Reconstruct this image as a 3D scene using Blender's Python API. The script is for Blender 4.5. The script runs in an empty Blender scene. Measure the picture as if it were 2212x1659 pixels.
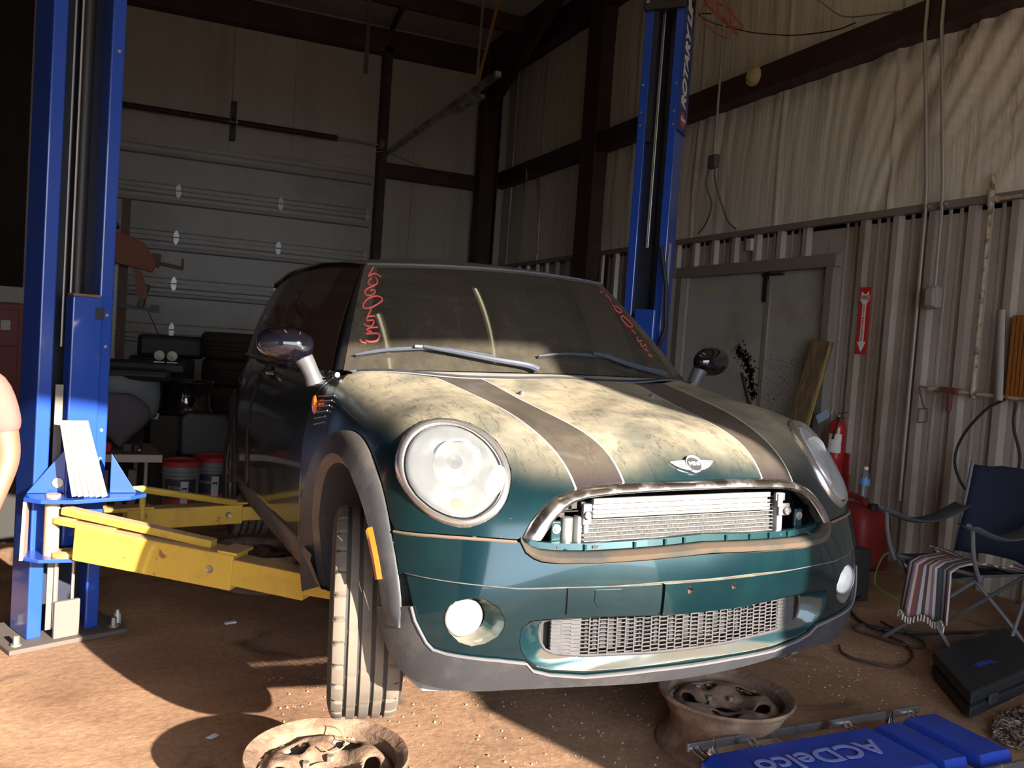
import bpy, bmesh, math, random
import numpy as np
from mathutils import Vector, Matrix, Euler
from mathutils.geometry import delaunay_2d_cdt

SC = bpy.context.scene
COL = SC.collection
random.seed(7)
PI = math.pi

# ---------------------------------------------------------------- camera
cam_d = bpy.data.cameras.new('camera')
cam = bpy.data.objects.new('camera', cam_d)
COL.objects.link(cam)
cam_d.sensor_fit = 'HORIZONTAL'
cam_d.sensor_width = 36.0
cam_d.lens = 30.435
cam_d.clip_start = 0.05
cam_d.clip_end = 300
_r = Vector((0.9166945, -0.3935468, 0.0692247))
_u = Vector((-0.0450749, 0.0702917, 0.9965076))
_f = Vector((0.3970383, 0.9166133, -0.0466970))
_c = Vector((-1.4173484, -1.8153093, 1.34))
cam.matrix_world = Matrix(((_r.x, _u.x, -_f.x, _c.x), (_r.y, _u.y, -_f.y, _c.y), (_r.z, _u.z, -_f.z, _c.z), (0, 0, 0, 1)))
SC.camera = cam

# ---------------------------------------------------------------- light
SC.view_settings.view_transform = 'Standard'
SC.view_settings.look = 'None'
SC.view_settings.gamma = 1.0
SC.view_settings.use_curve_mapping = False
SC.view_settings.exposure = 0.7

world = bpy.data.worlds.new('sky')
SC.world = world
world.use_nodes = True
wn = world.node_tree.nodes
wn['Background'].inputs['Color'].default_value = (0.80, 0.88, 1.0, 1)
wn['Background'].inputs['Strength'].default_value = 4.2

SUN_DIR = Vector((-0.405, 1.0, -0.363)).normalized()
sun_d = bpy.data.lights.new('sun', 'SUN')
sun_d.energy = 15.0
sun_d.angle = math.radians(0.6)
sun_d.color = (1.0, 0.89, 0.74)
sun = bpy.data.objects.new('sun', sun_d)
COL.objects.link(sun)
sun.rotation_mode = 'QUATERNION'
sun.rotation_quaternion = SUN_DIR.to_track_quat('-Z', 'Y')
sun.location = (3, -8, 6)

# ---------------------------------------------------------------- materials
MATS = {}


def mat(name, base, rough=0.6, metal=0.0, spec=0.5, coat=0.0, var=None, vscale=4.0, vlo=0.45, vhi=0.65, vdet=6.0,
        bump=0.0, bscale=30.0, emit=None, estr=0.0, stretch=None, var2=None, v2scale=20.0, v2lo=0.55, v2hi=0.7,
        dust=None, dlo=0.35, dhi=0.9, damt=0.9, dscale=9.0, vrough=None, alpha=1.0):
    """Principled material: base colour, up to two noise-masked stain colours, optional settled dust on upward faces."""
    if name in MATS:
        return MATS[name]
    m = bpy.data.materials.new(name)
    m.use_nodes = True
    nt = m.node_tree
    N, L = nt.nodes, nt.links
    b = N['Principled BSDF']
    b.inputs['Base Color'].default_value = (*base, 1)
    b.inputs['Roughness'].default_value = rough
    b.inputs['Metallic'].default_value = metal
    b.inputs['Specular IOR Level'].default_value = spec
    b.inputs['Coat Weight'].default_value = coat
    b.inputs['Coat Roughness'].default_value = 0.05
    b.inputs['Alpha'].default_value = alpha
    if emit:
        b.inputs['Emission Color'].default_value = (*emit, 1)
        b.inputs['Emission Strength'].default_value = estr
    tc = N.new('ShaderNodeTexCoord')
    vec = tc.outputs['Object']
    if stretch:
        mp = N.new('ShaderNodeMapping')
        mp.inputs['Scale'].default_value = stretch
        L.new(vec, mp.inputs['Vector'])
        vec = mp.outputs['Vector']

    def noise(scale, det=6.0, rgh=0.6):
        n = N.new('ShaderNodeTexNoise')
        n.inputs['Scale'].default_value = scale
        n.inputs['Detail'].default_value = det
        n.inputs['Roughness'].default_value = rgh
        L.new(vec, n.inputs['Vector'])
        return n.outputs['Fac']

    def ramp(sock, lo, hi, a=0.0, c=1.0):
        r = N.new('ShaderNodeMapRange')
        r.interpolation_type = 'SMOOTHSTEP'
        r.inputs['From Min'].default_value = lo
        r.inputs['From Max'].default_value = hi
        r.inputs['To Min'].default_value = a
        r.inputs['To Max'].default_value = c
        L.new(sock, r.inputs['Value'])
        return r.outputs['Result']

    def mixc(fac, a, c):
        x = N.new('ShaderNodeMix')
        x.data_type = 'RGBA'
        L.new(fac, x.inputs['Factor'])
        if isinstance(a, tuple):
            x.inputs['A'].default_value = (*a, 1)
        else:
            L.new(a, x.inputs['A'])
        if isinstance(c, tuple):
            x.inputs['B'].default_value = (*c, 1)
        else:
            L.new(c, x.inputs['B'])
        return x.outputs['Result']

    col = base
    if var:
        f = ramp(noise(vscale, vdet), vlo, vhi)
        col = mixc(f, col, var)
        if vrough is not None:
            L.new(ramp(noise(vscale, vdet), vlo, vhi, rough, vrough), b.inputs['Roughness'])
    if var2:
        f2 = ramp(noise(v2scale, 5.0), v2lo, v2hi)
        col = mixc(f2, col, var2)
    if dust:
        g = N.new('ShaderNodeNewGeometry')
        sx = N.new('ShaderNodeSeparateXYZ')
        L.new(g.outputs['Normal'], sx.inputs['Vector'])
        up = ramp(sx.outputs['Z'], dlo, dhi)
        nz = ramp(noise(dscale, 8.0, 0.7), 0.25, 0.6, 0.55, 1.0)
        mu = N.new('ShaderNodeMath')
        mu.operation = 'MULTIPLY'
        L.new(up, mu.inputs[0])
        L.new(nz, mu.inputs[1])
        m2 = N.new('ShaderNodeMath')
        m2.operation = 'MULTIPLY'
        m2.inputs[1].default_value = damt
        L.new(mu.outputs[0], m2.inputs[0])
        col = mixc(m2.outputs[0], col, dust)
        rr = N.new('ShaderNodeMapRange')
        rr.inputs['To Min'].default_value = rough
        rr.inputs['To Max'].default_value = 0.9
        L.new(m2.outputs[0], rr.inputs['Value'])
        L.new(rr.outputs['Result'], b.inputs['Roughness'])
        if metal > 0:
            rm = N.new('ShaderNodeMapRange')
            rm.inputs['To Min'].default_value = metal
            rm.inputs['To Max'].default_value = 0.0
            L.new(m2.outputs[0], rm.inputs['Value'])
            L.new(rm.outputs['Result'], b.inputs['Metallic'])
        if coat > 0:
            rc = N.new('ShaderNodeMapRange')
            rc.inputs['To Min'].default_value = coat
            rc.inputs['To Max'].default_value = 0.0
            L.new(m2.outputs[0], rc.inputs['Value'])
            L.new(rc.outputs['Result'], b.inputs['Coat Weight'])
    if not isinstance(col, tuple):
        L.new(col, b.inputs['Base Color'])
    if bump:
        bp = N.new('ShaderNodeBump')
        bp.inputs['Strength'].default_value = min(1.0, bump)
        bp.inputs['Distance'].default_value = 0.01 * max(1.0, bump)
        L.new(noise(bscale, 7.0), bp.inputs['Height'])
        L.new(bp.outputs['Normal'], b.inputs['Normal'])
    MATS[name] = m
    return m


def glass_mat(name, tint=(1, 1, 1), gloss=0.08, dust=None, damt=0.0, rough=0.02):
    """Thin pane: mostly transparent, Fresnel gloss, optional film of dust."""
    if name in MATS:
        return MATS[name]
    m = bpy.data.materials.new(name)
    m.use_nodes = True
    N, L = m.node_tree.nodes, m.node_tree.links
    N.remove(N['Principled BSDF'])
    out = N['Material Output']
    tr = N.new('ShaderNodeBsdfTransparent')
    tr.inputs['Color'].default_value = (*tint, 1)
    gl = N.new('ShaderNodeBsdfGlossy')
    gl.inputs['Roughness'].default_value = rough
    fr = N.new('ShaderNodeFresnel')
    fr.inputs['IOR'].default_value = 1.5
    mx = N.new('ShaderNodeMixShader')
    L.new(fr.outputs['Fac'], mx.inputs['Fac'])
    L.new(tr.outputs[0], mx.inputs[1])
    L.new(gl.outputs[0], mx.inputs[2])
    last = mx.outputs[0]
    if dust:
        df = N.new('ShaderNodeBsdfDiffuse')
        df.inputs['Color'].default_value = (*dust, 1)
        tc = N.new('ShaderNodeTexCoord')
        nz = N.new('ShaderNodeTexNoise')
        nz.inputs['Scale'].default_value = 14.0
        nz.inputs['Detail'].default_value = 9.0
        nz.inputs['Roughness'].default_value = 0.75
        L.new(tc.outputs['Object'], nz.inputs['Vector'])
        mr = N.new('ShaderNodeMapRange')
        mr.inputs['From Min'].default_value = 0.3
        mr.inputs['From Max'].default_value = 0.7
        mr.inputs['To Min'].default_value = damt * 0.65
        mr.inputs['To Max'].default_value = damt * 1.25
        L.new(nz.outputs['Fac'], mr.inputs['Value'])
        m2 = N.new('ShaderNodeMixShader')
        L.new(mr.outputs['Result'], m2.inputs['Fac'])
        L.new(last, m2.inputs[1])
        L.new(df.outputs[0], m2.inputs[2])
        last = m2.outputs[0]
    L.new(last, out.inputs['Surface'])
    MATS[name] = m
    return m


# ---------------------------------------------------------------- mesh helpers
ORG = {}          # object name -> inverse world matrix used to bring world-space vertices into the thing's space


class MB:
    def __init__(s):
        s.v = []
        s.f = []

    def add(s, vs, fs):
        o = len(s.v)
        s.v += [tuple(map(float, p)) for p in vs]
        s.f += [tuple(o + i for i in f) for f in fs]
        return s

    def box(s, c, d, rot=None):
        c = Vector(c)
        R = Euler(rot).to_matrix() if isinstance(rot, (tuple, list)) else (rot if rot is not None else Matrix.Identity(3))
        vs = [c + R @ Vector((x * d[0] / 2, y * d[1] / 2, z * d[2] / 2)) for z in (-1, 1) for y in (-1, 1) for x in (-1, 1)]
        return s.add(vs, [(0, 2, 3, 1), (4, 5, 7, 6), (0, 1, 5, 4), (2, 6, 7, 3), (0, 4, 6, 2), (1, 3, 7, 5)])

    def bar(s, a, b, w, h, up=(0, 0, 1)):
        a, b = Vector(a), Vector(b)
        z = (b - a)
        L = z.length
        z.normalize()
        x = z.cross(Vector(up))
        if x.length < 1e-4:
            x = z.cross(Vector((0, 1, 0)))
        x.normalize()
        y = x.cross(z)
        R = Matrix((x, z, y)).transposed()
        return s.box((a + b) / 2, (w, L, h), R)

    def tube(s, pts, r, n=8, closed=False, cap=True):
        pts = [Vector(p) for p in pts]
        k = len(pts)
        rs = r if isinstance(r, (list, tuple)) else [r] * k
        o = len(s.v)
        t0 = None
        nrm = None
        for i, p in enumerate(pts):
            if closed:
                t = pts[(i + 1) % k] - pts[i - 1]
            else:
                t = pts[min(i + 1, k - 1)] - pts[max(i - 1, 0)]
            if t.length < 1e-9:
                t = Vector((0, 0, 1))
            t.normalize()
            if nrm is None:
                a = Vector((0, 0, 1)) if abs(t.z) < 0.9 else Vector((1, 0, 0))
                nrm = t.cross(a).normalized()
            else:
                nrm = (nrm - t * nrm.dot(t))
                nrm = nrm.normalized() if nrm.length > 1e-6 else t.orthogonal().normalized()
            bn = t.cross(nrm)
            for j in range(n):
                a = 2 * PI * j / n
                s.v.append(tuple(p + (nrm * math.cos(a) + bn * math.sin(a)) * rs[i]))
        m = k if closed else k - 1
        for i in range(m):
            i2 = (i + 1) % k
            for j in range(n):
                j2 = (j + 1) % n
                s.f.append((o + i * n + j, o + i * n + j2, o + i2 * n + j2, o + i2 * n + j))
        if cap and not closed:
            s.f.append(tuple(o + j for j in reversed(range(n))))
            s.f.append(tuple(o + (k - 1) * n + j for j in range(n)))
        return s

    def cyl(s, a, b, r0, r1=None, n=24):
        return s.tube([a, b], [r0, r0 if r1 is None else r1], n)

    def lathe(s, prof, c=(0, 0, 0), axis=(0, 0, 1), n=32, closed=False):
        """prof: list of (radius, height)."""
        c = Vector(c)
        z = Vector(axis).normalized()
        x = z.orthogonal().normalized()
        y = z.cross(x)
        o = len(s.v)
        for r, h in prof:
            for j in range(n):
                a = 2 * PI * j / n
                s.v.append(tuple(c + z * h + (x * math.cos(a) + y * math.sin(a)) * max(r, 1e-5)))
        k = len(prof)
        for i in range(k if closed else k - 1):
            i2 = (i + 1) % k
            for j in range(n):
                j2 = (j + 1) % n
                s.f.append((o + i * n + j, o + i * n + j2, o + i2 * n + j2, o + i2 * n + j))
        return s

    def prism(s, poly, ax, lo, hi):
        """extrude 2-D polygon along axis ax (0,1,2) between lo and hi."""
        o = [i for i in range(3) if i != ax]
        vs = []
        for h in (lo, hi):
            for p in poly:
                q = [0, 0, 0]
                q[o[0]], q[o[1]], q[ax] = p[0], p[1], h
                vs.append(q)
        n = len(poly)
        fs = [tuple(range(n))[::-1], tuple(range(n, 2 * n))]
        fs += [(i, (i + 1) % n, n + (i + 1) % n, n + i) for i in range(n)]
        return s.add(vs, fs)

    def sheet(s, P, th=0.0, closed_u=False):
        """grid of points P[i][j]; th gives real thickness along normals."""
        P = np.asarray(P, float)
        a, b = P.shape[:2]
        vs = [tuple(p) for p in P.reshape(-1, 3)]
        fs = [(i * b + j, i * b + j + 1, (i + 1) * b + j + 1, (i + 1) * b + j) for i in range(a - 1) for j in range(b - 1)]
        return s.add(vs, fs)

    def build_each(s, name, m, parent=None, **kw):
        """one object for every loose piece."""
        par = list(range(len(s.v)))

        def find(a):
            while par[a] != a:
                par[a] = par[par[a]]
                a = par[a]
            return a
        for f in s.f:
            r0 = find(f[0])
            for k in f[1:]:
                par[find(k)] = r0
        groups = {}
        for f in s.f:
            groups.setdefault(find(f[0]), []).append(f)
        out = []
        for fs in groups.values():
            idx = sorted({i for f in fs for i in f})
            mp = {k: i for i, k in enumerate(idx)}
            b = MB()
            b.v = [s.v[i] for i in idx]
            b.f = [tuple(mp[i] for i in f) for f in fs]
            out.append(b.build(name, m, parent, **kw))
        return out

    def build(s, name, m, parent=None, smooth=False, bevel=0.0, solid=0.0, sub=0, local=False, angle=35, offset=-1):
        me = bpy.data.meshes.new(name)
        v = s.v
        if parent is not None and not local:
            inv = ORG.get(parent.name)
            if inv is not None:
                v = [tuple(inv @ Vector(p)) for p in v]
        me.from_pydata(v, [], s.f)
        me.update()
        bm = bmesh.new()
        bm.from_mesh(me)
        bmesh.ops.recalc_face_normals(bm, faces=bm.faces)
        bm.to_mesh(me)
        bm.free()
        o = bpy.data.objects.new(name, me)
        COL.objects.link(o)
        if m is not None:
            me.materials.append(m)
        if parent is not None:
            o.parent = parent
            if parent.name in ORG:
                ORG[o.name] = ORG[parent.name]
        if solid:
            md = o.modifiers.new('solid', 'SOLIDIFY')
            md.thickness = solid
            md.offset = offset
        if bevel:
            md = o.modifiers.new('bevel', 'BEVEL')
            md.width = bevel
            md.segments = 2
            md.limit_method = 'ANGLE'
            md.angle_limit = math.radians(40)
        if sub:
            md = o.modifiers.new('sub', 'SUBSURF')
            md.levels = sub
            md.render_levels = sub
        if smooth:
            me.shade_smooth()
            if angle < 180:
                try:
                    me.set_sharp_from_angle(angle=math.radians(angle))
                except Exception:
                    pass
        return o


def tag(o, label=None, cat=None, group=None, kind=None):
    if label:
        o['label'] = label
    if cat:
        o['category'] = cat
    if group:
        o['group'] = group
    if kind:
        o['kind'] = kind
    return o


def thing(name, label, cat, loc=(0, 0, 0), rotz=0.0, group=None, local=False, matrix=None):
    o = bpy.data.objects.new(name, None)
    o.empty_display_size = 0.1
    COL.objects.link(o)
    if matrix is None:
        matrix = Matrix.Translation(Vector(loc)) @ Matrix.Rotation(rotz, 4, 'Z')
    o.matrix_world = matrix
    ORG[o.name] = Matrix.Identity(4) if local else matrix.inverted()
    tag(o, label, cat, group)
    return o


def struct(o):
    o['kind'] = 'structure'
    return o


def copy_tree(o, parent=None, loc=None, rotz=None, label=None, matrix=None):
    c = o.copy()
    COL.objects.link(c)
    c.parent = parent
    if loc is not None:
        c.matrix_world = Matrix.Translation(Vector(loc)) @ Matrix.Rotation(rotz or 0, 4, 'Z')
    if matrix is not None:
        c.matrix_world = matrix
    if label:
        c['label'] = label
    for ch in [x for x in COL.objects if x.parent == o]:
        copy_tree(ch, c)
    return c


def part_label(o, s):
    o['label'] = s
    return o


def text_mesh(name, txt, size, m, parent, matrix, depth=0.001, bold=0.0, local=False, shear=0.0, sx=1.0):
    """lettering as real raised mesh; matrix puts its XY plane in place."""
    cu = bpy.data.curves.new(name, 'FONT')
    cu.body = txt
    cu.size = size
    cu.extrude = depth
    cu.offset = bold
    cu.shear = shear
    cu.align_x = 'CENTER'
    cu.align_y = 'CENTER'
    tmp = bpy.data.objects.new(name + '_tmp', cu)
    COL.objects.link(tmp)
    dg = bpy.context.evaluated_depsgraph_get()
    dg.update()
    me = bpy.data.meshes.new_from_object(tmp.evaluated_get(dg))
    bpy.data.objects.remove(tmp)
    bpy.data.curves.remove(cu)
    me.name = name
    mw = matrix.copy()
    if sx != 1.0:
        mw = mw @ Matrix.Diagonal((sx, 1, 1, 1))
    if parent is not None and not local and parent.name in ORG:
        mw = ORG[parent.name] @ mw
    me.transform(mw)
    me.materials.clear()
    me.materials.append(m)
    o = bpy.data.objects.new(name, me)
    COL.objects.link(o)
    if parent is not None:
        o.parent = parent
        if parent.name in ORG:
            ORG[o.name] = ORG[parent.name]
    return o


def frame(o, x, y, z=None):
    """4x4 with given origin and (unnormalised) x and y axes."""
    o, x, y = Vector(o), Vector(x).normalized(), Vector(y).normalized()
    z = x.cross(y).normalized()
    y = z.cross(x).normalized()
    return Matrix(((x.x, y.x, z.x, o.x), (x.y, y.y, z.y, o.y), (x.z, y.z, z.z, o.z), (0, 0, 0, 1)))


def catmull(pts, n=8, closed=False):
    pts = [np.asarray(p, float) for p in pts]
    k = len(pts)
    out = []
    rng = range(k) if closed else range(k - 1)
    for i in rng:
        p0 = pts[i - 1] if (closed or i > 0) else 2 * pts[0] - pts[1]
        p1 = pts[i]
        p2 = pts[(i + 1) % k]
        p3 = pts[(i + 2) % k] if (closed or i + 2 < k) else 2 * pts[-1] - pts[-2]
        for j in range(n):
            t = j / n
            out.append(0.5 * ((2 * p1) + (-p0 + p2) * t + (2 * p0 - 5 * p1 + 4 * p2 - p3) * t * t + (-p0 + 3 * p1 - 3 * p2 + p3) * t ** 3))
    if not closed:
        out.append(pts[-1])
    return out


def fill2d(outer, holes, h):
    """Delaunay fill of a 2-D region with holes and a regular interior grid. Returns points, faces."""
    outer = np.asarray(outer)
    lo, hi = outer.min(0), outer.max(0)
    gx = np.arange(lo[0] + h / 2, hi[0], h)
    gy = np.arange(lo[1] + h / 2, hi[1], h)
    G = np.array([(x, y) for x in gx for y in gy])

    def inside(P, poly):
        poly = np.asarray(poly)
        x, y = P[:, 0], P[:, 1]
        c = np.zeros(len(P), bool)
        j = len(poly) - 1
        for i in range(len(poly)):
            xi, yi = poly[i]
            xj, yj = poly[j]
            cond = ((yi > y) != (yj > y))
            with np.errstate(divide='ignore', invalid='ignore'):
                xx = (xj - xi) * (y - yi) / (yj - yi + 1e-30) + xi
            c ^= cond & (x < xx)
            j = i
        return c

    def near(P, poly, d):
        poly = np.asarray(poly)
        m = np.full(len(P), 1e9)
        for i in range(len(poly)):
            a, b = poly[i - 1], poly[i]
            ab = b - a
            t = np.clip(((P - a) @ ab) / (ab @ ab + 1e-18), 0, 1)
            m = np.minimum(m, np.linalg.norm(P - (a + t[:, None] * ab), axis=1))
        return m < d
    if len(G):
        ok = inside(G, outer) & ~near(G, outer, h * 0.45)
        for q in holes:
            ok &= ~inside(G, q) & ~near(G, q, h * 0.45)
        G = G[ok]
    pts = [Vector(p) for p in outer]
    edges = [(i, (i + 1) % len(outer)) for i in range(len(outer))]
    for q in holes:
        o = len(pts)
        pts += [Vector(p) for p in q]
        edges += [(o + i, o + (i + 1) % len(q)) for i in range(len(q))]
    pts += [Vector(p) for p in G]
    v, e, f, _, _, _ = delaunay_2d_cdt(pts, edges, [], 0, 1e-7)
    v = np.array([tuple(p) for p in v])
    cen = np.array([v[list(q)].mean(0) for q in f])
    ok = inside(cen, outer)
    for q in holes:
        ok &= ~inside(cen, q)
    f = [tuple(q) for q, k in zip(f, ok) if k]
    return v, f
# ================================================================ the building
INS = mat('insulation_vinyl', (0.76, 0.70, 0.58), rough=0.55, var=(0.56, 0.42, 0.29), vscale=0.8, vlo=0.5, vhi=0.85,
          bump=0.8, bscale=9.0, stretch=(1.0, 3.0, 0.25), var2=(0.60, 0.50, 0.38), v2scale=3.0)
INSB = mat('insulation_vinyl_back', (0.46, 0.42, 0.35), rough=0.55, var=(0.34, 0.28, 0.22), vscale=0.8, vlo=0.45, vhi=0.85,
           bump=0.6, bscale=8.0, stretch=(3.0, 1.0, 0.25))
STEEL = mat('red_oxide_steel', (0.045, 0.022, 0.018), rough=0.6, var=(0.06, 0.035, 0.028), vscale=3)
LINER = mat('liner_panel', (0.42, 0.365, 0.31), rough=0.32, var=(0.22, 0.16, 0.11), vscale=1.6, vlo=0.45, vhi=0.8,
            stretch=(1, 1.5, 0.35), var2=(0.12, 0.08, 0.05), v2scale=9, v2lo=0.66, v2hi=0.8)
LINTRIM = mat('liner_trim', (0.22, 0.19, 0.16), rough=0.5)
DOORW = mat('white_door_paint', (0.50, 0.48, 0.43), rough=0.5, var=(0.33, 0.29, 0.22), vscale=1.2, vlo=0.45, vhi=0.75)
GDOOR = mat('garage_door_paint', (0.42, 0.40, 0.36), rough=0.45, var=(0.34, 0.31, 0.27), vscale=0.8)
GALV = mat('galvanised', (0.42, 0.41, 0.38), rough=0.45, metal=0.7, var=(0.2, 0.17, 0.13), vscale=6)
DARKM = mat('dark_metal', (0.03, 0.028, 0.026), rough=0.5, metal=0.3)
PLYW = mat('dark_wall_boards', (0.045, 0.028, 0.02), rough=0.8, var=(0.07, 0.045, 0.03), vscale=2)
CEIL = mat('ceiling_vinyl', (0.50, 0.46, 0.40), rough=0.6, bump=0.4, bscale=5, var=(0.40, 0.36, 0.30), vscale=0.7)


def floor_material():
    m = bpy.data.materials.new('dirty_concrete')
    m.use_nodes = True
    N, L = m.node_tree.nodes, m.node_tree.links
    b = N['Principled BSDF']
    tc = N.new('ShaderNodeTexCoord')

    def nz(scale, det=8, rg=0.6, dist=0.0):
        n = N.new('ShaderNodeTexNoise')
        n.inputs['Scale'].default_value = scale
        n.inputs['Detail'].default_value = det
        n.inputs['Roughness'].default_value = rg
        n.inputs['Distortion'].default_value = dist
        L.new(tc.outputs['Object'], n.inputs['Vector'])
        return n.outputs['Fac']

    def rmp(s, stops):
        r = N.new('ShaderNodeValToRGB')
        el = r.color_ramp.elements
        while len(el) < len(stops):
            el.new(0.5)
        for e, (p, c) in zip(el, stops):
            e.position = p
            e.color = (*c, 1)
        L.new(s, r.inputs['Fac'])
        return r.outputs['Color']

    def mx(f, a, c, mode='MIX'):
        x = N.new('ShaderNodeMix')
        x.data_type = 'RGBA'
        x.blend_type = mode
        if isinstance(f, float):
            x.inputs['Factor'].default_value = f
        else:
            L.new(f, x.inputs['Factor'])
        L.new(a, x.inputs['A'])
        L.new(c, x.inputs['B'])
        return x.outputs['Result']
    base = rmp(nz(1.3, 8, 0.6, 0.5), [(0.3, (0.19, 0.10, 0.058)), (0.5, (0.34, 0.20, 0.12)), (0.7, (0.48, 0.30, 0.185))])
    fine = rmp(nz(38, 6, 0.7), [(0.3, (0.55, 0.5, 0.47)), (0.6, (1, 1, 1))])
    c = mx(0.8, base, fine, 'MULTIPLY')
    oil = nz(2.1, 5, 0.5, 1.2)
    r = N.new('ShaderNodeMapRange')
    r.inputs['From Min'].default_value = 0.56
    r.inputs['From Max'].default_value = 0.70
    L.new(oil, r.inputs['Value'])
    dark = rmp(nz(6), [(0.0, (0.06, 0.035, 0.025)), (1.0, (0.13, 0.08, 0.055))])
    c = mx(r.outputs['Result'], c, dark)
    # pale crumbs and scratches
    vo = N.new('ShaderNodeTexVoronoi')
    vo.inputs['Scale'].default_value = 26
    L.new(tc.outputs['Object'], vo.inputs['Vector'])
    r2 = N.new('ShaderNodeMapRange')
    r2.inputs['From Min'].default_value = 0.05
    r2.inputs['From Max'].default_value = 0.02
    L.new(vo.outputs['Distance'], r2.inputs['Value'])
    pale = rmp(nz(3), [(0.0, (0.35, 0.27, 0.2)), (1.0, (0.55, 0.45, 0.36))])
    mul = N.new('ShaderNodeMath')
    mul.operation = 'MULTIPLY'
    L.new(r2.outputs['Result'], mul.inputs[0])
    r3 = N.new('ShaderNodeMapRange')
    r3.inputs['From Min'].default_value = 0.45
    r3.inputs['From Max'].default_value = 0.6
    L.new(nz(1.7, 3), r3.inputs['Value'])
    L.new(r3.outputs['Result'], mul.inputs[1])
    c = mx(mul.outputs[0], c, pale)
    L.new(c, b.inputs['Base Color'])
    b.inputs['Roughness'].default_value = 0.85
    bp = N.new('ShaderNodeBump')
    bp.inputs['Strength'].default_value = 0.35
    bp.inputs['Distance'].default_value = 0.02
    L.new(nz(24, 10, 0.7, 0.2), bp.inputs['Height'])
    L.new(bp.outputs['Normal'], b.inputs['Normal'])
    return m


XL, XR, YF, YB, ZC = -2.75, 3.5, -3.6, 10.3, 5.62
GROUND = mat('outside_gravel', (0.13, 0.10, 0.08), rough=0.95, var=(0.09, 0.07, 0.055), vscale=2, bump=0.5)
struct(MB().box(((XL + XR) / 2, (YF + YB) / 2, -0.1), (XR - XL + 0.4, YB - YF + 0.4, 0.2)).build('floor', floor_material()))
struct(MB().box((0, YF - 15.2, -0.13), (60, 30, 0.2)).build('ground_outside', GROUND))
struct(MB().box(((XL + XR) / 2, (YF + YB) / 2, ZC + 0.06), (XR - XL + 0.4, YB - YF + 0.4, 0.12)).build('ceiling', CEIL))
# left wall, dark boards
m = MB()
m.box((XL - 0.06, (YF + YB) / 2, ZC / 2), (0.12, YB - YF, ZC))
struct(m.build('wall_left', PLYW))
# back wall above/beside the garage door
GX0, GX1, GZ = -2.35, 1.50, 3.60
m = MB()
m.box(((GX1 + XR) / 2, YB + 0.06, ZC / 2), (XR - GX1, 0.12, ZC))
m.box(((XL + GX0) / 2, YB + 0.06, ZC / 2), (GX0 - XL, 0.12, ZC))
m.box(((GX0 + GX1) / 2, YB + 0.06, (GZ + ZC) / 2), (GX1 - GX0, 0.12, ZC - GZ))
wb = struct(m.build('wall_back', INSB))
# draped vinyl seams on the back wall
for i, (x, z0, z1) in enumerate([(0.35, 3.62, 5.2), (-0.45, 3.62, 5.2), (2.05, 2.0, 5.2), (2.6, 0.0, 3.5)]):
    s = MB().tube([(x, YB - 0.004, z0), (x + 0.01, YB - 0.01, (z0 + z1) / 2), (x, YB - 0.004, z1)], 0.009, 6).build('seam', INSB, wb)
# right wall: insulation above, lining panel below
m = MB()
m.box((XR + 0.06, (YF + YB) / 2, ZC / 2 + 1.2), (0.12, YB - YF, ZC - 2.4))
wr = struct(m.build('wall_right', INS))
# bulging, wrinkled vinyl skin of the right wall (real relief)
ys = np.concatenate([np.arange(-3.5, 0.6, 0.08), np.arange(0.6, 5.7, 0.02), np.arange(5.7, 10.25, 0.045)])
zs = np.concatenate([np.arange(2.46, 3.62, 0.06), [3.64]])
rng = np.random.RandomState(3)


def skin(zs, seed, amp, streaks):
    rs = np.random.RandomState(seed)
    ph = rs.rand(60) * 6.28
    P = []
    for z in zs:
        row = []
        u = (z - zs[0]) / (zs[-1] - zs[0])
        for y in ys:
            d = 0.012 * math.sin(PI * u)
            near_ = max(0.0, min(1.0, (3.45 - y) / 0.8))
            sh = streaks * (0.06 + 0.34 * near_) * (u - 0.4) - 0.15 * near_ * (1 - u) ** 2
            for k in range(11):
                d += amp * (0.6 + 1.5 * near_ * (streaks > 1)) * math.sin((7 + 6.1 * k) * (y + sh) + ph[k] + 1.2 * math.sin(y * (2 + k) + 2 * u)) / (1 + k * 0.35) * (0.3 + 0.7 * u)
            fr = abs(((y + 0.15) % 1.22) - 0.61)
            seam = math.exp(-((fr / 0.018) ** 2)) * 0.014
            row.append((XR - 0.006 - max(0, d + 0.02) - seam, y, z))
        P.append(row)
    return P


struct(MB().sheet(skin(zs, 3, 0.0075, 1.6)).build('wall_right_vinyl_lower', INS, smooth=True, angle=180))
zs2 = np.concatenate([np.arange(3.82, 5.3, 0.09), [5.32]])
struct(MB().sheet(skin(zs2, 5, 0.006, 0.3)).build('wall_right_vinyl_upper', INS, smooth=True, angle=180))
# corrugated liner panel with trapezoid ribs
prof = []
y = YF
DY0, DY1 = 3.45, 5.40         # double door opening
y0 = 3.12 - 0.305 * 23
ribs = [y0 + 0.305 * k for k in range(60)]


def rib_panel(a, b, z0, z1):
    pr = [(a, XR)]
    for yr in ribs:
        if yr - 0.06 > a and yr + 0.06 < b:
            pr += [(yr - 0.042, XR), (yr - 0.026, XR - 0.042), (yr + 0.026, XR - 0.042), (yr + 0.042, XR)]
            for q in (0.11, 0.195):
                if yr + q + 0.02 < b:
                    pr += [(yr + q - 0.016, XR), (yr + q - 0.008, XR - 0.004), (yr + q + 0.008, XR - 0.004), (yr + q + 0.016, XR)]
    pr.append((b, XR))
    vs, fs = [], []
    for (yy, xx) in pr:
        vs += [(xx, yy, z0), (xx, yy, z1)]
    for i in range(len(pr) - 1):
        fs.append((2 * i, 2 * i + 2, 2 * i + 3, 2 * i + 1))
    return vs, fs


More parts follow.
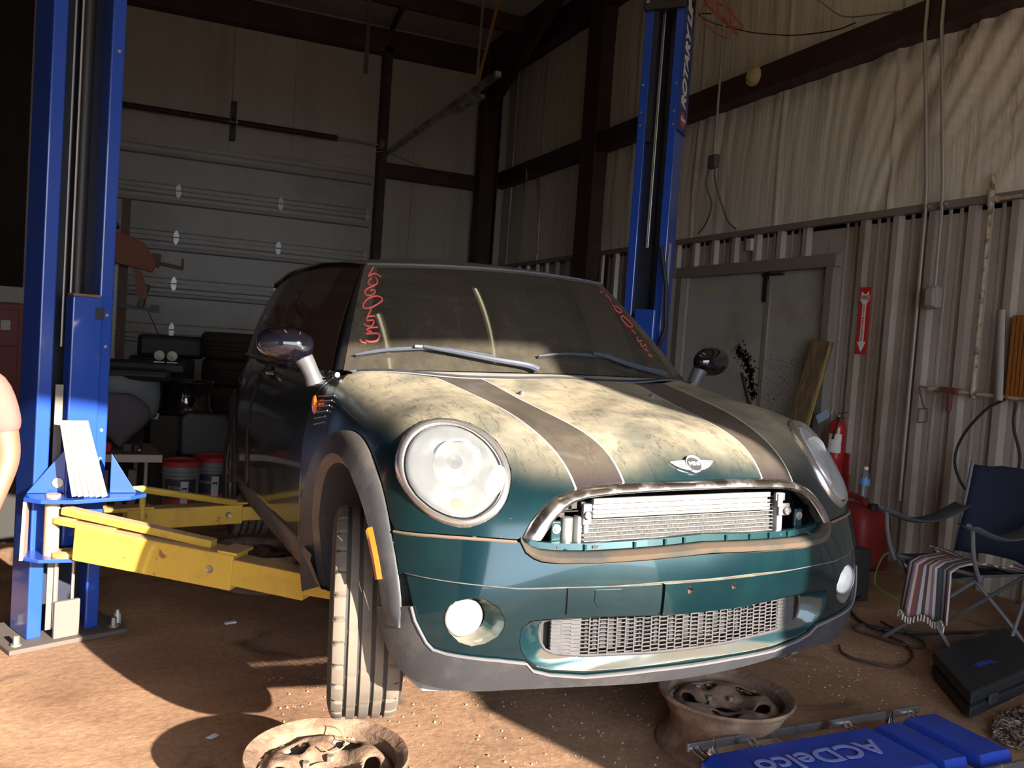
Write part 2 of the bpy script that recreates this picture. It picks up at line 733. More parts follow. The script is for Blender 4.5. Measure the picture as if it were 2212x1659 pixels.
m = MB()
m.add(*rib_panel(YF, DY0 - 0.08, 0, 2.44))
m.add(*rib_panel(DY0 - 0.08, DY1 + 0.1, 2.20, 2.44))
m.add(*rib_panel(DY1 + 0.1, YB, 0, 2.44))
struct(m.build('wall_right_lining', LINER))
m = MB()
m.box((XR + 0.03, (YF + DY0) / 2, 1.2), (0.04, DY0 - YF, 2.4))
m.box((XR + 0.03, (YB + DY1) / 2, 1.2), (0.04, YB - DY1, 2.4))
struct(m.build('wall_right_backing', LINER))
struct(MB().box((XR - 0.03, (YF + YB) / 2, 2.455), (0.07, YB - YF, 0.05)).build('trim_1', LINTRIM))
# double door in the right wall
d1 = struct(MB().box((XR + 0.075, (DY0 + DY1) / 2, 1.15), (0.05, DY1 - DY0 + 0.3, 2.34)).build('door_1', DOORW))
m = MB()
mid = 4.20
m.box((XR + 0.045, (DY0 + mid) / 2, 1.04), (0.02, mid - DY0 - 0.03, 2.08))
part = m.build('door_leaf', DOORW, d1, bevel=0.003)
m = MB()
m.box((XR + 0.045, (DY1 + mid) / 2, 1.04), (0.02, DY1 - mid - 0.03, 2.08))
m.build('door_leaf', DOORW, d1, bevel=0.003)
m = MB()
m.box((XR - 0.01, (DY0 + DY1) / 2, 2.15), (0.09, DY1 - DY0 + 0.2, 0.10))
m.box((XR - 0.01, DY0 - 0.04, 1.05), (0.09, 0.08, 2.1))
m.box((XR - 0.01, DY1 + 0.05, 1.05), (0.09, 0.09, 2.1))
m.build('door_frame', mat('door_frame_paint', (0.24, 0.21, 0.18), rough=0.5), d1, bevel=0.004)
m = MB()
m.box((XR + 0.025, mid + 0.035, 1.98), (0.03, 0.045, 0.26))
m.box((XR + 0.02, mid - 0.05, 2.08), (0.04, 0.25, 0.02))
m.build('flush_bolt', DARKM, d1)
m = MB().box((XR + 0.034, 5.08, 1.98), (0.004, 0.09, 0.028))
m.build('sticker', mat('yellow_sticker', (0.7, 0.5, 0.12)), d1)
m = MB().box((XR + 0.036, mid - 0.0, 1.02), (0.03, 0.05, 2.04))
m.build('astragal', mat('astragal_paint', (0.30, 0.25, 0.20), rough=0.5), d1)
# soot smears on the door leaf
SOOT = mat('soot', (0.05, 0.045, 0.035), rough=0.95)
# white insulated strip left of the door
struct(MB().box((XR - 0.02, 5.56, 1.05), (0.05, 0.22, 2.1)).build('trim_2', mat('white_trim', (0.6, 0.6, 0.58), rough=0.5), bevel=0.004))

# steel: girts, columns, eave beams, purlins
def cee(a, b, depth, h, name):
    """C girt between a and b, web against the wall."""
    return struct(MB().bar(a, b, depth, h).build(name, STEEL, bevel=0.004))


n = 3
for a, b, w, h in [((XR - 0.10, YF, 3.72), (XR - 0.10, YB, 3.72), 0.20, 0.205),
                   ((1.62, YB - 0.10, 3.63), (3.3, YB - 0.10, 3.63), 0.20, 0.19),
                   ((XL, YB - 0.10, 5.37), (3.4, YB - 0.10, 5.37), 0.20, 0.32),
                   ((XR - 0.10, YF, 5.45), (XR - 0.10, YB, 5.45), 0.22, 0.34),
                   ((XL, 8.88, 5.50), (3.4, 8.88, 5.50), 0.07, 0.22),
                   ((XL, 7.2, 5.50), (3.4, 7.2, 5.50), 0.07, 0.22),
                   ((XL, 5.5, 5.50), (3.4, 5.5, 5.50), 0.07, 0.22)]:
    cee(a, b, w, h, 'trim_%d' % n)
    n += 1
for (x, y, w, d, z1) in [(1.565, YB - 0.10, 0.11, 0.2, 5.3), (3.07, YB - 0.30, 0.26, 0.24, 5.5), (XR - 0.15, 7.15, 0.28, 0.36, 5.5)]:
    m = MB()
    m.box((x, y, z1 / 2), (w, 0.012 if w > 0.2 else d, z1))
    if w > 0.2:
        m.box((x - w / 2, y, z1 / 2), (0.014, d, z1))
        m.box((x + w / 2, y, z1 / 2), (0.014, d, z1))
    struct(m.build('trim_%d' % n, STEEL, bevel=0.003))
    n += 1
# angled haunch where the rafter meets the corner column
m = MB().prism([(7.6, 5.62), (10.2, 5.62), (10.2, 4.55)], 0, 3.02, 3.12)
struct(m.build('trim_%d' % n, STEEL)); n += 1
m = MB().bar((1.60, 10.2, 5.55), (1.45, 8.9, 5.55), 0.05, 0.06)
struct(m.build('trim_%d' % n, STEEL)); n += 1

# sectional garage door (door_2): six sections with raised ribs
d2 = struct(MB().box(((GX0 + GX1) / 2, YB + 0.05, GZ / 2), (GX1 - GX0, 0.04, GZ)).build('door_2', GDOOR))
for k in range(6):
    z0 = 0.02 + k * 0.597
    z1 = z0 + 0.59
    pr = [(YB + 0.03, z0), (YB - 0.012, z0), (YB - 0.012, z0 + 0.05), (YB + 0.012, z0 + 0.07), (YB + 0.012, z1 - 0.07), (YB - 0.012, z1 - 0.05), (YB - 0.012, z1), (YB + 0.03, z1)]
    MB().prism(pr, 0, GX0, GX1).build('door_section', GDOOR, d2)
    # stiffening strut at the section's lower third
    m = MB().prism([(YB - 0.012, z1 - 0.055), (YB - 0.05, z1 - 0.085), (YB - 0.05, z1 - 0.10), (YB - 0.0, z1 - 0.12)], 0, GX0, GX1 - 0.03)
    MB().prism([(YB + 0.01, z1 - 0.115), (YB - 0.045, z1 - 0.125), (YB - 0.045, z1 - 0.165), (YB + 0.01, z1 - 0.18)], 0, GX0, GX1 - 0.03).build('stiffener', mat('door_rib_dark_paint', (0.33, 0.31, 0.28), rough=0.5), d2)  # stiffener in a darker grey than the door sections
HINGE = mat('bright_hinge', (0.42, 0.42, 0.39), rough=0.35, metal=0.5)
for k in range(1, 6):
    z = 0.015 + k * 0.597
    for x in (-2.2, -1.04, 0.25, 1.44):
        m = MB().prism([(x - 0.035, z + 0.005), (x - 0.03, z + 0.055), (x, z + 0.10), (x + 0.03, z + 0.055), (x + 0.035, z + 0.005)], 1, YB - 0.024, YB - 0.018)
        m.prism([(x - 0.035, z - 0.005), (x + 0.035, z - 0.005), (x + 0.03, z - 0.06), (x, z - 0.10), (x - 0.03, z - 0.06)], 1, YB - 0.024, YB - 0.018)
        m.cyl((x - 0.04, YB - 0.024, z), (x + 0.04, YB - 0.024, z), 0.007, n=8)
        m.build('hinge', HINGE, d2)
# torsion tube over the door
t = thing('torsion_spring_shaft', 'dark torsion spring shaft running above the sectional garage door', 'door spring', (0, YB - 0.13, 3.97))
MB().cyl((-2.3, YB - 0.16, 3.955), (1.5, YB - 0.16, 3.955), 0.014, n=10).build('shaft', GALV, t, smooth=True)
pts = []
m = MB().cyl((-2.2, YB - 0.16, 3.955), (-0.47, YB - 0.16, 3.955), 0.036, n=16)
for i in range(56):
    x = -2.18 + i * 0.03
    m.lathe([(0.036, -0.008), (0.0405, 0), (0.036, 0.008)], (x, YB - 0.16, 3.955), (1, 0, 0), 14)
m.build('spring', mat('dark_spring', (0.07, 0.04, 0.03), rough=0.5, metal=0.4), t, smooth=True)
m = MB().cyl((-0.37, YB - 0.16, 3.955), (0.93, YB - 0.16, 3.955), 0.036, n=16)
for i in range(42):
    m.lathe([(0.036, -0.008), (0.0405, 0), (0.036, 0.008)], (-0.34 + i * 0.03, YB - 0.16, 3.955), (1, 0, 0), 14)
m.build('spring', MATS['dark_spring'], t, smooth=True)
m = MB().box((-0.42, YB - 0.075, 3.98), (0.07, 0.09, 0.5)).box((-0.42, YB - 0.14, 3.955), (0.03, 0.1, 0.12))
m.lathe([(0.05, -0.02), (0.055, 0), (0.05, 0.02)], (-0.42, YB - 0.16, 3.955), (1, 0, 0), 16)
m.build('bearing_bracket', DARKM, t)
m = MB().lathe([(0.05, -0.03), (0.07, -0.025), (0.05, 0), (0.07, 0.025), (0.05, 0.03)], (1.53, YB - 0.20, 3.955), (1, 0, 0), 18)
m.build('cable_drum', GALV, t)
# door track
t = thing('garage_door_track', 'galvanised garage door track curving from the jamb toward the room', 'track', (1.6, YB - 0.2, 0))
tr = [(1.58, YB - 0.10, 0.05), (1.58, YB - 0.10, 3.45)] + [(1.58, YB - 0.10 - 0.38 * (1 - math.cos(a)), 3.45 + 0.38 * math.sin(a)) for a in np.linspace(0.2, PI / 2, 7)]
m = MB()
for a, b in zip(tr[:-1], tr[1:]):
    m.bar(a, b, 0.05, 0.012, up=(1, 0, 0))
    m.bar((a[0] - 0.025, a[1], a[2]), (b[0] - 0.025, b[1], b[2]), 0.012, 0.03, up=(1, 0, 0))
m.build('vertical_track', GALV, t)
m = MB().bar((1.60, YB - 0.45, 3.84), (1.70, 6.25, 3.97), 0.06, 0.055)
m.bar((1.62, 7.3, 3.80), (1.68, 6.6, 3.83), 0.05, 0.04)
m.build('horizontal_track', GALV, t)
t2 = thing('angle_iron_hanger', 'rusty orange pair of perforated straps holding up the door track end', 'hanger', (1.66, 6.75, 3.95))
MB().bar((1.665, 6.75, 3.96), (2.05, 6.95, 5.62), 0.035, 0.004, up=(0, 1, 0)).build('strap', mat('rusty_strap', (0.25, 0.13, 0.045), rough=0.6, metal=0.3, bump=0.4), t2)
MB().bar((1.66, 6.75, 3.96), (1.72, 6.85, 5.62), 0.028, 0.004, up=(0, 1, 0)).build('strap', mat('grey_strap', (0.2, 0.17, 0.13), rough=0.5, metal=0.5), t2)
tag(MB().bar((0.78, 8.0, 4.25), (0.78, 8.0, 5.6), 0.045, 0.02).build('ceiling_hanger_bar', mat('hanger_bar', (0.10, 0.08, 0.07), rough=0.6, metal=0.4)),
    'dark steel bar hanging from the ceiling before the back wall', 'hanger')
tag(MB().tube([(1.55, YB - .25, 3.86), (0.6, YB - 0.14, 3.60), (-0.2, YB - 0.12, 3.62)], 0.004, 5).build('lift_cable', GALV), 'thin slack door cable along the top of the garage door', 'cable')
tag(MB().tube([(1.6, YB - .25, 3.86), (2.2, YB - 0.25, 3.70), (3.0, YB - 0.22, 3.60)], 0.004, 5).build('wire', DARKM), 'thin sagging wire beside the corner column', 'wire')
tag(MB().tube([(XR - 0.24, 6.3, 0.1), (XR - 0.24, 6.32, 2.6), (XR - 0.22, 9.0, 3.3), (XR - 0.22, 9.03, 3.66), (XR - 0.2, 9.1, 3.72)][2:] + [(XR - 0.2, 9.1, 3.7)], 0.012, 6).build('grey_cable', GALV), 'pale cable looping off the girt near the corner', 'cable')
tag(MB().tube([(XR - 0.05, 9.0, 3.6), (XR - 0.04, 8.9, 3.2), (XR - 0.04, 8.9, 2.46)], 0.012, 6).build('pale_cable', GALV), 'pale cable hanging down the insulation near the corner', 'cable')
# corner light strip of trim
struct(MB().box((XR - 0.03, YB - 0.2, 2.8), (0.03, 0.25, 5.2)).build('trim_40', mat('pale_trim', (0.5, 0.48, 0.45))))

# front wall with the open bay door behind the photographer
OX0, OX1, OZ = -2.3, 1.90, 3.08
FW = mat('front_wall', (0.38, 0.33, 0.27), rough=0.7)
m = MB()
m.box(((XL + OX0) / 2, YF - 0.06, ZC / 2), (OX0 - XL, 0.12, ZC))
m.box(((OX1 + XR) / 2, YF - 0.06, ZC / 2), (XR - OX1, 0.12, ZC))
m.box(((OX0 + OX1) / 2, YF - 0.06, (OZ + ZC) / 2), (OX1 - OX0, 0.12, ZC - OZ))
struct(m.build('wall_front', FW))
# unseen box added by the right jamb to cast the low shadow edge
t = thing('shadow_blocker', 'tall grey box added out of view beside the open bay door to block sun', 'cabinet', (1.80, YF + 0.2, 0))
MB().box((1.80, YF + 0.22, 0.84), (0.28, 0.38, 1.68)).build('body', DARKM, t, bevel=0.01)
MB().box((1.80, YF + 0.42, 0.84), (0.25, 0.02, 1.6)).build('door', GALV, t, bevel=0.005)  # front plate of the added sun-blocking box

# two long fluorescent tubes hung from the ceiling (they show in the windscreen)
for (x, y0_, y1_, lab) in [(0.75, 0.3, 2.4, 'long lit fluorescent tube under the ceiling over the car'), (-1.13, 0.2, 2.0, 'shorter lit fluorescent tube under the ceiling by the left post')]:
    t = thing('tube_light', lab, 'light', (x, (y0_ + y1_) / 2, 5.2))
    MB().cyl((x, y0_, 5.2), (x, y1_, 5.2), 0.019, n=12).build('lit_tube', mat('lit_tube', (0.9, 0.85, 0.6), emit=(1.0, 0.88, 0.55), estr=7.0), t, smooth=True)
    m = MB().box((x, (y0_ + y1_) / 2, 5.29), (0.12, y1_ - y0_ + 0.1, 0.06))
    for yy in (y0_ + 0.2, y1_ - 0.2):
        m.cyl((x, yy, 5.3), (x, yy, ZC), 0.004, n=6)
    m.build('fixture', mat('fixture_paint', (0.5, 0.5, 0.48)), t)
CP=[ # X,Y,Z on the painted body surface, right half
(0,.105,.16),(0,.075,.23),(0,.06,.30),(0,.03,.38),(0,.018,.43),(0,.012,.47),(0,.0125,.498),(0,.024,.518),(0,.06,.565),(0,.085,.64),(0,.10,.705),(0,.118,.748),(0,.16,.79),(0,.25,.83),(0,.40,.862),(0,.6,.895),(0,.8,.93),(0,.95,.952),(0,1.1,.958),
(.15,.024,.458),(.15,.03,.375),(.229,.108,.707),(.25,.17,.78),(.25,.30,.81),(.25,.42,.84),(.26,.56,.873),(.28,.70,.900),(.312,.874,.935),(.25,.037,.498),(.25,.047,.52),(.25,.075,.27),(.25,.035,.45),(.25,.115,.18),
(.364,.124,.692),(.38,.20,.765),(.39,.31,.81),(.40,.43,.846),(.41,.55,.868),(.43,.67,.893),(.44,.79,.914),(.457,.911,.932),(.42,1.1,.95),
(.45,.075,.46),(.45,.079,.498),(.60,.137,.498),(.44,.114,.32),(.45,.12,.24),(.45,.16,.18),(.503,.138,.565),(.517,.10,.33),
(.51,.193,.70),(.52,.26,.78),(.54,.34,.825),(.631,.206,.592),(.626,.401,.848),(.60,.55,.872),(.60,.75,.895),(.61,.95,.925),(.62,1.15,.945),
(.55,.112,.37),(.60,.135,.45),(.62,.15,.30),(.64,.17,.22),(.66,.24,.68),(.70,.33,.76),(.715,.27,.62),(.70,.20,.50),(.72,.205,.42),(.72,.21,.32),(.73,.23,.23),
(.77,.315,.56),(.775,.40,.66),(.765,.48,.76),(.70,.50,.838),(.69,.7,.868),(.70,.9,.90),(.71,1.1,.925),
(.79,.30,.45),(.79,.30,.34),(.79,.31,.24),(.815,.42,.50),(.82,.44,.34),(.82,.44,.24),
(.795,.60,.66),(.785,.65,.76),(.755,.75,.83),(.76,.95,.87),(.77,1.1,.89),(.745,1.1,.92),
(.80,.85,.74),(.805,1.0,.78),(.825,.69,.55),(.83,.95,.60),(.835,1.1,.60),(.83,.69,.35),(.83,1.0,.40),(.83,1.1,.25),(.83,.69,.22),(.80,1.1,.80),(.815,1.4,.78),(.838,1.4,.6),(.838,1.4,.35),(.76,1.4,.905),(.70,1.4,.935),(0,1.3,.96),(.835,1.4,.22)]
CREASE=[(0.764,0.264,0.468),(0.675,0.178,0.462),(0.522,0.105,0.452),(0.406,0.068,0.455),(0.296,0.043,0.455),(0.148,0.024,0.46),(0.027,0.018,0.459)]
VALTOP=[(0.751,0.236,0.39),(0.743,0.227,0.357),(0.731,0.215,0.33),(0.718,0.206,0.305),(0.704,0.196,0.289),(0.678,0.179,0.282),(0.62,0.151,0.274),(0.552,0.133,0.266),(0.481,0.125,0.254),(0.457,0.131,0.23),(0.409,0.132,0.215),(0.315,0.119,0.201),(0.224,0.1,0.203),(0.13,0.089,0.206),(0.02,0.086,0.206)]
HOLE=[(0.509,0.111,0.315),(0.509,0.104,0.347),(0.49,0.097,0.366),(0.465,0.092,0.37),(0.312,0.057,0.374),(0.142,0.032,0.37),(0.011,0.031,0.371)]
HOLEB=[(0.503,0.116,0.291),(0.482,0.122,0.264),(0.45,0.126,0.241),(0.412,0.126,0.229),(0.32,0.113,0.218),(0.135,0.083,0.22),(0.026,0.08,0.223)]
OPENLOW=[(0.508,0.132,0.561),(0.499,0.119,0.537),(0.482,0.106,0.524),(0.463,0.096,0.517),(0.425,0.08,0.514),(0.342,0.055,0.514),(0.255,0.04,0.517),(0.152,0.032,0.52),(0.05,0.032,0.524)]
CHRTOP=[(0.502,0.133,0.571),(0.494,0.134,0.586),(0.478,0.136,0.611),(0.449,0.135,0.644),(0.417,0.132,0.669),(0.364,0.123,0.689),(0.318,0.114,0.698),(0.23,0.103,0.705),(0.123,0.1,0.706),(0.01,0.1,0.705)]
CHRBOT=[(0.462,0.111,0.567),(0.448,0.112,0.586),(0.431,0.112,0.61),(0.404,0.112,0.639),(0.368,0.108,0.661),(0.335,0.101,0.67),(0.256,0.09,0.678),(0.13,0.087,0.682),(0.015,0.091,0.682)]
SEAMF=[(0.515,0.137,0.565),(0.587,0.169,0.568),(0.638,0.194,0.569),(0.698,0.231,0.569),(0.735,0.265,0.567),(0.76,0.299,0.565),(0.774,0.325,0.564)]
FOG=[(0.686,0.176,0.363),(0.684,0.175,0.391),(0.665,0.164,0.413),(0.629,0.145,0.424),(0.598,0.131,0.421),(0.57,0.118,0.404),(0.553,0.112,0.374),(0.554,0.115,0.351),(0.565,0.121,0.329),(0.592,0.133,0.312),(0.623,0.147,0.304),(0.654,0.161,0.314),(0.678,0.172,0.338)]
HLOUT=[(0.74,0.428,0.779),(0.721,0.435,0.803),(0.683,0.441,0.833),(0.638,0.423,0.846),(0.598,0.397,0.846),(0.563,0.368,0.837),(0.535,0.325,0.818),(0.517,0.288,0.797),(0.509,0.244,0.766),(0.507,0.21,0.73),(0.513,0.193,0.702),(0.528,0.178,0.659),(0.551,0.175,0.627),(0.579,0.18,0.607),(0.616,0.191,0.592),(0.642,0.204,0.59),(0.676,0.225,0.596),(0.707,0.255,0.61),(0.735,0.297,0.638),(0.751,0.339,0.667),(0.76,0.382,0.7),(0.755,0.406,0.737)]
HLIN=[(0.74,0.373,0.741),(0.727,0.391,0.774),(0.707,0.398,0.801),(0.674,0.4,0.824),(0.636,0.384,0.833),(0.599,0.363,0.831),(0.568,0.329,0.817),(0.546,0.289,0.795),(0.534,0.253,0.769),(0.527,0.224,0.74),(0.529,0.204,0.711),(0.539,0.19,0.678),(0.553,0.185,0.651),(0.576,0.187,0.63),(0.605,0.193,0.612),(0.632,0.204,0.606),(0.666,0.224,0.611),(0.698,0.253,0.626),(0.726,0.293,0.652),(0.741,0.328,0.681),(0.744,0.356,0.713)]
HSEAM=[(0.703,1.127,0.931),(0.736,1.075,0.913),(0.757,1.061,0.895),(0.771,1.041,0.876),(0.79,0.984,0.827),(0.801,0.946,0.784),(0.808,0.936,0.749)]
# ================================================================ the car (built in its own frame: x across, y to the rear, z up)
OC = np.array([0, 1.05, .45])
_P = np.array(CP)
_m = _P[:, 0] > 1e-6
_P = np.r_[_P, _P[_m] * [-1, 1, 1]]


def _k(a, b):
    return np.power(np.maximum(0, 2 - 2 * (a @ b.T)), 1.5)


_D = _P - OC
_R = np.linalg.norm(_D, axis=1)
_D /= _R[:, None]
_n = len(_D)
_A = np.zeros((_n + 4, _n + 4))
_A[:_n, :_n] = _k(_D, _D) + np.eye(_n) * 4e-3
_A[:_n, _n] = 1
_A[_n, :_n] = 1
_A[:_n, _n + 1:] = _D
_A[_n + 1:, :_n] = _D.T
_W = np.linalg.solve(_A, np.r_[_R, np.zeros(4)])


def rad(d):
    return _k(d, _D) @ _W[:_n] + _W[_n] + d @ _W[_n + 1:]


def snap(Q, off=0.0):
    Q = np.atleast_2d(np.asarray(Q, float))
    d = Q - OC
    d /= np.linalg.norm(d, axis=1)[:, None]
    return OC + d * (rad(d) + off)[:, None]


_n0 = np.array([0, -1, .55]); _n0 /= np.linalg.norm(_n0)
_e1 = np.array([1., 0, 0]); _e2 = np.cross(_n0, _e1) * -1


def to2(Q):
    d = np.atleast_2d(np.asarray(Q, float)) - OC
    d /= np.linalg.norm(d, axis=1)[:, None]
    k = 1 + d @ _n0
    return np.stack([(d @ _e1) / k, (d @ _e2) / k], -1)


def from2(q, off=0.0):
    q = np.atleast_2d(q)
    r2 = (q ** 2).sum(1)
    c = (1 - r2) / (1 + r2)
    s = 2 / (1 + r2)
    d = c[:, None] * _n0 + s[:, None] * (q[:, :1] * _e1 + q[:, 1:] * _e2)
    d /= np.linalg.norm(d, axis=1)[:, None]
    return OC + d * (rad(d) + off)[:, None]


def inset(q, d):
    q = np.asarray(q)
    a = 0.5 * np.sum(q[:, 0] * np.roll(q[:, 1], -1) - np.roll(q[:, 0], -1) * q[:, 1])
    e = np.roll(q, -1, 0) - q
    e /= np.linalg.norm(e, axis=1)[:, None] + 1e-12
    nrm = np.stack([-e[:, 1], e[:, 0]], -1) * (1 if a > 0 else -1)
    n2 = nrm + np.roll(nrm, 1, 0)
    n2 /= np.linalg.norm(n2, axis=1)[:, None] + 1e-9
    return q + n2 * d


def dens(L, h=0.02, closed=True):
    L = [np.asarray(p, float) for p in L]
    out = []
    k = len(L)
    for i in range(k if closed else k - 1):
        a, b = L[i], L[(i + 1) % k]
        n = max(1, int(np.linalg.norm(b - a) / h))
        for j in range(n):
            out.append(a + (b - a) * j / n)
    if not closed:
        out.append(L[-1])
    return out


def mir(L):
    return [(-p[0], p[1], p[2]) for p in L]


def orient_out(v, f, c):
    v = np.asarray(v)
    out = []
    for q in f:
        p = v[list(q)]
        nn = np.cross(p[1] - p[0], p[2] - p[0])
        out.append(tuple(q) if nn @ (p.mean(0) - c) > 0 else tuple(reversed(q)))
    return out


def raw(name, v, f, m, parent, solid=0.0, smooth=True, sharp=None, bevel=0.0):
    me = bpy.data.meshes.new(name)
    me.from_pydata([tuple(map(float, p)) for p in v], [], [tuple(map(int, q)) for q in f])
    me.update()
    if m:
        me.materials.append(m)
    if smooth:
        me.shade_smooth()
        if sharp:
            me.set_sharp_from_angle(angle=math.radians(sharp))
    o = bpy.data.objects.new(name, me)
    COL.objects.link(o)
    o.parent = parent
    if parent is not None and parent.name in ORG:
        ORG[o.name] = ORG[parent.name]
    if solid:
        md = o.modifiers.new('solid', 'SOLIDIFY')
        md.thickness = solid
        md.offset = -1
    return o


def panel(name, outer, holes, m, parent, h=0.014, off=0.0, gap=0.0012, solid=0.012, dn=0.012):
    o2 = inset(to2(dens(outer, dn)), gap)
    hs = [inset(to2(dens(q, dn)), -gap * 0.6) for q in holes]
    v2, f = fill2d(o2, hs, h)
    v = from2(v2, off)
    f = orient_out(v, f, OC)
    e = 2e-3
    nn = np.cross(from2(v2 + [e, 0]) - from2(v2 - [e, 0]), from2(v2 + [0, e]) - from2(v2 - [0, e]))
    nn /= np.linalg.norm(nn, axis=1)[:, None]
    nn *= np.sign(np.sum(nn * (v - OC), 1))[:, None]
    return shell(name, v, nn, f, m, parent, solid)


def shell(name, v, nn, f, m, parent, th):
    """closed shell of thickness th with analytic normals on the visible skin."""
    n = len(v)
    inner = v - nn * th
    cnt = {}
    for q in f:
        for i in range(len(q)):
            a, b = q[i], q[(i + 1) % len(q)]
            cnt[(a, b)] = 1
    rim = [(a, b) for (a, b) in cnt if (b, a) not in cnt]
    V = [tuple(p) for p in v] + [tuple(p) for p in inner]
    Nn = [tuple(p) for p in nn] + [tuple(-p) for p in nn]
    F = [tuple(q) for q in f] + [tuple(n + i for i in reversed(q)) for q in f]
    for a, b in rim:
        k = len(V)
        pa, pb, pc, pd = v[a], inner[a], inner[b], v[b]
        w = np.cross(pb - pa, pc - pa)
        w = w / (np.linalg.norm(w) + 1e-12)
        V += [tuple(pa), tuple(pb), tuple(pc), tuple(pd)]
        Nn += [tuple(w)] * 4
        F.append((k, k + 1, k + 2, k + 3))
    me = bpy.data.meshes.new(name)
    me.from_pydata([tuple(map(float, p)) for p in V], [], [tuple(map(int, q)) for q in F])
    me.update()
    me.materials.append(m)
    me.shade_smooth()
    me.normals_split_custom_set_from_vertices([tuple(map(float, p)) for p in Nn])
    o = bpy.data.objects.new(name, me)
    COL.objects.link(o)
    o.parent = parent
    ORG[o.name] = ORG[parent.name]
    return o


CARM = Matrix(((0.9991541, -0.0353324, -0.0210404, 0), (0.0357071, 0.9992054, 0.0177055, 0), (0.0203981, -0.0184418, 0.9996218, 0.3017335), (0, 0, 0, 1)))
car = thing('car', 'dusty dark green small hatchback without its grille, raised on the lift', 'car', local=True, matrix=CARM)

DUST = (0.38, 0.32, 0.23)
GREEN = (0.0035, 0.026, 0.036)
PAINT = mat('green_metallic_paint', GREEN, rough=0.33, metal=0.55, coat=1.0, var=(0.006, 0.05, 0.058), vscale=3, dust=DUST, dlo=0.62, dhi=1.0, damt=0.55,
            var2=(0.30, 0.36, 0.36), v2scale=95, v2lo=0.74, v2hi=0.78)
PAINTL = mat('green_metallic_paint_bumper', GREEN, rough=0.25, metal=0.6, coat=.8, var=(0.006, 0.038, 0.046), vscale=2.5,
             var2=(0.30, 0.38, 0.40), v2scale=85, v2lo=0.75, v2hi=0.79, dust=(0.5, 0.38, 0.26), dlo=0.72, dhi=0.95, damt=0.9)
PAINTS = mat('green_metallic_paint_side', (0.012, 0.022, 0.022), rough=0.3, metal=0.2, coat=.8, var=(0.05, 0.045, 0.038), vscale=2.2)
BLACKG = mat('black_gloss', (0.006, 0.006, 0.008), rough=0.12, coat=1.0, dust=(0.30, 0.26, 0.2), dlo=0.5, dhi=1.0, damt=0.5)
BLACKM = mat('black_mirror_gloss', (0.004, 0.004, 0.008), rough=0.05, coat=1.0)
PLASTIC = mat('grey_black_plastic', (0.030, 0.031, 0.036), rough=0.5, var=(0.05, 0.049, 0.05), vscale=8, bump=0.15, bscale=180, dust=(0.34, 0.30, 0.25), dlo=0.5, dhi=1.0, damt=0.2)
PLDUST = mat('dusty_plastic', (0.14, 0.115, 0.10), rough=0.8, var=(0.16, 0.14, 0.12), vscale=10)
BLACKP = mat('black_plastic', (0.018, 0.018, 0.02), rough=0.6)
CHROME = mat('chrome', (0.82, 0.82, 0.84), rough=0.09, metal=1.0, var=(0.50, 0.47, 0.44), vscale=16, vlo=0.45, vhi=0.75, vrough=0.35)
CHROMED = mat('dusty_chrome', (0.66, 0.64, 0.65), rough=0.22, metal=1.0, var=(0.46, 0.43, 0.42), vscale=18, vlo=0.4, vhi=0.7, vrough=0.5)
ALU = mat('aluminium', (0.50, 0.50, 0.50), rough=0.35, metal=0.8, var=(0.36, 0.36, 0.35), vscale=20)
AMBER = mat('amber_lens', (0.60, 0.11, 0.012), rough=0.2, coat=1.0)
RUBBER = mat('tyre_rubber', (0.035, 0.033, 0.032), rough=0.8, var=(0.055, 0.048, 0.042), vscale=8)
TREAD = mat('dusty_tread_rubber', (0.15, 0.125, 0.10), rough=0.9, var=(0.11, 0.092, 0.075), vscale=6)


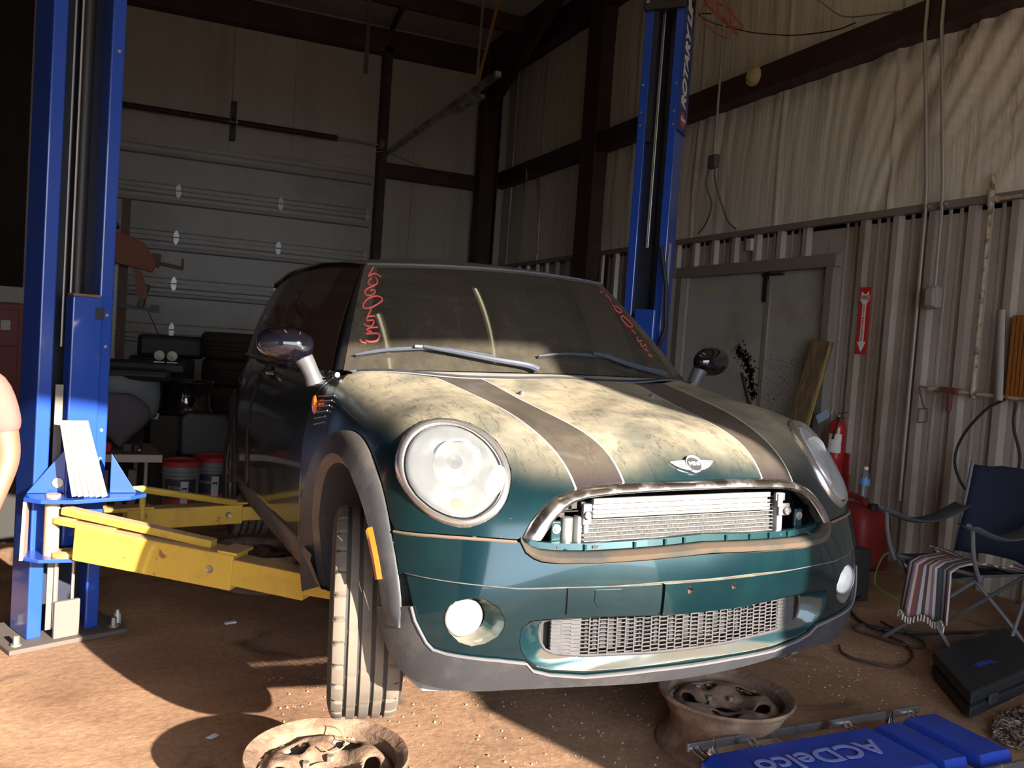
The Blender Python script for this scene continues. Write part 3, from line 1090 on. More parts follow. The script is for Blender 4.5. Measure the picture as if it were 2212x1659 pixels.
def hood_material():
    m = bpy.data.materials.new('dusty_bonnet_paint')
    m.use_nodes = True
    N, L = m.node_tree.nodes, m.node_tree.links
    b = N['Principled BSDF']
    tc = N.new('ShaderNodeTexCoord')
    sp = N.new('ShaderNodeSeparateXYZ')
    L.new(tc.outputs['Object'], sp.inputs['Vector'])

    def mth(op, a, c=None, clamp=False):
        x = N.new('ShaderNodeMath')
        x.operation = op
        x.use_clamp = clamp
        for i, q in enumerate((a, c)):
            if q is None:
                continue
            if isinstance(q, (int, float)):
                x.inputs[i].default_value = q
            else:
                L.new(q, x.inputs[i])
        return x.outputs[0]

    def nz(scale, det=8, rg=0.6, dist=0.0, vec=None):
        n = N.new('ShaderNodeTexNoise')
        n.inputs['Scale'].default_value = scale
        n.inputs['Detail'].default_value = det
        n.inputs['Roughness'].default_value = rg
        n.inputs['Distortion'].default_value = dist
        L.new(vec or tc.outputs['Object'], n.inputs['Vector'])
        return n.outputs['Fac']

    def mr(s, a, c, lo=0.0, hi=1.0):
        r = N.new('ShaderNodeMapRange')
        r.interpolation_type = 'SMOOTHSTEP'
        r.inputs['From Min'].default_value = a
        r.inputs['From Max'].default_value = c
        r.inputs['To Min'].default_value = lo
        r.inputs['To Max'].default_value = hi
        L.new(s, r.inputs['Value'])
        return r.outputs['Result']

    def mx(f, a, c):
        x = N.new('ShaderNodeMix')
        x.data_type = 'RGBA'
        L.new(f, x.inputs['Factor'])
        for k, q in (('A', a), ('B', c)):
            if isinstance(q, tuple):
                x.inputs[k].default_value = (*q, 1)
            else:
                L.new(q, x.inputs[k])
        return x.outputs['Result']
    ax = mth('ABSOLUTE', sp.outputs['X'])
    yo = mth('ADD', mth('MULTIPLY', sp.outputs['Y'], 0.121), 0.348)
    yi = mth('ADD', mth('MULTIPLY', sp.outputs['Y'], 0.092), 0.218)
    so = mth('SUBTRACT', yo, ax)
    si = mth('SUBTRACT', ax, yi)
    # stop the stripes a little before the headlamp side and the front edge
    ins = mth('MULTIPLY', mr(so, -0.0003, 0.0003), mr(si, -0.0003, 0.0003))
    core = mth('MULTIPLY', mr(so, 0.0040, 0.0046), mr(si, 0.0040, 0.0046))
    green = mx(mr(nz(3), .4, .6), GREEN, (0.004, 0.036, 0.044))
    base = mx(ins, green, (0.82, 0.82, 0.80))
    base = mx(core, base, (0.018, 0.014, 0.02))
    g = N.new('ShaderNodeNewGeometry')
    sn = N.new('ShaderNodeSeparateXYZ')
    L.new(g.outputs['Normal'], sn.inputs['Vector'])
    up = mr(sn.outputs['Z'], 0.50, 1.0)
    blot = mr(nz(2.6, 6, 0.55, 0.6), 0.30, 0.62, 0.62, 1.0)
    mott = mr(nz(22, 9, 0.75), 0.25, 0.55, 0.72, 1.0)
    # run-off cracks through the dust, down the bonnet
    mp = N.new('ShaderNodeMapping')
    mp.inputs['Scale'].default_value = (7.0, 1.1, 2.0)
    L.new(tc.outputs['Object'], mp.inputs['Vector'])
    crack = mr(mth('ABSOLUTE', mth('SUBTRACT', nz(2.2, 9, 0.62, 0.3, mp.outputs['Vector']), 0.5)), 0.0, 0.007, 0.45, 1.0)
    fac = mth('MULTIPLY', mth('MULTIPLY', mth('MULTIPLY', up, blot), mott), crack)
    keep = mth('MULTIPLY', ins, mth('SUBTRACT', 1.0, core))
    fac = mth('MULTIPLY', fac, mth('SUBTRACT', 1.0, mth('MULTIPLY', keep, 0.75)))
    fac = mth('MULTIPLY', fac, mth('SUBTRACT', 1.0, mth('MULTIPLY', core, 0.70)))
    fac = mth('MULTIPLY', fac, 0.97)
    dcol = mx(mr(nz(5, 7, 0.6), 0.4, 0.65), (0.40, 0.34, 0.24), (0.27, 0.24, 0.185))
    col = mx(fac, base, dcol)
    spots = mr(nz(105, 3, 0.5), 0.735, 0.77)
    col = mx(mth('MULTIPLY', spots, 0.6), col, (0.6, 0.57, 0.5))
    L.new(col, b.inputs['Base Color'])
    met = mth('MULTIPLY', mth('SUBTRACT', 1.0, fac), mth('MULTIPLY', mth('SUBTRACT', 1.0, ins), 0.6))
    L.new(met, b.inputs['Metallic'])
    L.new(mr(fac, 0.0, 1.0, 0.3, 0.72), b.inputs['Roughness'])
    L.new(mr(fac, 0.0, 0.95, 0.9, 0.06), b.inputs['Coat Weight'])
    b.inputs['Coat Roughness'].default_value = 0.12
    return m


HOOD = hood_material()

# ---- arch curves -------------------------------------------------------
AY, AZ = .69, .335


def arch_pt(phi, r):
    return (AY - r * math.cos(phi), AZ + r * math.sin(phi))


def arch_outer(phi):
    """outer edge of the wheel-arch flare on the body, by angle from straight ahead."""
    d = math.degrees(phi)
    r = np.interp(d, [0, 7, 32, 70, 110, 150, 190], [.457, .457, .431, .437, .452, .452, .43])
    y, z = arch_pt(phi, r)
    return tuple(snap([(.79, y, z)])[0])


ph_a = math.atan2(.564 - AZ, AY - .325)
ph_b = math.radians(122)
ARCHF = [arch_outer(a) for a in np.linspace(ph_a, ph_b, 22)]
halfF = [tuple(p) for p in reversed(CHRTOP)] + SEAMF[0:] + ARCHF[1:]
hs = list(reversed(HSEAM))
hs = [p for p in hs if p[2] > ARCHF[-1][2] + 0.0]
rear = [(.60, 1.04, .936), (.457, .935, .934), (.30, .895, .938), (.15, .888, .945), (0, .885, .948)]
half = halfF + hs + rear
hood_outer = half + mir(reversed(half[1:-1]))
HLr = HLOUT
hood = panel('bonnet', hood_outer, [HLr, mir(HLr)], HOOD, car, h=0.013, solid=0.010)

# front quarter strip between bonnet and door
DOORY = 1.175
q = [HSEAM[0]] + HSEAM[1:]
arch_r = [arch_outer(a) for a in np.linspace(ph_b, math.radians(192), 18)]
qo = q + arch_r[0:] + [(.835, 1.115, .30), (.835, DOORY, .34), (.836, DOORY, .5), (.83, DOORY, .65), (.815, DOORY, .78), (.79, DOORY, .86), (.745, DOORY, .925)]
for L, nm in ((qo, 1), (mir(qo), -1)):
    panel('front_quarter_panel', L, [], PAINTS, car, h=0.02)

# upper bumper
ol = list(reversed(OPENLOW))
flare_edge = [arch_outer(a) for a in np.linspace(ph_a, math.radians(16), 6)]
cr = list(CREASE)
up_half = [(0, .030, .525)] + ol[:-1] + [OPENLOW[0]] + SEAMF + flare_edge[1:] + cr[:-1] + [(0, .018, .459)]
ub = panel('bumper_cover', up_half + mir(reversed(up_half[1:-1])), [], PAINTL, car, h=0.014, off=0.004, solid=0.010)
fe2 = [(.757, .25, .43), (.751, .236, .39)]
lo_half = [(0, .018, .4575)] + [(x, y, z - .002) for x, y, z in reversed(cr[:-1])] + fe2 + VALTOP[1:-1] + [(0, .086, .206)]
HOLEL = HOLE + [(-p[0], p[1], p[2]) for p in reversed(HOLE[:-1])] + mir(HOLEB[:-1]) + [(0, .08, .223)] + list(reversed(HOLEB[:-1]))
lb = panel('lower_bumper_cover', lo_half + mir(reversed(lo_half[1:-1])), [HOLEL, FOG, mir(FOG)], PAINTL, car, h=0.013, off=-0.004, solid=0.010)
# dusty ledge along the crease
m = MB()
crs = dens(CREASE[:-1] + [(0, .018, .459)] + mir(list(reversed(CREASE[:-1]))), 0.03, closed=False)
m.tube([tuple(p) for p in snap(crs, 0.0)], 0.0022, 6)
m.build('bumper_crease', mat('road_dust', (0.09, 0.085, 0.08), rough=0.9, var=(0.10, 0.13, 0.13), vscale=30), car, local=True, smooth=True)
# dusty strip under the bonnet shut line
for sgn in (1, -1):
    L = SEAMF if sgn > 0 else mir(SEAMF)
    a = snap(dens([(p[0], p[1], p[2] - .004) for p in L], .02, False), 0.003)
    MB().tube([tuple(p) for p in a], 0.0042, 6).build('shut_line_dust', mat('tan_dust', (0.14, 0.095, 0.07), rough=0.95), car, local=True, smooth=True)

# shelf and slotted lip of the grille opening
ops = [tuple(p) for p in snap(dens([OPENLOW[0]] + OPENLOW[1:-1] + [(0, .030, .525)] + mir(list(reversed(OPENLOW[1:-1]))) + mir([OPENLOW[0]]), .02, False), 0.004)]
rows = []
for dy, dz in ((0, 0), (.006, .010), (.022, .017), (.04, .020), (.044, .020), (.046, .038), (.060, .038)):
    rows.append([(p[0] * (1 - .35 * dy), p[1] + dy, p[2] + dz) for p in ops])
m = MB().sheet(rows[:4])
m.build('opening_shelf', mat('dusty_shelf', (0.075, 0.052, 0.035), rough=0.95, var=(0.035, 0.037, 0.035), vscale=9, vlo=.4, vhi=.7), car, local=True, smooth=True, solid=0.004)
m = MB().sheet(rows[3:])
lip = m.build('slotted_lip', mat('teal_lip_paint', (0.006, 0.042, 0.052), rough=0.35, metal=0.4, coat=.6), car, local=True, solid=0.003)
m = MB()
for x in (-.40, -.31, -.23, -.17, -.10, -.03, .05, .13, .20, .28, .36):
    p = min(ops, key=lambda c: abs(c[0] - x))
    m.box((x, p[1] + .0475, p[2] + .030), (.03 if abs(x) > .1 else .02, .004, .007))
m.build_each('slot', BLACKP, lip, local=True)
m = MB()
for x in (-.345, -.21, -.12, -.06, .08, .165, .24, .32):
    p = min(ops, key=lambda c: abs(c[0] - x))
    m.box((x, p[1] + .043, p[2] + .030), (.006, .012, .018))
m.build_each('clip', mat('teal_lip_paint', (0, 0, 0)), lip, local=True)

# ---- chrome grille surround -------------------------------------------
top = dens(CHRTOP + [(0, .1, .7055)], .02, False)
bot = dens(CHRBOT + [(0, .089, .682)], .02, False)
ss = np.linspace(0, 1, 40)


def resamp(L, ss):
    L = np.asarray(L)
    d = np.r_[0, np.cumsum(np.linalg.norm(np.diff(L, axis=0), axis=1))]
    d /= d[-1]
    return np.stack([np.interp(ss, d, L[:, k]) for k in range(3)], -1)


T_, B_ = snap(resamp(top, ss), .0015), snap(resamp(bot, ss), .006)
rows = []
for w, bu in ((0, 0), (.15, .007), (.5, .011), (.85, .008), (1, .0)):
    r_ = T_ * (1 - w) + B_ * w
    d = r_ - OC
    d /= np.linalg.norm(d, axis=1)[:, None]
    r_ = r_ + d * bu
    rows.append(np.r_[r_, r_[::-1][1:] * [-1, 1, 1]])
last = rows[-1].copy()
last[:, 1] += .035
last[:, 2] -= .002
rows.append(last)
first = rows[0].copy()
first[:, 1] += .03
rows.insert(0, first)
MB().sheet(rows).build('grille_surround', CHROMED, car, local=True, smooth=True, angle=50)

# ---- inside the grille opening ----------------------------------------
bay = MB()
bay.add([(-.49, .19, .50), (.49, .19, .50), (.49, .42, .50), (-.49, .42, .50), (-.40, .19, .675), (.40, .19, .675), (.40, .42, .69), (-.40, .42, .69)],
        [(0, 1, 2, 3), (2, 3, 7, 6), (0, 3, 7, 4), (1, 2, 6, 5), (4, 5, 6, 7)])
bay.build('engine_bay', BLACKP, car, local=True)
FIN = bpy.data.materials.new('cooling_fins')
FIN.use_nodes = True
_N, _L = FIN.node_tree.nodes, FIN.node_tree.links
_b = _N['Principled BSDF']
_tc = _N.new('ShaderNodeTexCoord')
_mp = _N.new('ShaderNodeMapping')
_mp.inputs['Scale'].default_value = (420, 30, 60)
_L.new(_tc.outputs['Object'], _mp.inputs['Vector'])
_nz = _N.new('ShaderNodeTexNoise')
_nz.inputs['Scale'].default_value = 1.0
_nz.inputs['Detail'].default_value = 3
_L.new(_mp.outputs['Vector'], _nz.inputs['Vector'])
_cr = _N.new('ShaderNodeValToRGB')
_cr.color_ramp.elements[0].position = .42
_cr.color_ramp.elements[0].color = (.008, .008, .008, 1)
_cr.color_ramp.elements[1].position = .62
_cr.color_ramp.elements[1].color = (.075, .072, .07, 1)
_L.new(_nz.outputs['Fac'], _cr.inputs['Fac'])
_L.new(_cr.outputs['Color'], _b.inputs['Base Color'])
_b.inputs['Roughness'].default_value = .6
condenser = MB().box((0, .172, .583), (.64, .016, .13)).build('condenser', FIN, car, local=True)
m = MB()
for i in range(12):
    z = .523 + i * .0112
    if i > 7:
        z = .523 + 8 * .0112 + (i - 8) * .0105
    m.box((0.003, .160, z), (.635, .016, .0026))
m.build_each('cooling_tube', mat('tube_alu', (.24, .24, .24), rough=.5, metal=.3), condenser, local=True, bevel=.001)
m = MB().box((-.005, .152, .6315), (.585, .016, .045))
m.build('upper_core', mat('bright_fins', (0.13, 0.13, 0.13), rough=.45, metal=.3, var=(.26, .26, .26), vscale=60), condenser, local=True)
m = MB()
for z in (.6555, .6485, .634, .622, .612):
    m.box((-.005, .141, z), (.59, .012, .0045 if z < .65 else .009))
m.build_each('upper_bar', mat('bar_alu', (.34, .34, .34), rough=.5, metal=.3), condenser, local=True, bevel=.001)
MB().cyl((-.368, .155, .52), (-.368, .155, .612), .017, n=20).lathe([(0.0001, .001), (.012, .001), (.017, -.002)], (-.368, .155, .612), n=20).build('receiver_drier', ALU, condenser, local=True, smooth=True)
m = MB().box((-.335, .155, .567), (.012, .03, .095)).box((.335, .155, .575), (.02, .03, .115))
m.build_each('side_tank', mat('grey_tank', (.40, .40, .41), rough=.5), condenser, local=True, bevel=.004)
m = MB().box((-.318, .140, .62), (.026, .014, .055)).box((-.318, .142, .589), (.015, .012, .04)).box((.345, .140, .607), (.042, .012, .036)).box((.325, .138, .635), (.02, .016, .04)).box((.328, .14, .645), (.035, .012, .025))
m.build_each('mount_bracket', mat('grey_plastic_bracket', (.13, .13, .145), rough=.5), condenser, local=True, bevel=.003)
m = MB()
for c in ((-.318, .131, .620), (.352, .132, .605)):
    m.lathe([(0.001, 0), (.004, -.001), (.011, 0), (.011, .006)], c, (0, -1, 0), 18)
m.build_each('bolt', ALU, condenser, local=True, smooth=True)
m = MB().box((-.38, .165, .64), (.05, .03, .02)).box((-.355, .15, .65), (.018, .02, .03)).box((-.37, .16, .655), (.06, .02, .008)).box((-.39, .18, .615), (.05, .02, .012))
m.build('latch', BLACKP, car, local=True, bevel=.002)
# teal bumper brackets with studs
for sgn in (-1, 1):
    m = MB().box((sgn * .405, .145, .578), (.028, .012, .055)).bar((sgn * .405, .145, .555), (sgn * (.375 if sgn < 0 else .44), .105, .53), .03, .008)
    m.build('bumper_bracket', MATS['teal_lip_paint'], car, local=True, bevel=.003)
    MB().lathe([(0.001, .006), (.006, .006), (.006, .002), (.012, .002), (.012, 0)], (sgn * .405, .139, .586), (0, -1, 0), 18).build('stud', ALU, car, local=True, smooth=True)

# ---- licence plate plinth, tow cover ----------------------------------
for nm, x0, x1, z0, z1, o_ in (('licence_plate_plinth', -.147, .147, .372, .457, .010), ('plinth_side_panel', .150, .42, .380, .455, .0035), ('plinth_side_panel', -.42, -.150, .380, .455, .0035)):
    L = [(x0, .03, z0), (x1, .03, z0), (x1, .03, z1), (x0, .03, z1)]
    panel(nm, L, [], PAINTL, car, h=.014, off=o_ - .002, gap=.0006, solid=.012)
pl = [o for o in COL.objects if o.name == 'licence_plate_plinth'][0]
for x in (-.0715, .0715):
    c = snap([(x, .02, .436)], .008)[0]
    MB().lathe([(0.001, .004), (.007, .0035), (.0095, .001), (.0095, 0)], tuple(c), (x * .3, -1, 0), 18).build('screw', CHROME, pl, local=True, smooth=True)
tw = [(-.335, .05, .448), (-.335, .05, .418), (-.325, .05, .403), (-.30, .05, .398), (-.275, .05, .403), (-.262, .05, .418), (-.262, .05, .448)]
panel('tow_eye_cover', tw, [], PAINTL, car, h=.01, off=.0035, gap=.0, solid=.008)

# ---- lower grille -----------------------------------------------------
inner = [(.437, .32), (.434, .338), (.424, .350), (.40, .3555), (.3, .358), (.15, .362), (0, .363), (-.15, .362), (-.3, .358), (-.40, .3555), (-.424, .350), (-.434, .338),
         (-.437, .32), (-.433, .296), (-.42, .275), (-.395, .263), (-.32, .255), (-.125, .249), (0, .248), (.125, .249), (.32, .255), (.395, .263), (.42, .275), (.433, .296)]


def gy(x):
    return .098 + .055 * (abs(x) / .44) ** 2.2


inn3 = [(x, gy(x), z) for x, z in inner]
# recess wall between painted edge and mesh
out_l = resamp(dens([tuple(p) for p in HOLEL] + [HOLEL[0]], .01, False), np.linspace(0, 1, 121))
out_l = snap(out_l, -.004)


def ang(p):
    return math.atan2((p[2] - .30) * 3.0, p[0])


def by_angle(L, angs):
    L = np.asarray(dens([tuple(p) for p in L], .006))
    a = np.array([ang(p) for p in L])
    o = np.argsort(a)
    a, L = a[o], L[o]
    a = np.r_[a - 2 * PI, a, a + 2 * PI]
    L = np.r_[L, L, L]
    return np.stack([np.interp(angs, a, L[:, k]) for k in range(3)], -1)


angs = np.linspace(-PI, PI, 145)
O_ = snap(by_angle(HOLEL, angs), -.004)
I_ = by_angle(inn3, angs)
mid = O_ * .75 + I_ * .25
mid[:, 1] = O_[:, 1] * .9 + I_[:, 1] * .1 + .001
MB().sheet([O_, mid, O_ * .35 + I_ * .65, I_]).build('grille_recess', mat('recess_paint', (0.004, 0.032, 0.042), rough=.35, metal=.5, coat=.8, dust=(0.07, 0.054, 0.038), dlo=.3, dhi=.6, damt=.95, dscale=5), car, local=True, smooth=True, angle=180)
GRP = mat('grey_grille_plastic', (0.048, 0.046, 0.052), rough=.7, var=(.034, .033, .036), vscale=30)
lg = MB()
for x in np.linspace(-.405, .405, 33):
    i = [p for p in inner]
    zt = .357 if abs(x) < .4 else .35
    zb = np.interp(abs(x), [0, .125, .32, .395, .42], [.248, .249, .255, .263, .275])
    lg.box((x, gy(x) + .002, (zt + zb) / 2), (.0042, .008, zt - zb))
grille = lg.build('lower_grille', GRP, car, local=True)
m = MB()
xs = np.linspace(-.405, .405, 33)
for a, b in zip(xs[:-1], xs[1:]):
    xm = (a + b) / 2
    zb = np.interp(abs(xm), [0, .125, .32, .395, .42], [.248, .249, .255, .263, .275])
    zt = .357
    n = 10
    closed = abs(xm) > .335
    for k in range(n):
        z = zb + (zt - zb) * (k + .5 + (.25 if int((xm + 1) * 40) % 2 else -.05)) / n
        if closed:
            m.bar((a, gy(a) + .001, z), (b, gy(b) + .001, z), .010, .0085, up=(0, .35, 1))
        else:
            m.bar((a, gy(a) + .004, z), (b, gy(b) + .004, z), .012, .0028, up=(0, .55, 1))
m.build('louvre', GRP, grille, local=True)
m = MB().tube([tuple(p) for p in np.array(inn3) + [0, -.002, 0]], .0045, 6, closed=True)
m.build('rim', GRP, grille, local=True, smooth=True)
m = MB().prism([(x, z) for x, z in inner][::-1], 1, .165, .17)
m.build('backing', BLACKP, grille, local=True)

# ---- lower valance and wheel-arch flares ------------------------------
vb = [(.797, .350, .368), (.795, .335, .33), (.782, .312, .27), (.765, .285, .225), (.742, .262, .203), (.715, .24, .190), (.61, .195, .183), (.51, .163, .180), (.41, .150, .176), (.258, .124, .172), (.10, .106, .167), (0, .105, .166)]
vh = VALTOP[:-1] + [(0, .086, .205)] + list(reversed(vb))[1:]
vfull = VALTOP[:-1] + [(0, .086, .2045)] + mir(list(reversed(VALTOP[:-1]))) + mir(vb)[:-1] + list(reversed(vb))
panel('lower_valance', vfull, [], PLASTIC, car, h=.013, off=.004, gap=.0, solid=.014)
m = MB()
vt = snap(dens(VALTOP[:-1] + [(0, .086, .205)] + mir(list(reversed(VALTOP[:-1]))), .02, False), .004)
m.tube([tuple(p) for p in vt], .0035, 6)
m.build('valance_edge', mat('valance_edge_grey', (.11, .11, .12), rough=.6), car, local=True, smooth=True)
m = MB()
for sgn in (-1, 1):
    P = []
    for x, y0_, d in ((.735, .29, 0), (.70, .25, .030), (.60, .21, .028), (.50, .185, .018), (.42, .17, .006), (.36, .16, 0)):
        P.append([(sgn * x, y0_ + .02, .19), (sgn * x, y0_ + .025, .185 - d), (sgn * x, y0_ + .035, .185 - d), (sgn * x, y0_ + .04, .19)])
    m.sheet(P)
m.build_each('air_deflector', mat('grey_deflector', (.24, .25, .26), rough=.6), car, local=True)


def flare(sgn):
    rows = []
    phis = np.radians(np.r_[np.linspace(-1, 32, 8), np.linspace(37, 197, 44)])
    for a in phis:
        o_ = np.array(arch_outer(a))
        dg = math.degrees(a)
        xr = np.interp(dg, [0, 30, 60, 120, 160, 197], [.80, .822, .838, .840, .825, .79])
        y1, z1 = arch_pt(a, .378)
        y2, z2 = arch_pt(a, .350)
        y3, z3 = arch_pt(a, .345)
        R1 = np.array([xr, y1, z1])
        mid_ = (o_ * .5 + R1 * .5) + np.array([.008, 0, 0])
        R2 = np.array([xr - .018, y2, z2])
        R3 = np.array([xr - .07, y3, z3])
        rows.append([o_ + [.002, 0, 0], o_ + [.010, 0, 0], mid_, R1, R2, R3])
    P = np.array(rows) * [sgn, 1, 1]
    f = MB().sheet(P[:, :4]).build('wheel_arch_flare', PLASTIC, car, local=True, smooth=True, angle=60)
    MB().sheet(P[:, 3:5]).build('arch_lip', PLDUST, f, local=True, smooth=True)
    # side marker lamp set in the flare
    L = []
    for a in np.radians(np.linspace(16, 36, 9)):
        row = []
        for r_ in (.360, .366, .386, .392):
            y_, z_ = arch_pt(a, r_)
            xr = np.interp(math.degrees(a), [0, 30, 60], [.80, .822, .838])
            row.append((sgn * (xr + (.006 if .361 < r_ < .39 else -.006)), y_ - .003, z_))
        L.append(row)
    MB().sheet(L).build('side_marker', AMBER, f, local=True, smooth=True, angle=30)
    # liner inside the arch
    rows = []
    for a in np.radians(np.linspace(-5, 200, 40)):
        y3, z3 = arch_pt(a, .347)
        y4, z4 = arch_pt(a, .36)
        xr = np.interp(math.degrees(a), [0, 30, 60, 120, 160, 197], [.80, .822, .838, .840, .825, .79]) - .019
        y2_, z2_ = arch_pt(a, .350)
        rows.append([(sgn * xr, y2_, z2_), (sgn * (xr - .02), y3, z3), (sgn * .70, y4, z4), (sgn * .52, y4, z4), (sgn * .50, *arch_pt(a, .05))])
    MB().sheet(rows).build('arch_liner', mat('liner_felt', (.045, .048, .052), rough=.7, var=(.09, .09, .09), vscale=30, vlo=.6, vhi=.75), f, local=True, smooth=True, angle=60)
    return f


flare(-1)
flare(1)

# ---- headlamps --------------------------------------------------------
GLASS = glass_mat('lamp_glass', (1, 1, 1), dust=(0.80, 0.83, 0.84), damt=0.17)
REFL = mat('lamp_reflector', (0.95, 0.95, 0.95), rough=.45, metal=.2)


def headlamp(sgn):
    h = bpy.data.objects.new('headlamp', None)
    COL.objects.link(h)
    h.parent = car
    ORG[h.name] = Matrix.Identity(4)
    ss = np.linspace(0, 1, 73)[:-1]

    def by_ang(L):
        L = np.asarray(dens([tuple(p) for p in L], .004))
        c = np.asarray(HLIN).mean(0)
        q = to2(L) - to2([c])[0]
        a = np.arctan2(q[:, 1], q[:, 0])
        o = np.argsort(a)
        a, L = a[o], L[o]
        a = np.r_[a - 2 * PI, a, a + 2 * PI]
        L = np.r_[L, L, L]
        t = np.linspace(-PI, PI, 73)[:-1]
        K = np.stack([np.interp(t, a, L[:, k]) for k in range(3)], -1)
        # light smoothing
        for _ in range(2):
            K = (np.roll(K, 1, 0) + 2 * K + np.roll(K, -1, 0)) / 4
        return K
    O = by_ang(HLOUT)
    I = by_ang(HLIN)
    c = I.mean(0)
    # best-fit outward normal of the lamp
    _, _, vt_ = np.linalg.svd(I - c)
    nn = vt_[2]
    if nn @ (c - OC) < 0:
        nn = -nn
    F_ = np.array([sgn, 1, 1])

    def close(rows):
        rows = [np.r_[r_, r_[:1]] * F_ for r_ in rows]
        return rows
    O1 = snap(O, .001)
    O0 = O1 - nn * .012
    I1 = snap(I, .006)
    ring = [O0, O1, O1 * .8 + I1 * .2 + nn * .006, O1 * .5 + I1 * .5 + nn * .009, O1 * .15 + I1 * .85 + nn * .006, I1, I1 - nn * .02]
    MB().sheet(close(ring)).build('chrome_ring', mat('ring_silver', (.72, .72, .75), rough=.25, metal=.9, var=(.5, .48, .47), vscale=14, vlo=.5, vhi=.7, vrough=.45), h, local=True, smooth=True, angle=180)
    # gasket
    g0 = c + (I1 - c) * .995 - nn * .004
    g1 = c + (I1 - c) * .955 - nn * .005
    MB().sheet(close([g0, g1])).build('gasket', BLACKP, h, local=True)
    # domed glass
    rows = []
    for s in (.96, .93, .85, .7, .5, .3, .12, .01):
        r_ = c + (I1 - c) * s
        rows.append(r_ + nn * (.016 * (1 - s * s) + .004 - .006 * (s > .94)))
    MB().sheet(close(rows)).build('lens', GLASS, h, local=True, smooth=True, angle=180)
    # housing bowl
    ax = np.array([.18, -.95, -.05])
    ax /= np.linalg.norm(ax)
    rows = []
    for s, d in ((.955, -.005), (.95, .03), (.92, .055), (.80, .08), (.55, .095), (.2, .10), (.01, .10)):
        rows.append(c + (I1 - c) * s - (nn * .5 + ax * .5) * d)
    MB().sheet(close(rows)).build('housing_bowl', REFL, h, local=True, smooth=True, angle=60)
    # projector / main reflector cup
    cc = (c + np.array([-.006, .0, .030]) - nn * .03) * F_
    axf = ax * F_
    m = MB()
    m.lathe([(.068, .0), (.064, .006), (.060, 0), (.056, -.02), (.045, -.042), (.025, -.055), (.012, -.058)], tuple(cc), tuple(axf), 40)
    m.build('main_reflector', mat('bright_reflector', (.95, .95, .95), rough=.3, metal=.55), h, local=True, smooth=True, angle=60)
    MB().lathe([(.001, .012), (.012, .008), (.018, 0), (.018, -.05)], tuple(cc - axf * .02), tuple(axf), 20).build('bulb_shield', ALU, h, local=True, smooth=True)
    # amber indicator bulb behind the lens
    c2 = (c + np.array([-.005, -.012, -.075]) - nn * .03) * F_
    MB().lathe([(.001, .016), (.012, .013), (.018, .002), (.014, -.015), (.008, -.03)], tuple(c2), tuple(axf), 18).build('indicator_bulb', mat('amber_bulb', (.9, .55, .03), rough=.25), h, local=True, smooth=True)
    if sgn > 0:
        # orange reflector crescent
        L = []
        for y_, z_, x_, wd in ((.222, .702, .600, .004), (.222, .685, .611, .011), (.214, .665, .612, .014), (.205, .645, .603, .013), (.196, .630, .588, .009), (.190, .620, .575, .003)):
            L.append([(x_ - wd, y_ - wd * .3, z_), (x_ + wd, y_ + wd * .9, z_)])
        MB().sheet(L).build('indicator_crescent', AMBER, h, local=True, smooth=True)
    # round cap at the inner edge of the glass
    k = int(np.argmin(I1[:, 0] + (np.abs(I1[:, 2] - .695)) * 2))
    c3 = I1[k]
    rows = []
    import itertools
    C3 = c + (c3 - c) * .83
    ux = (c3 - c) / np.linalg.norm(c3 - c)
    uy = np.cross(nn, ux)
    for rr, hh in ((.046, -.012), (.046, .006), (.043, .009), (.022, .0115), (.001, .012)):
        ring_ = []
        for t in np.linspace(0, 2 * PI, 37):
            p = C3 + ux * rr * math.cos(t) * .62 + uy * rr * math.sin(t)
            ring_.append(p + nn * hh)
        rows.append(np.array(ring_) * F_)
    MB().sheet(rows).build('washer_cap', mat('cap_silver', (.55, .55, .58), rough=.4, metal=.4), h, local=True, smooth=True, angle=50)
    return h


headlamp(-1)
headlamp(1)

# ---- fog lamps --------------------------------------------------------
for sgn in (-1, 1):
    f = bpy.data.objects.new('fog_lamp', None)
    COL.objects.link(f)
    f.parent = car
    ORG[f.name] = Matrix.Identity(4)
    K = np.asarray(dens([tuple(p) for p in FOG], .008))
    c = K.mean(0)
    F_ = np.array([sgn, 1, 1])
    K0 = snap(K, -.004)
    cc = np.array([.628, .185, .368])
    rows = [K0]
    for s, d in ((.97, .008), (.9, .022), (.78, .034)):
        cen = c * (1 - d / .034) + cc * (d / .034)
        r_ = cen + (K0 - c) * s
        r_[:, 1] = K0[:, 1] * (1 - d / .034) + (cc[1]) * (d / .034)
        rows.append(r_)
    rows = [np.r_[r_, r_[:1]] * F_ for r_ in rows]
    MB().sheet(rows).build('fog_lamp_recess', mat('fog_recess', (.03, .075, .078), rough=.4, metal=.3, coat=.6, dust=(.17, .155, .12), dlo=.3, dhi=.8, damt=.95), f, local=True, smooth=True, angle=60)
    axf = np.array([.10, -1, 0]) * F_
    c2 = np.array([.636, .178, .371]) * F_
    MB().lathe([(.046, -.03), (.049, .0), (.0485, .008), (.0455, .010), (.044, .008)], tuple(c2), tuple(axf), 36).build('fog_lamp_ring', ALU, f, local=True, smooth=True, angle=40)
    MB().lathe([(.0445, .006), (.035, .012), (.018, .0155), (.001, .0165)], tuple(c2), tuple(axf), 36).build('fog_lamp_lens', glass_mat('fog_glass', dust=(.85, .88, .88), damt=.45), f, local=True, smooth=True, angle=180)
    MB().lathe([(.043, .002), (.036, -.012), (.02, -.024), (.001, -.028)], tuple(c2), tuple(axf), 36).build('fog_lamp_reflector', REFL, f, local=True, smooth=True, angle=180)

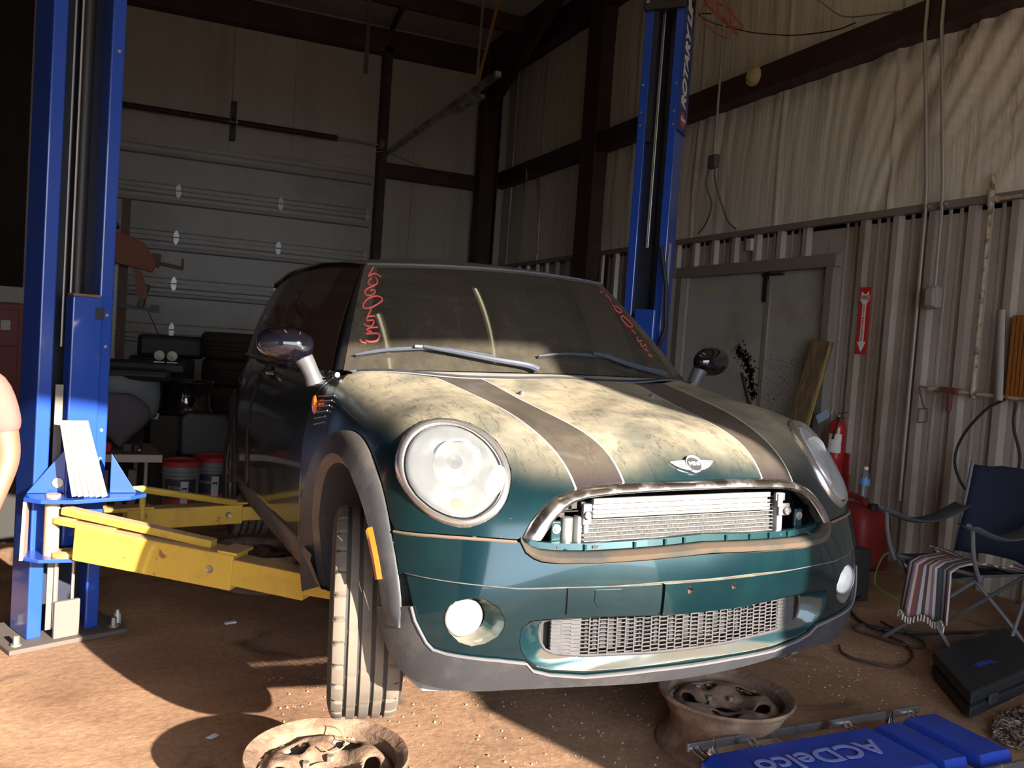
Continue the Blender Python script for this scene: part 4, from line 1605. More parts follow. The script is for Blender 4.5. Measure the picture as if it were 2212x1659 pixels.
# ---- bonnet badge and washer nozzles ----------------------------------
bc = snap([(0, .118, .747)], .004)[0]
bn = np.array([0, -.72, .69])
bx = Vector((1, 0, 0))
by_ = Vector((0, .69, .72))
FB = frame(bc, bx, by_)
bad = bpy.data.objects.new('badge', None)
COL.objects.link(bad)
bad.parent = hood
ORG[bad.name] = Matrix.Identity(4)
m = MB()
for sgn in (-1, 1):
    pts = [(.020, .014), (.072, .011), (.062, .001), (.050, -.008), (.030, -.016), (.018, -.018)]
    P3 = []
    for lay in (0, .004):
        for x, y in pts:
            P3.append(tuple(FB @ Vector((sgn * x, y, lay - .0006 * (x * 30) ** 2))))
    n = len(pts)
    m.add(P3, [tuple(range(n)), tuple(range(n, 2 * n))] + [(i, (i + 1) % n, n + (i + 1) % n, n + i) for i in range(n)])
m.build_each('badge_wing', mat('badge_silver', (.80, .80, .80), rough=.38, metal=.5), bad, local=True)
m = MB()
for sgn in (-1, 1):
    for y in (.0065, -.001, -.0085):
        a = FB @ Vector((sgn * .028, y, .004))
        b = FB @ Vector((sgn * (.060 + y * .8), y, .0028))
        m.bar(a, b, .0012, .0012)
m.build('wing_groove', BLACKP, bad, local=True)
m = MB().lathe([(.0215, .003), (.026, .008), (.0255, .002), (.024, -.004)], tuple(bc), tuple(bn), 40)
m.build('badge_ring', MATS['badge_silver'], bad, local=True, smooth=True)
MB().lathe([(.0225, .004), (.001, .0045)], tuple(bc), tuple(bn), 40).build('badge_disc', mat('badge_grey', (.03, .03, .035), rough=.5), bad, local=True)
text_mesh('badge_lettering', 'MINI', .0155, MATS['badge_silver'], bad, frame(bc + bn * .0055, bx, by_), depth=.0012, bold=.0004, local=True, sx=1.1)
for sgn in (-1, 1):
    p = snap([(sgn * .252, .69, .90)], .0)[0]
    m = MB().sheet([[(p[0] + r_ * math.cos(t) * .9, p[1] + r_ * math.sin(t) * 1.5 + (.01 - z_) * .6, p[2] + z_) for t in np.linspace(0, 2 * PI, 19)] for r_, z_ in ((.011, -.004), (.010, .004), (.007, .010), (.001, .012))])
    m.build('washer_nozzle', mat('dusty_nozzle', (.14, .13, .15), rough=.6), hood, local=True, smooth=True, angle=180)
# ---- windscreen -------------------------------------------------------
def ws(a, s, off=0.0):
    a, s = float(a), float(s)
    B = np.array([.70 * a, .985 + .155 * a * a, .958 - .012 * a * a])
    T = np.array([.53 * a, 1.42 + .123 * a * a, 1.357 - .011 * a * a])
    n = np.array([.35 * a, -.68, .70])
    n /= np.linalg.norm(n)
    return B + (T - B) * s + n * (.022 * 4 * s * (1 - s) * (1 - .5 * a * a) + off)


WSG = glass_mat('windscreen_glass', tint=(.10, .11, .11), dust=(.27, .24, .19), damt=.17, rough=.03)
SIDEG = glass_mat('side_glass', tint=(.05, .05, .05), dust=(.16, .11, .08), damt=.32, rough=.05)
aa = np.linspace(-.93, .93, 41)
sv = np.linspace(0, .975, 15)
wsc = MB().sheet([[ws(a, s) for a in aa] for s in sv]).build('windscreen', WSG, car, local=True, smooth=True, angle=180)
# black printed border and frame
m = MB()
for sgn in (-1, 1):
    m.sheet([[ws(sgn * a, s, .001) for a in (.925, .96, 1.0, 1.015)] for s in np.linspace(-.01, 1.0, 20)])
m.sheet([[ws(a, s, .0012) for a in np.linspace(-1, 1, 40)] for s in (.965, 1.0)])
m.build('windscreen_border', BLACKG, wsc, local=True, smooth=True)
m = MB().tube([tuple(ws(a, 1.0, .004)) for a in np.linspace(-1, 1, 40)], .004, 6)
m.build('windscreen_seal', mat('blue_grey_seal', (.13, .14, .18), rough=.4), wsc, local=True, smooth=True)
# pink marker numbers on the glass
PINK = mat('pink_marker', (.75, .13, .12), rough=.7)
SL = [[(-.954, .964), (-.965, .912), (-.975, .858), (-.95, .884), (-.93, .886), (-.899, .855)], [(-.955, .837), (-.969, .799), (-.96, .765), (-.934, .755), (-.915, .778), (-.916, .815), (-.93, .844)],
      [(-.93, .755), (-.965, .725), (-.978, .692), (-.965, .655), (-.936, .652), (-.92, .678), (-.923, .704), (-.948, .702)],
      [(-.88, .632), (-.91, .645), (-.951, .62), (-.974, .564), (-.967, .527), (-.935, .527), (-.9, .557), (-.871, .6), (-.88, .632)], [(-.927, .52), (-.932, .484), (-.94, .455)],
      [(-.902, .448), (-.939, .443), (-.939, .408), (-.906, .408), (-.909, .362), (-.931, .353), (-.954, .376)],
      [(-.879, .348), (-.918, .34), (-.935, .323), (-.909, .306), (-.933, .29), (-.876, .29), (-.868, .257), (-.882, .225), (-.915, .22), (-.931, .23)], [(-.961, .241), (-.952, .218), (-.93, .209)]]
SR = [[(.877, .892), (.86, .866), (.911, .887)], [(.909, .854), (.904, .795), (.871, .745)], [(.873, .732), (.848, .657), (.888, .637), (.918, .684), (.893, .721)],
      [(.875, .608), (.83, .573), (.831, .494), (.875, .488), (.901, .525), (.887, .59), (.875, .608)], [(.841, .455), (.852, .414)], [(.838, .381), (.814, .334), (.856, .346)],
      [(.819, .317), (.816, .28), (.866, .311), (.848, .272)], [(.815, .262), (.843, .242)], [(.823, .216), (.827, .187), (.853, .213)]]
for L, r_ in ((SL, .0035), (SR, .0022)):
    m = MB()
    for st in L:
        P = [tuple(ws(q[0], q[1], .0035)) for q in catmull([np.array(x) for x in st], 5)]
        m.tube(P, r_, 5)
    m.build('marker_number', PINK, wsc, local=True, smooth=True)

# cowl panel between glass and bonnet
m = MB()
rows = []
aa = np.linspace(-1.0, 1.0, 41)
rear_edge = lambda a: snap([(.70 * a * 1.0, .885 + .24 * a * a, .945)], -.002)[0]
for w in np.linspace(0, 1, 5):
    rows.append([rear_edge(a) * (1 - w) + ws(a, .0, -.003) * w + np.array([0, 0, .004 * math.sin(PI * w)]) for a in aa])
cow = m.sheet(rows).build('cowl_panel', mat('blue_grey_cowl', (.14, .145, .17), rough=.5, dust=(.40, .37, .30), dlo=.6, dhi=1, damt=.5), car, local=True, smooth=True, solid=.004)
m = MB().tube([tuple(rear_edge(a) + [0, .01, .004]) for a in np.linspace(-.97, .97, 40)], .006, 6)
m.build('cowl_seal', BLACKP, cow, local=True, smooth=True)
# wipers
WIPM = mat('wiper_blue_grey', (.055, .065, .09), rough=.45)


def wiper(blade, arm):
    w = bpy.data.objects.new('wiper', None)
    COL.objects.link(w)
    w.parent = car
    ORG[w.name] = Matrix.Identity(4)
    P = [tuple(ws(a, s, .016)) for a, s in catmull([np.array(x) for x in blade], 6)]
    n = len(P)
    MB().tube(P, [.003 + .004 * math.sin(PI * i / (n - 1)) for i in range(n)], 6).build('blade', WIPM, w, local=True, smooth=True)
    P2 = [tuple(ws(a, s, .006)) for a, s in catmull([np.array(x) for x in blade], 6)]
    MB().tube(P2, .003, 5).build('rubber', BLACKP, w, local=True, smooth=True)
    A = [tuple(ws(a, s, .026)) for a, s in catmull([np.array(x) for x in arm], 5)]
    n = len(A)
    MB().tube(A, [.006 + .007 * i / (n - 1) for i in range(n)], 8).build('arm', WIPM, w, local=True, smooth=True)
    a, s = blade[len(blade) // 2]
    MB().box(tuple(ws(a, s, .024)), (.05, .012, .012)).build('clip', WIPM, w, local=True, bevel=.003)
    return w


wiper([(-.968, .093), (-.92, .108), (-.826, .132), (-.661, .15), (-.56, .147), (-.42, .124), (-.291, .096)], [(-.648, .148), (-.574, .127), (-.497, .109), (-.308, .057), (-.134, .02), (-.077, -.012)])
wiper([(-.042, .11), (.107, .135), (.3, .137), (.388, .133), (.482, .113), (.596, .084)], [(.3, .137), (.383, .122), (.56, .055), (.794, -.001)])

# ---- roof ------------------------------------------------------------
def roofz(t):
    return np.interp(t, [0, .1, .25, .5, .75, 1], [1.357, 1.396, 1.430, 1.452, 1.448, 1.425])


def railz(t):
    return np.interp(t, [0, .1, .3, .6, 1], [1.346, 1.366, 1.388, 1.392, 1.372])


def railx(t):
    return np.interp(t, [0, .15, .4, .7, 1], [.53, .56, .585, .585, .545])


rows = []
for t in np.linspace(0, 1, 32):
    row = []
    for a in np.linspace(-1, 1, 41):
        yf = 1.42 + .123 * a * a
        y_ = yf + (3.40 - yf) * t - .0 * a
        c_ = 1 - abs(a) ** 2.3
        z_ = railz(t) + (roofz(t) - railz(t)) * c_
        row.append((railx(t) * a, y_, z_))
    rows.append(row)
roof = MB().sheet(rows).build('roof', mat('black_roof', (.012, .012, .012), rough=.25, coat=.6, dust=(.20, .16, .125), dlo=.55, dhi=1.0, damt=.75), car, local=True, smooth=True, angle=180, solid=.02)
m = MB()
for sgn in (-1, 1):
    m.tube([(sgn * (railx(t) + .004), 1.543 + (3.40 - 1.543) * t, railz(t) - .008) for t in np.linspace(0, 1, 24)], .011, 8)
m.build_each('roof_gutter', BLACKG, roof, local=True, smooth=True)
m = MB().sheet([[(railx(1) * 1.03 * a, 3.33 + .12 * w - .05 * a * a, railz(1) + (.05) * (1 - a * a) - .004 * w - th) for a in np.linspace(-1, 1, 21)] for w, th in ((0, 0), (1, 0), (1, .03), (0, .04))])
m.build('spoiler', BLACKG, roof, local=True, smooth=True, angle=40)

# ---- sides ------------------------------------------------------------
def sidex(y, z):
    x = np.interp(z, [.22, .34, .5, .6, .7, .78, .86, .91, .94], [.825, .835, .836, .835, .827, .812, .788, .762, .735])
    t = max(0, y - 2.6)
    return x - .10 * (t / 1.06) ** 2 - .06 * max(0, (y - 3.4) / .26) ** 2


def side_panel(name, poly, holes, sgn, m_, parent, h=.05, off=0):
    v, f = fill2d(dens([np.array(p) for p in poly], .03), [dens([np.array(p) for p in q], .02) for q in holes], h)
    V = [(sgn * (sidex(y, z) + off), y, z) for y, z in v]
    f = orient_out(V, f, np.array([0, 2.3, .6]))
    return raw(name, V, f, m_, parent, solid=.012)


RY, RZ = 3.157, .335
for sgn in (-1, 1):
    belt = [(DOORY + .004, .925), (2.35, .94)]
    dp = [(DOORY + .004, .345), (2.30, .345), (2.36, .42), (2.385, .6), (2.37, .94), (DOORY + .004, .925)]
    dr = side_panel('door', dp, [], sgn, PAINTS, car)
    # handle
    hx = sidex(2.146, .885)
    m = MB().tube([(sgn * (hx + .004), 2.06, .893), (sgn * (hx + .03), 2.085, .895), (sgn * (hx + .035), 2.14, .892), (sgn * (hx + .03), 2.20, .889), (sgn * (hx + .004), 2.225, .886)], [.010, .013, .014, .013, .010], 10)
    m.build('door_handle', CHROME, dr, local=True, smooth=True)
    m = MB().lathe([(.001, .002), (.03, .004), (.045, .002), (.05, -.004)], (sgn * hx, 2.15, .875), (sgn, 0, 0), 24)
    m.build('handle_recess', BLACKG, dr, local=True, smooth=True)
    arch = [(RY - r_ * math.cos(a), RZ + r_ * math.sin(a)) for a in np.linspace(-.3, PI + .3, 30) for r_ in (.36,)]
    qp = [(2.39, .345), (arch[0][0] - .05, .30)] + arch + [(3.56, .28), (3.66, .45), (3.66, .7), (3.62, .9), (3.60, .955), (2.375, .94), (2.39, .6)]
    qr = side_panel('rear_quarter_panel', qp, [], sgn, PAINTS, car, h=.06)
    rows = []
    for a in np.linspace(-.3, PI + .3, 40):
        rr = []
        for r_, dx in ((.43, .002), (.42, .012), (.378, .02), (.352, .004), (.348, -.06)):
            y_, z_ = RY - r_ * math.cos(a), RZ + r_ * math.sin(a)
            rr.append((sgn * (sidex(y_, max(z_, .3)) + dx), y_, z_))
        rows.append(rr)
    MB().sheet(rows).build('rear_arch_flare', PLASTIC, qr, local=True, smooth=True, angle=60)
    # sill skirt
    P = []
    for y_ in np.linspace(.985, 2.80, 12):
        P.append([(sgn * .835, y_, .35), (sgn * .838, y_, .33), (sgn * .80, y_, .235), (sgn * .77, y_, .225), (sgn * .55, y_, .22)])
    MB().sheet(P).build('side_skirt', mat('dusty_skirt', (.13, .11, .095), rough=.75, var=(.09, .075, .065), vscale=7), car, local=True, smooth=True, angle=30)
    # glass
    def belt_pt(t):
        return np.array([.735 - .05 * max(0, t - .5) ** 2 * 4, 1.16 + 2.35 * t, .932 + .02 * t])
    def rail_pt(t):
        return np.array([railx(t) + .002, 1.545 + (3.36 - 1.545) * t, railz(t) - .012])
    def sg(t, w):
        p = belt_pt(t) * (1 - w) + rail_pt(t) * w
        p = p + np.array([.018 * math.sin(PI * w), 0, 0])
        return (sgn * p[0], p[1], p[2])
    pil = MB().sheet([[ws(sgn * 1.01, s, .001) * (1 - w) + np.array(sg(.025, s)) * w + np.array([sgn * .012 * math.sin(PI * w), 0, .0]) for w in np.linspace(0, 1, 5)] for s in np.linspace(0, 1, 12)])
    pil.build('windscreen_pillar', BLACKG, car, local=True, smooth=True, angle=180)
    gw = MB().sheet([[sg(t, w) for w in np.linspace(0, 1, 9)] for t in np.linspace(.025, .50, 14)])
    gw.build('door_window', SIDEG, car, local=True, smooth=True, angle=180)
    gw = MB().sheet([[sg(t, w) for w in np.linspace(0, 1, 9)] for t in np.linspace(.53, .86, 10)])
    gw.build('quarter_window', SIDEG, car, local=True, smooth=True, angle=180)
    gw = MB().sheet([[sg(t, w) for w in np.linspace(0, 1, 7)] for t in np.linspace(.495, .535, 3)]).sheet([[sg(t, w) for w in np.linspace(0, 1, 7)] for t in np.linspace(.855, 1.0, 5)])
    gw.build_each('rear_pillar', mat('dusty_pillar', (.05, .035, .026), rough=.35, coat=.4), car, local=True, smooth=True, angle=180)
    m = MB().tube([tuple(np.array(sg(t, 0)) + [sgn * .004, 0, -.004]) for t in np.linspace(-.02, 1, 30)], .009, 8)
    m.build('waistline_trim', CHROMED, car, local=True, smooth=True)
    # side repeater grille on the front quarter
    g = bpy.data.objects.new('side_repeater', None)
    COL.objects.link(g)
    g.parent = car
    ORG[g.name] = Matrix.Identity(4)
    m = MB()
    for k in range(6):
        z = .872 - .020 * k
        a = snap([(.79, 1.00 - .004 * k, z)], .004)[0] * [sgn, 1, 1]
        b = snap([(.80, 1.135 - .012 * k, z - .018)], .004)[0] * [sgn, 1, 1]
        m.tube([tuple(a), tuple(b)], .0022, 5)
    m.build('vent_bar', mat('vent_bar_grey', (.14, .14, .15), rough=.4), g, local=True)
    p = snap([(.81, 1.125, .825)], .004)[0] * [sgn, 1, 1]
    nn_ = (p - OC) / np.linalg.norm(p - OC)
    FR = frame(p, (0, 1, -.2), (0, .25, 1))
    rows = []
    for rr, hh in ((1, 0), (.9, .006), (.6, .010), (.02, .012)):
        rows.append([tuple(FR @ Vector((.024 * rr * math.cos(t), .034 * rr * math.sin(t), hh * sgn))) for t in np.linspace(0, 2 * PI, 25)])
    MB().sheet(rows).build('repeater_lens', AMBER, g, local=True, smooth=True, angle=180)

# rear hatch (closes the shell)
rows = []
for z_, x_, y_ in ((.30, .64, 3.62), (.5, .68, 3.67), (.75, .68, 3.66), (.95, .66, 3.60), (1.15, .61, 3.50), (1.34, .545, 3.38)):
    rows.append([(x_ * a, y_ - .07 * a * a, z_) for a in np.linspace(-1, 1, 15)])
MB().sheet(rows).build('tailgate', PAINTS, car, local=True, smooth=True, solid=.01)

# ---- door mirrors -----------------------------------------------------
for sgn in (-1, 1):
    mr_ = bpy.data.objects.new('door_mirror', None)
    COL.objects.link(mr_)
    mr_.parent = car
    ORG[mr_.name] = Matrix.Identity(4)
    C_ = Vector((sgn * .898, 1.215, 1.024))
    ax = Vector((sgn * .96, .22, .06)).normalized()
    up = Vector((-.02 * sgn, 0, 1))
    FR = frame(C_, ax, up)
    rows = []
    # head: egg shape, flat glass at the back
    for th in np.linspace(0, PI, 17):
        row = []
        for ph in np.linspace(0, 2 * PI, 33):
            x = .097 * math.cos(th)
            rr = math.sin(th) ** .8
            y = .062 * rr * math.sin(ph) * (1.0 + .08 * math.cos(th) * sgn)
            z = .062 * rr * math.cos(ph)
            zz = (FR.to_3x3() @ Vector((x, y, 0)))
            dep = FR.to_3x3() @ Vector((0, 0, 1))
            if dep.y > 0:
                dep = -dep
            f_ = z if z > 0 else z * .55
            row.append(tuple(C_ + zz + dep * f_))
        rows.append(row)
    MB().sheet(rows).build('mirror_head', BLACKM, mr_, local=True, smooth=True, angle=180)
    m = MB().tube([tuple(C_ + Vector((-sgn * .055, -.01, -.035))), tuple(C_ + Vector((-sgn * .075, -.012, -.065))), tuple(C_ + Vector((-sgn * .092, -.014, -.10))), tuple(C_ + Vector((-sgn * .105, -.014, -.13)))], [.034, .029, .027, .032], 16)
    m.build('mirror_stalk', mat('mirror_grey', (.085, .088, .095), rough=.4), mr_, local=True, smooth=True)
    m = MB().box(tuple(C_ + Vector((-sgn * .13, 0, -.125))), (.08, .07, .035), (0, 0, 0))
    m.build('mirror_foot', BLACKG, mr_, local=True, bevel=.01)

# ---- wheels -----------------------------------------------------------
def make_wheel(c, steer, name='wheel'):
    w = bpy.data.objects.new(name, None)
    COL.objects.link(w)
    w.parent = car
    w.matrix_local = Matrix.Translation(Vector(c)) @ Matrix.Rotation(steer, 4, 'Z')
    ORG[w.name] = Matrix.Identity(4)
    R_, W_ = .305, .098
    prof = [(.205, -W_ * .86), (.225, -W_ * 1.0), (.262, -W_ * 1.04), (.287, -W_ * .97), (.298, -W_ * .86)]
    prof2 = [(p[0], -p[1]) for p in reversed(prof)]
    # carcass
    MB().lathe(prof + [(.2975, 0)] + prof2 + [(.20, W_ * .7), (.20, -W_ * .7)], axis=(1, 0, 0), n=96, closed=True).build('tyre', RUBBER, w, local=True, smooth=True, angle=30)
    # tread: five ribs with grooves between, outer ribs cut by lateral sipes
    m = MB()
    ribs_ = [(-.092, -.058, True), (-.051, -.024, False), (-.017, .013, False), (.020, .047, False), (.054, .092, True)]
    for x0, x1, sh in ribs_:
        n = 240
        P = []
        for i in range(n + 1):
            a = 2 * PI * i / n
            r1 = R_
            if sh and i % 8 == 0:
                r1 = R_ - .007
            if not sh and i % 16 == int(x0 * 400) % 8:
                r1 = R_ - .003
            dr = .006 if sh else .0
            xs_ = ((x0, R_ - .009 if not (sh and x0 < -.06) else R_ - .014), (x0 + .003, r1 - (dr if x0 < -.06 else 0)), ((x0 + x1) / 2, r1), (x1 - .003, r1 - (dr if x1 > .06 else 0)), (x1, R_ - .009 if not (sh and x1 > .06) else R_ - .014))
            P.append([(x, rr * math.cos(a), rr * math.sin(a)) for x, rr in xs_])
        m.sheet(P)
    m.build('tread', TREAD, w, local=True, smooth=True, angle=40)
    # alloy rim
    m = MB().lathe([(.205, -.085), (.212, -.09), (.212, -.082), (.198, -.07), (.19, .07), (.205, .085)], axis=(1, 0, 0), n=60)
    m.build('rim', mat('alloy_grey', (.32, .32, .33), rough=.4, metal=.7), w, local=True, smooth=True, angle=40)
    m = MB()
    for k in range(5):
        a = 2 * PI * k / 5
        for s_ in (-.16, .16):
            m.bar((-.065, .04 * math.cos(a), .04 * math.sin(a)), (-.078, .198 * math.cos(a + s_), .198 * math.sin(a + s_)), .03, .02, up=(1, 0, 0))
    m.cyl((-.08, 0, 0), (-.05, 0, 0), .055, n=24)
    m.build_each('spoke', MATS['alloy_grey'], w, local=True, bevel=.003)
    m = MB().cyl((-.01, 0, 0), (.012, 0, 0), .135, n=48)
    m.build('brake_disc', mat('brake_disc', (.2, .16, .13), rough=.5, metal=.7), w, local=True, smooth=True, angle=30)
    return w


make_wheel((-.735, .69, .25), math.radians(-15))
w2 = make_wheel((.735, .69, .25), math.radians(-15 + 180))
make_wheel((-.715, RY, .255), 0)
make_wheel((.715, RY, .255), PI)
# underbody, suspension
m = MB().box((0, 2.25, .27), (1.1, 2.4, .06)).box((0, .75, .30), (.8, .9, .12)).box((0, 3.2, .34), (1.0, .7, .1))
m.build('underbody', BLACKP, car, local=True, bevel=.01)
m = MB()
for sgn in (-1, 1):
    m.bar((sgn * .3, .75, .27), (sgn * .66, .69, .22), .06, .03)
    m.cyl((sgn * .60, .72, .3), (sgn * .56, .74, .72), .035, n=14)
    m.cyl((sgn * .60, .70, .25), (sgn * .2, .75, .30), .016, n=10)
m.build('front_suspension', DARKM, car, local=True, smooth=True)
# cabin
CABIN = mat('cabin_cloth', (.05, .045, .042), rough=.9)
m = MB().box((0, 1.30, .86), (1.30, .42, .12)).box((-.0, 1.16, .90), (1.2, .2, .06))
m.build('dashboard', CABIN, car, local=True, bevel=.03)
for sgn in (-1, 1):
    s = MB().box((sgn * .34, 2.15, .80), (.48, .12, .60), (.15, 0, 0)).build('seat', CABIN, car, local=True, bevel=.05)
    MB().box((sgn * .34, 2.22, 1.18), (.26, .1, .18)).build('head_rest', CABIN, s, local=True, bevel=.04)
MB().tube([(.36 + .18 * math.cos(t), 1.60 + .05 * math.sin(t), .93 + .16 * math.sin(t)) for t in np.linspace(0, 2 * PI, 30)[:-1]], .014, 8, closed=True).build('steering_wheel', BLACKP, car, local=True, smooth=True)
m = MB().box((0, 3.0, .7), (1.1, 1.0, .5)).box((0, 1.9, .42), (1.2, 1.6, .06))
m.build('cabin_floor', CABIN, car, local=True)
m = MB().box((0, 1.62, 1.27), (.2, .03, .06)).cyl((0, 1.60, 1.30), (0, 1.56, 1.345), .01, n=8)
m.build('rear_view_mirror', BLACKP, car, local=True, bevel=.01)
# ================================================================ two-post lift
BLUE = mat('lift_blue', (0.015, 0.062, 0.36), rough=.28, coat=.5, var=(.03, .07, .25), vscale=2.2, vlo=.5, vhi=.8, var2=(.16, .11, .09), v2scale=22, v2lo=.70, v2hi=.76)
BLUED = mat('lift_blue_inside', (.010, .014, .035), rough=.5, var=(.02, .02, .025), vscale=3)
YEL = mat('arm_yellow', (.62, .42, .06), rough=.55, var=(.42, .26, .05), vscale=5, vlo=.5, vhi=.75, var2=(.30, .12, .05), v2scale=11, v2lo=.64, v2hi=.70, dust=(.36, .24, .15), dlo=.5, dhi=.95, damt=.9)
GREASE = mat('grease_dark', (.02, .018, .016), rough=.5)
CABLE = mat('steel_cable', (.42, .38, .32), rough=.45, metal=.7)


def post(name, label, cx, cy, sx, H, carriage_z):
    """C-channel column; local x = along the open face, local y = opening direction (out)."""
    ang_ = math.atan2(-.91, .42) if sx > 0 else math.atan2(-.66, -.75)              # opening direction in plan
    out = Vector((math.cos(ang_), math.sin(ang_), 0))
    al = Vector((-out.y, out.x, 0))
    R3 = Matrix((al, out, Vector((0, 0, 1)))).transposed().to_4x4()
    Mx = Matrix.Translation(Vector((cx, cy, 0))) @ R3
    t = thing(name, label, 'car lift', matrix=Mx, local=True)
    w, d = (.14 if sx > 0 else .125), .095
    # channel outline (outer then inner), lips turned in at the open side
    o = [(-w, -d), (w, -d), (w, d), (w - .055, d), (w - .055, d - .014), (w - .012, d - .014), (w - .012, -d + .012), (-w + .012, -d + .012), (-w + .012, d - .014), (-w + .055, d - .014), (-w + .055, d), (-w, d)]
    MB().prism(o, 2, .02, H).build('column', BLUE, t, local=True, bevel=.006)
    MB().prism([(-w + .013, -d + .013), (w - .013, -d + .013), (w - .013, -d + .016), (-w + .013, -d + .016)], 2, .02, H - .01).build('channel_back', BLUED, t, local=True)
    MB().box((0, 0, .01), (.46, .36, .02)).build('base_plate', mat('base_plate_steel', (.10, .08, .07), rough=.8), t, local=True, bevel=.004)
    m = MB()
    for x in (-.19, .19):
        for y in (-.13, .13):
            m.cyl((x, y, .02), (x, y, .06), .012, n=6)
            m.cyl((x, y, .02), (x, y, .027), .02, n=12)
    m.build_each('anchor_bolt', CABLE, t, local=True)
    # cables and hydraulic hose inside the channel
    m = MB()
    for x, y in ((-.03, .02), (-.012, .045)):
        m.tube([(x, y, carriage_z - .2), (x, y, H - .05)], .005, 6)
    m.build_each('lift_cable', CABLE, t, local=True, smooth=True)
    MB().cyl((.035, -.02, .3), (.035, -.02, H - .5), .028, n=14).build('hydraulic_cylinder', GREASE, t, local=True, smooth=True)
    return t, Mx


pL, ML = post('lift_post', 'blue lift column on the left with yellow arms reaching under the car', -1.69, 2.20, 1, 4.3, 1.40)
# carriage in the left column
m = MB().box((.032, .078, .90), (.120, .076, 1.02))
cL = m.build('carriage', BLUE, pL, local=True, bevel=.006)
MB().box((.078, .117, 1.345), (.035, .004, .05)).build('carriage_slot', BLUED, cL, local=True)
MB().box((.03, .078, 1.415), (.11, .06, .01)).build('carriage_top', mat('rusty_top', (.20, .10, .06), rough=.8), cL, local=True)
pts_b = MB()
for z in (1.34, 1.21, .86, .74, 2.42):
    pts_b.lathe([(.001, .003), (.006, .003), (.008, 0)], (.115, .096, z), (0, 1, 0), 10)
pts_b.build_each('rivet', CABLE, pL, local=True)
MB().box((-.060, .100, .55), (.03, .006, 1.0)).build('latch_strip', mat('latch_steel', (.22, .20, .17), rough=.5, metal=.5), pL, local=True)
m = MB().tube([(-.045, .115, .06), (-.045, .112, .36)], .009, 6).tube([(.02, .115, .06), (.022, .112, .36)], .007, 6)
m.build_each('guide_rod', CABLE, pL, local=True)
MB().box((-.005, .13, .09), (.10, .02, .16)).build('stop_block', mat('grey_block', (.13, .12, .11), rough=.9), pL, local=True, bevel=.004)

# ---- arm pivot head on the carriage (world coordinates) ----------------
def sub_empty(name, parent, Pw, label=None):
    o = bpy.data.objects.new(name, None)
    COL.objects.link(o)
    o.parent = parent
    w = Matrix.Translation(Vector(Pw))
    o.matrix_parent_inverse = Matrix.Identity(4)
    o.matrix_local = ORG_W[parent.name].inverted() @ w
    ORG[o.name] = w.inverted()
    if label:
        o['label'] = label
    return o


ORG_W = {pL.name: ML}
hd = sub_empty('arm_head', pL, (-1.60, 2.02, .5), 'blue pivot head with triangular gussets')
top = [(-1.80, 1.96), (-1.735, 1.905), (-1.62, 1.90), (-1.42, 1.97), (-1.36, 2.04), (-1.40, 2.13), (-1.66, 2.12), (-1.80, 2.05)]
MB().prism(top, 2, .600, .616).build('top_plate', BLUE, hd, bevel=.003)
MB().prism(top, 2, .37, .384).build('bottom_plate', BLUE, hd, bevel=.003)
MB().prism([(1.90, .384), (2.06, .384), (2.06, .60), (1.96, .60)], 0, -1.80, -1.788).build('side_plate', mat('worn_plate', (.36, .24, .18), rough=.7, var=(.03, .08, .4), vscale=8, vlo=.55, vhi=.6), hd)
for x0, x1, nm in ((-1.80, -1.665, 1), (-1.50, -1.40, -1)):
    tri = [(x0, .617), (x1, .617), (x1 if nm > 0 else x0, .80)] if nm > 0 else [(x0, .617), (x1, .617), (x0, .78)]
    MB().prism(tri, 1, 2.045, 2.058).build('gusset', BLUE, hd, bevel=.002)
MB().lathe([(.001, .006), (.02, .006), (.022, 0), (.022, -.01)], (-1.69, 2.044, .66), (0, -1, 0), 18).build('gusset_pin', CABLE, hd, smooth=True)
m = MB().cyl((-1.70, 1.985, .36), (-1.70, 1.985, .625), .028, n=20)
m.build('pivot_pin', mat('pin_steel', (.35, .24, .18), rough=.6), hd, smooth=True, angle=30)
# ribbed white pad leaning in the gussets
pad = thing('ribbed_pad', 'sunlit white ribbed pad leaning upright on the blue arm head', 'pad', (-1.60, 1.97, .617))
m = MB()
bl, br = Vector((-1.632, 1.915, .628)), Vector((-1.505, 1.90, .628))
tl, trr = Vector((-1.690, 1.975, .915)), Vector((-1.590, 1.96, .918))
for i in range(6):
    a = bl.lerp(br, (i + .5) / 6)
    b = tl.lerp(trr, (i + .5) / 6)
    r_ = MB().tube([tuple(a), tuple(a.lerp(b, .5)), tuple(b)], [.0098, .0092, .0078], 10)
    r_.build('rib', mat('white_foam', (.60, .56, .48), rough=.7, var=(.5, .42, .3), vscale=14, vlo=.55), pad, smooth=True, angle=50)
m = MB().add([tuple(bl + Vector((0, .026, 0))), tuple(br + Vector((0, .026, 0))), tuple(trr + Vector((0, .026, 0))), tuple(tl + Vector((0, .026, 0)))], [(0, 1, 2, 3)])
m.build('backing', MATS['white_foam'], pad, solid=.008)


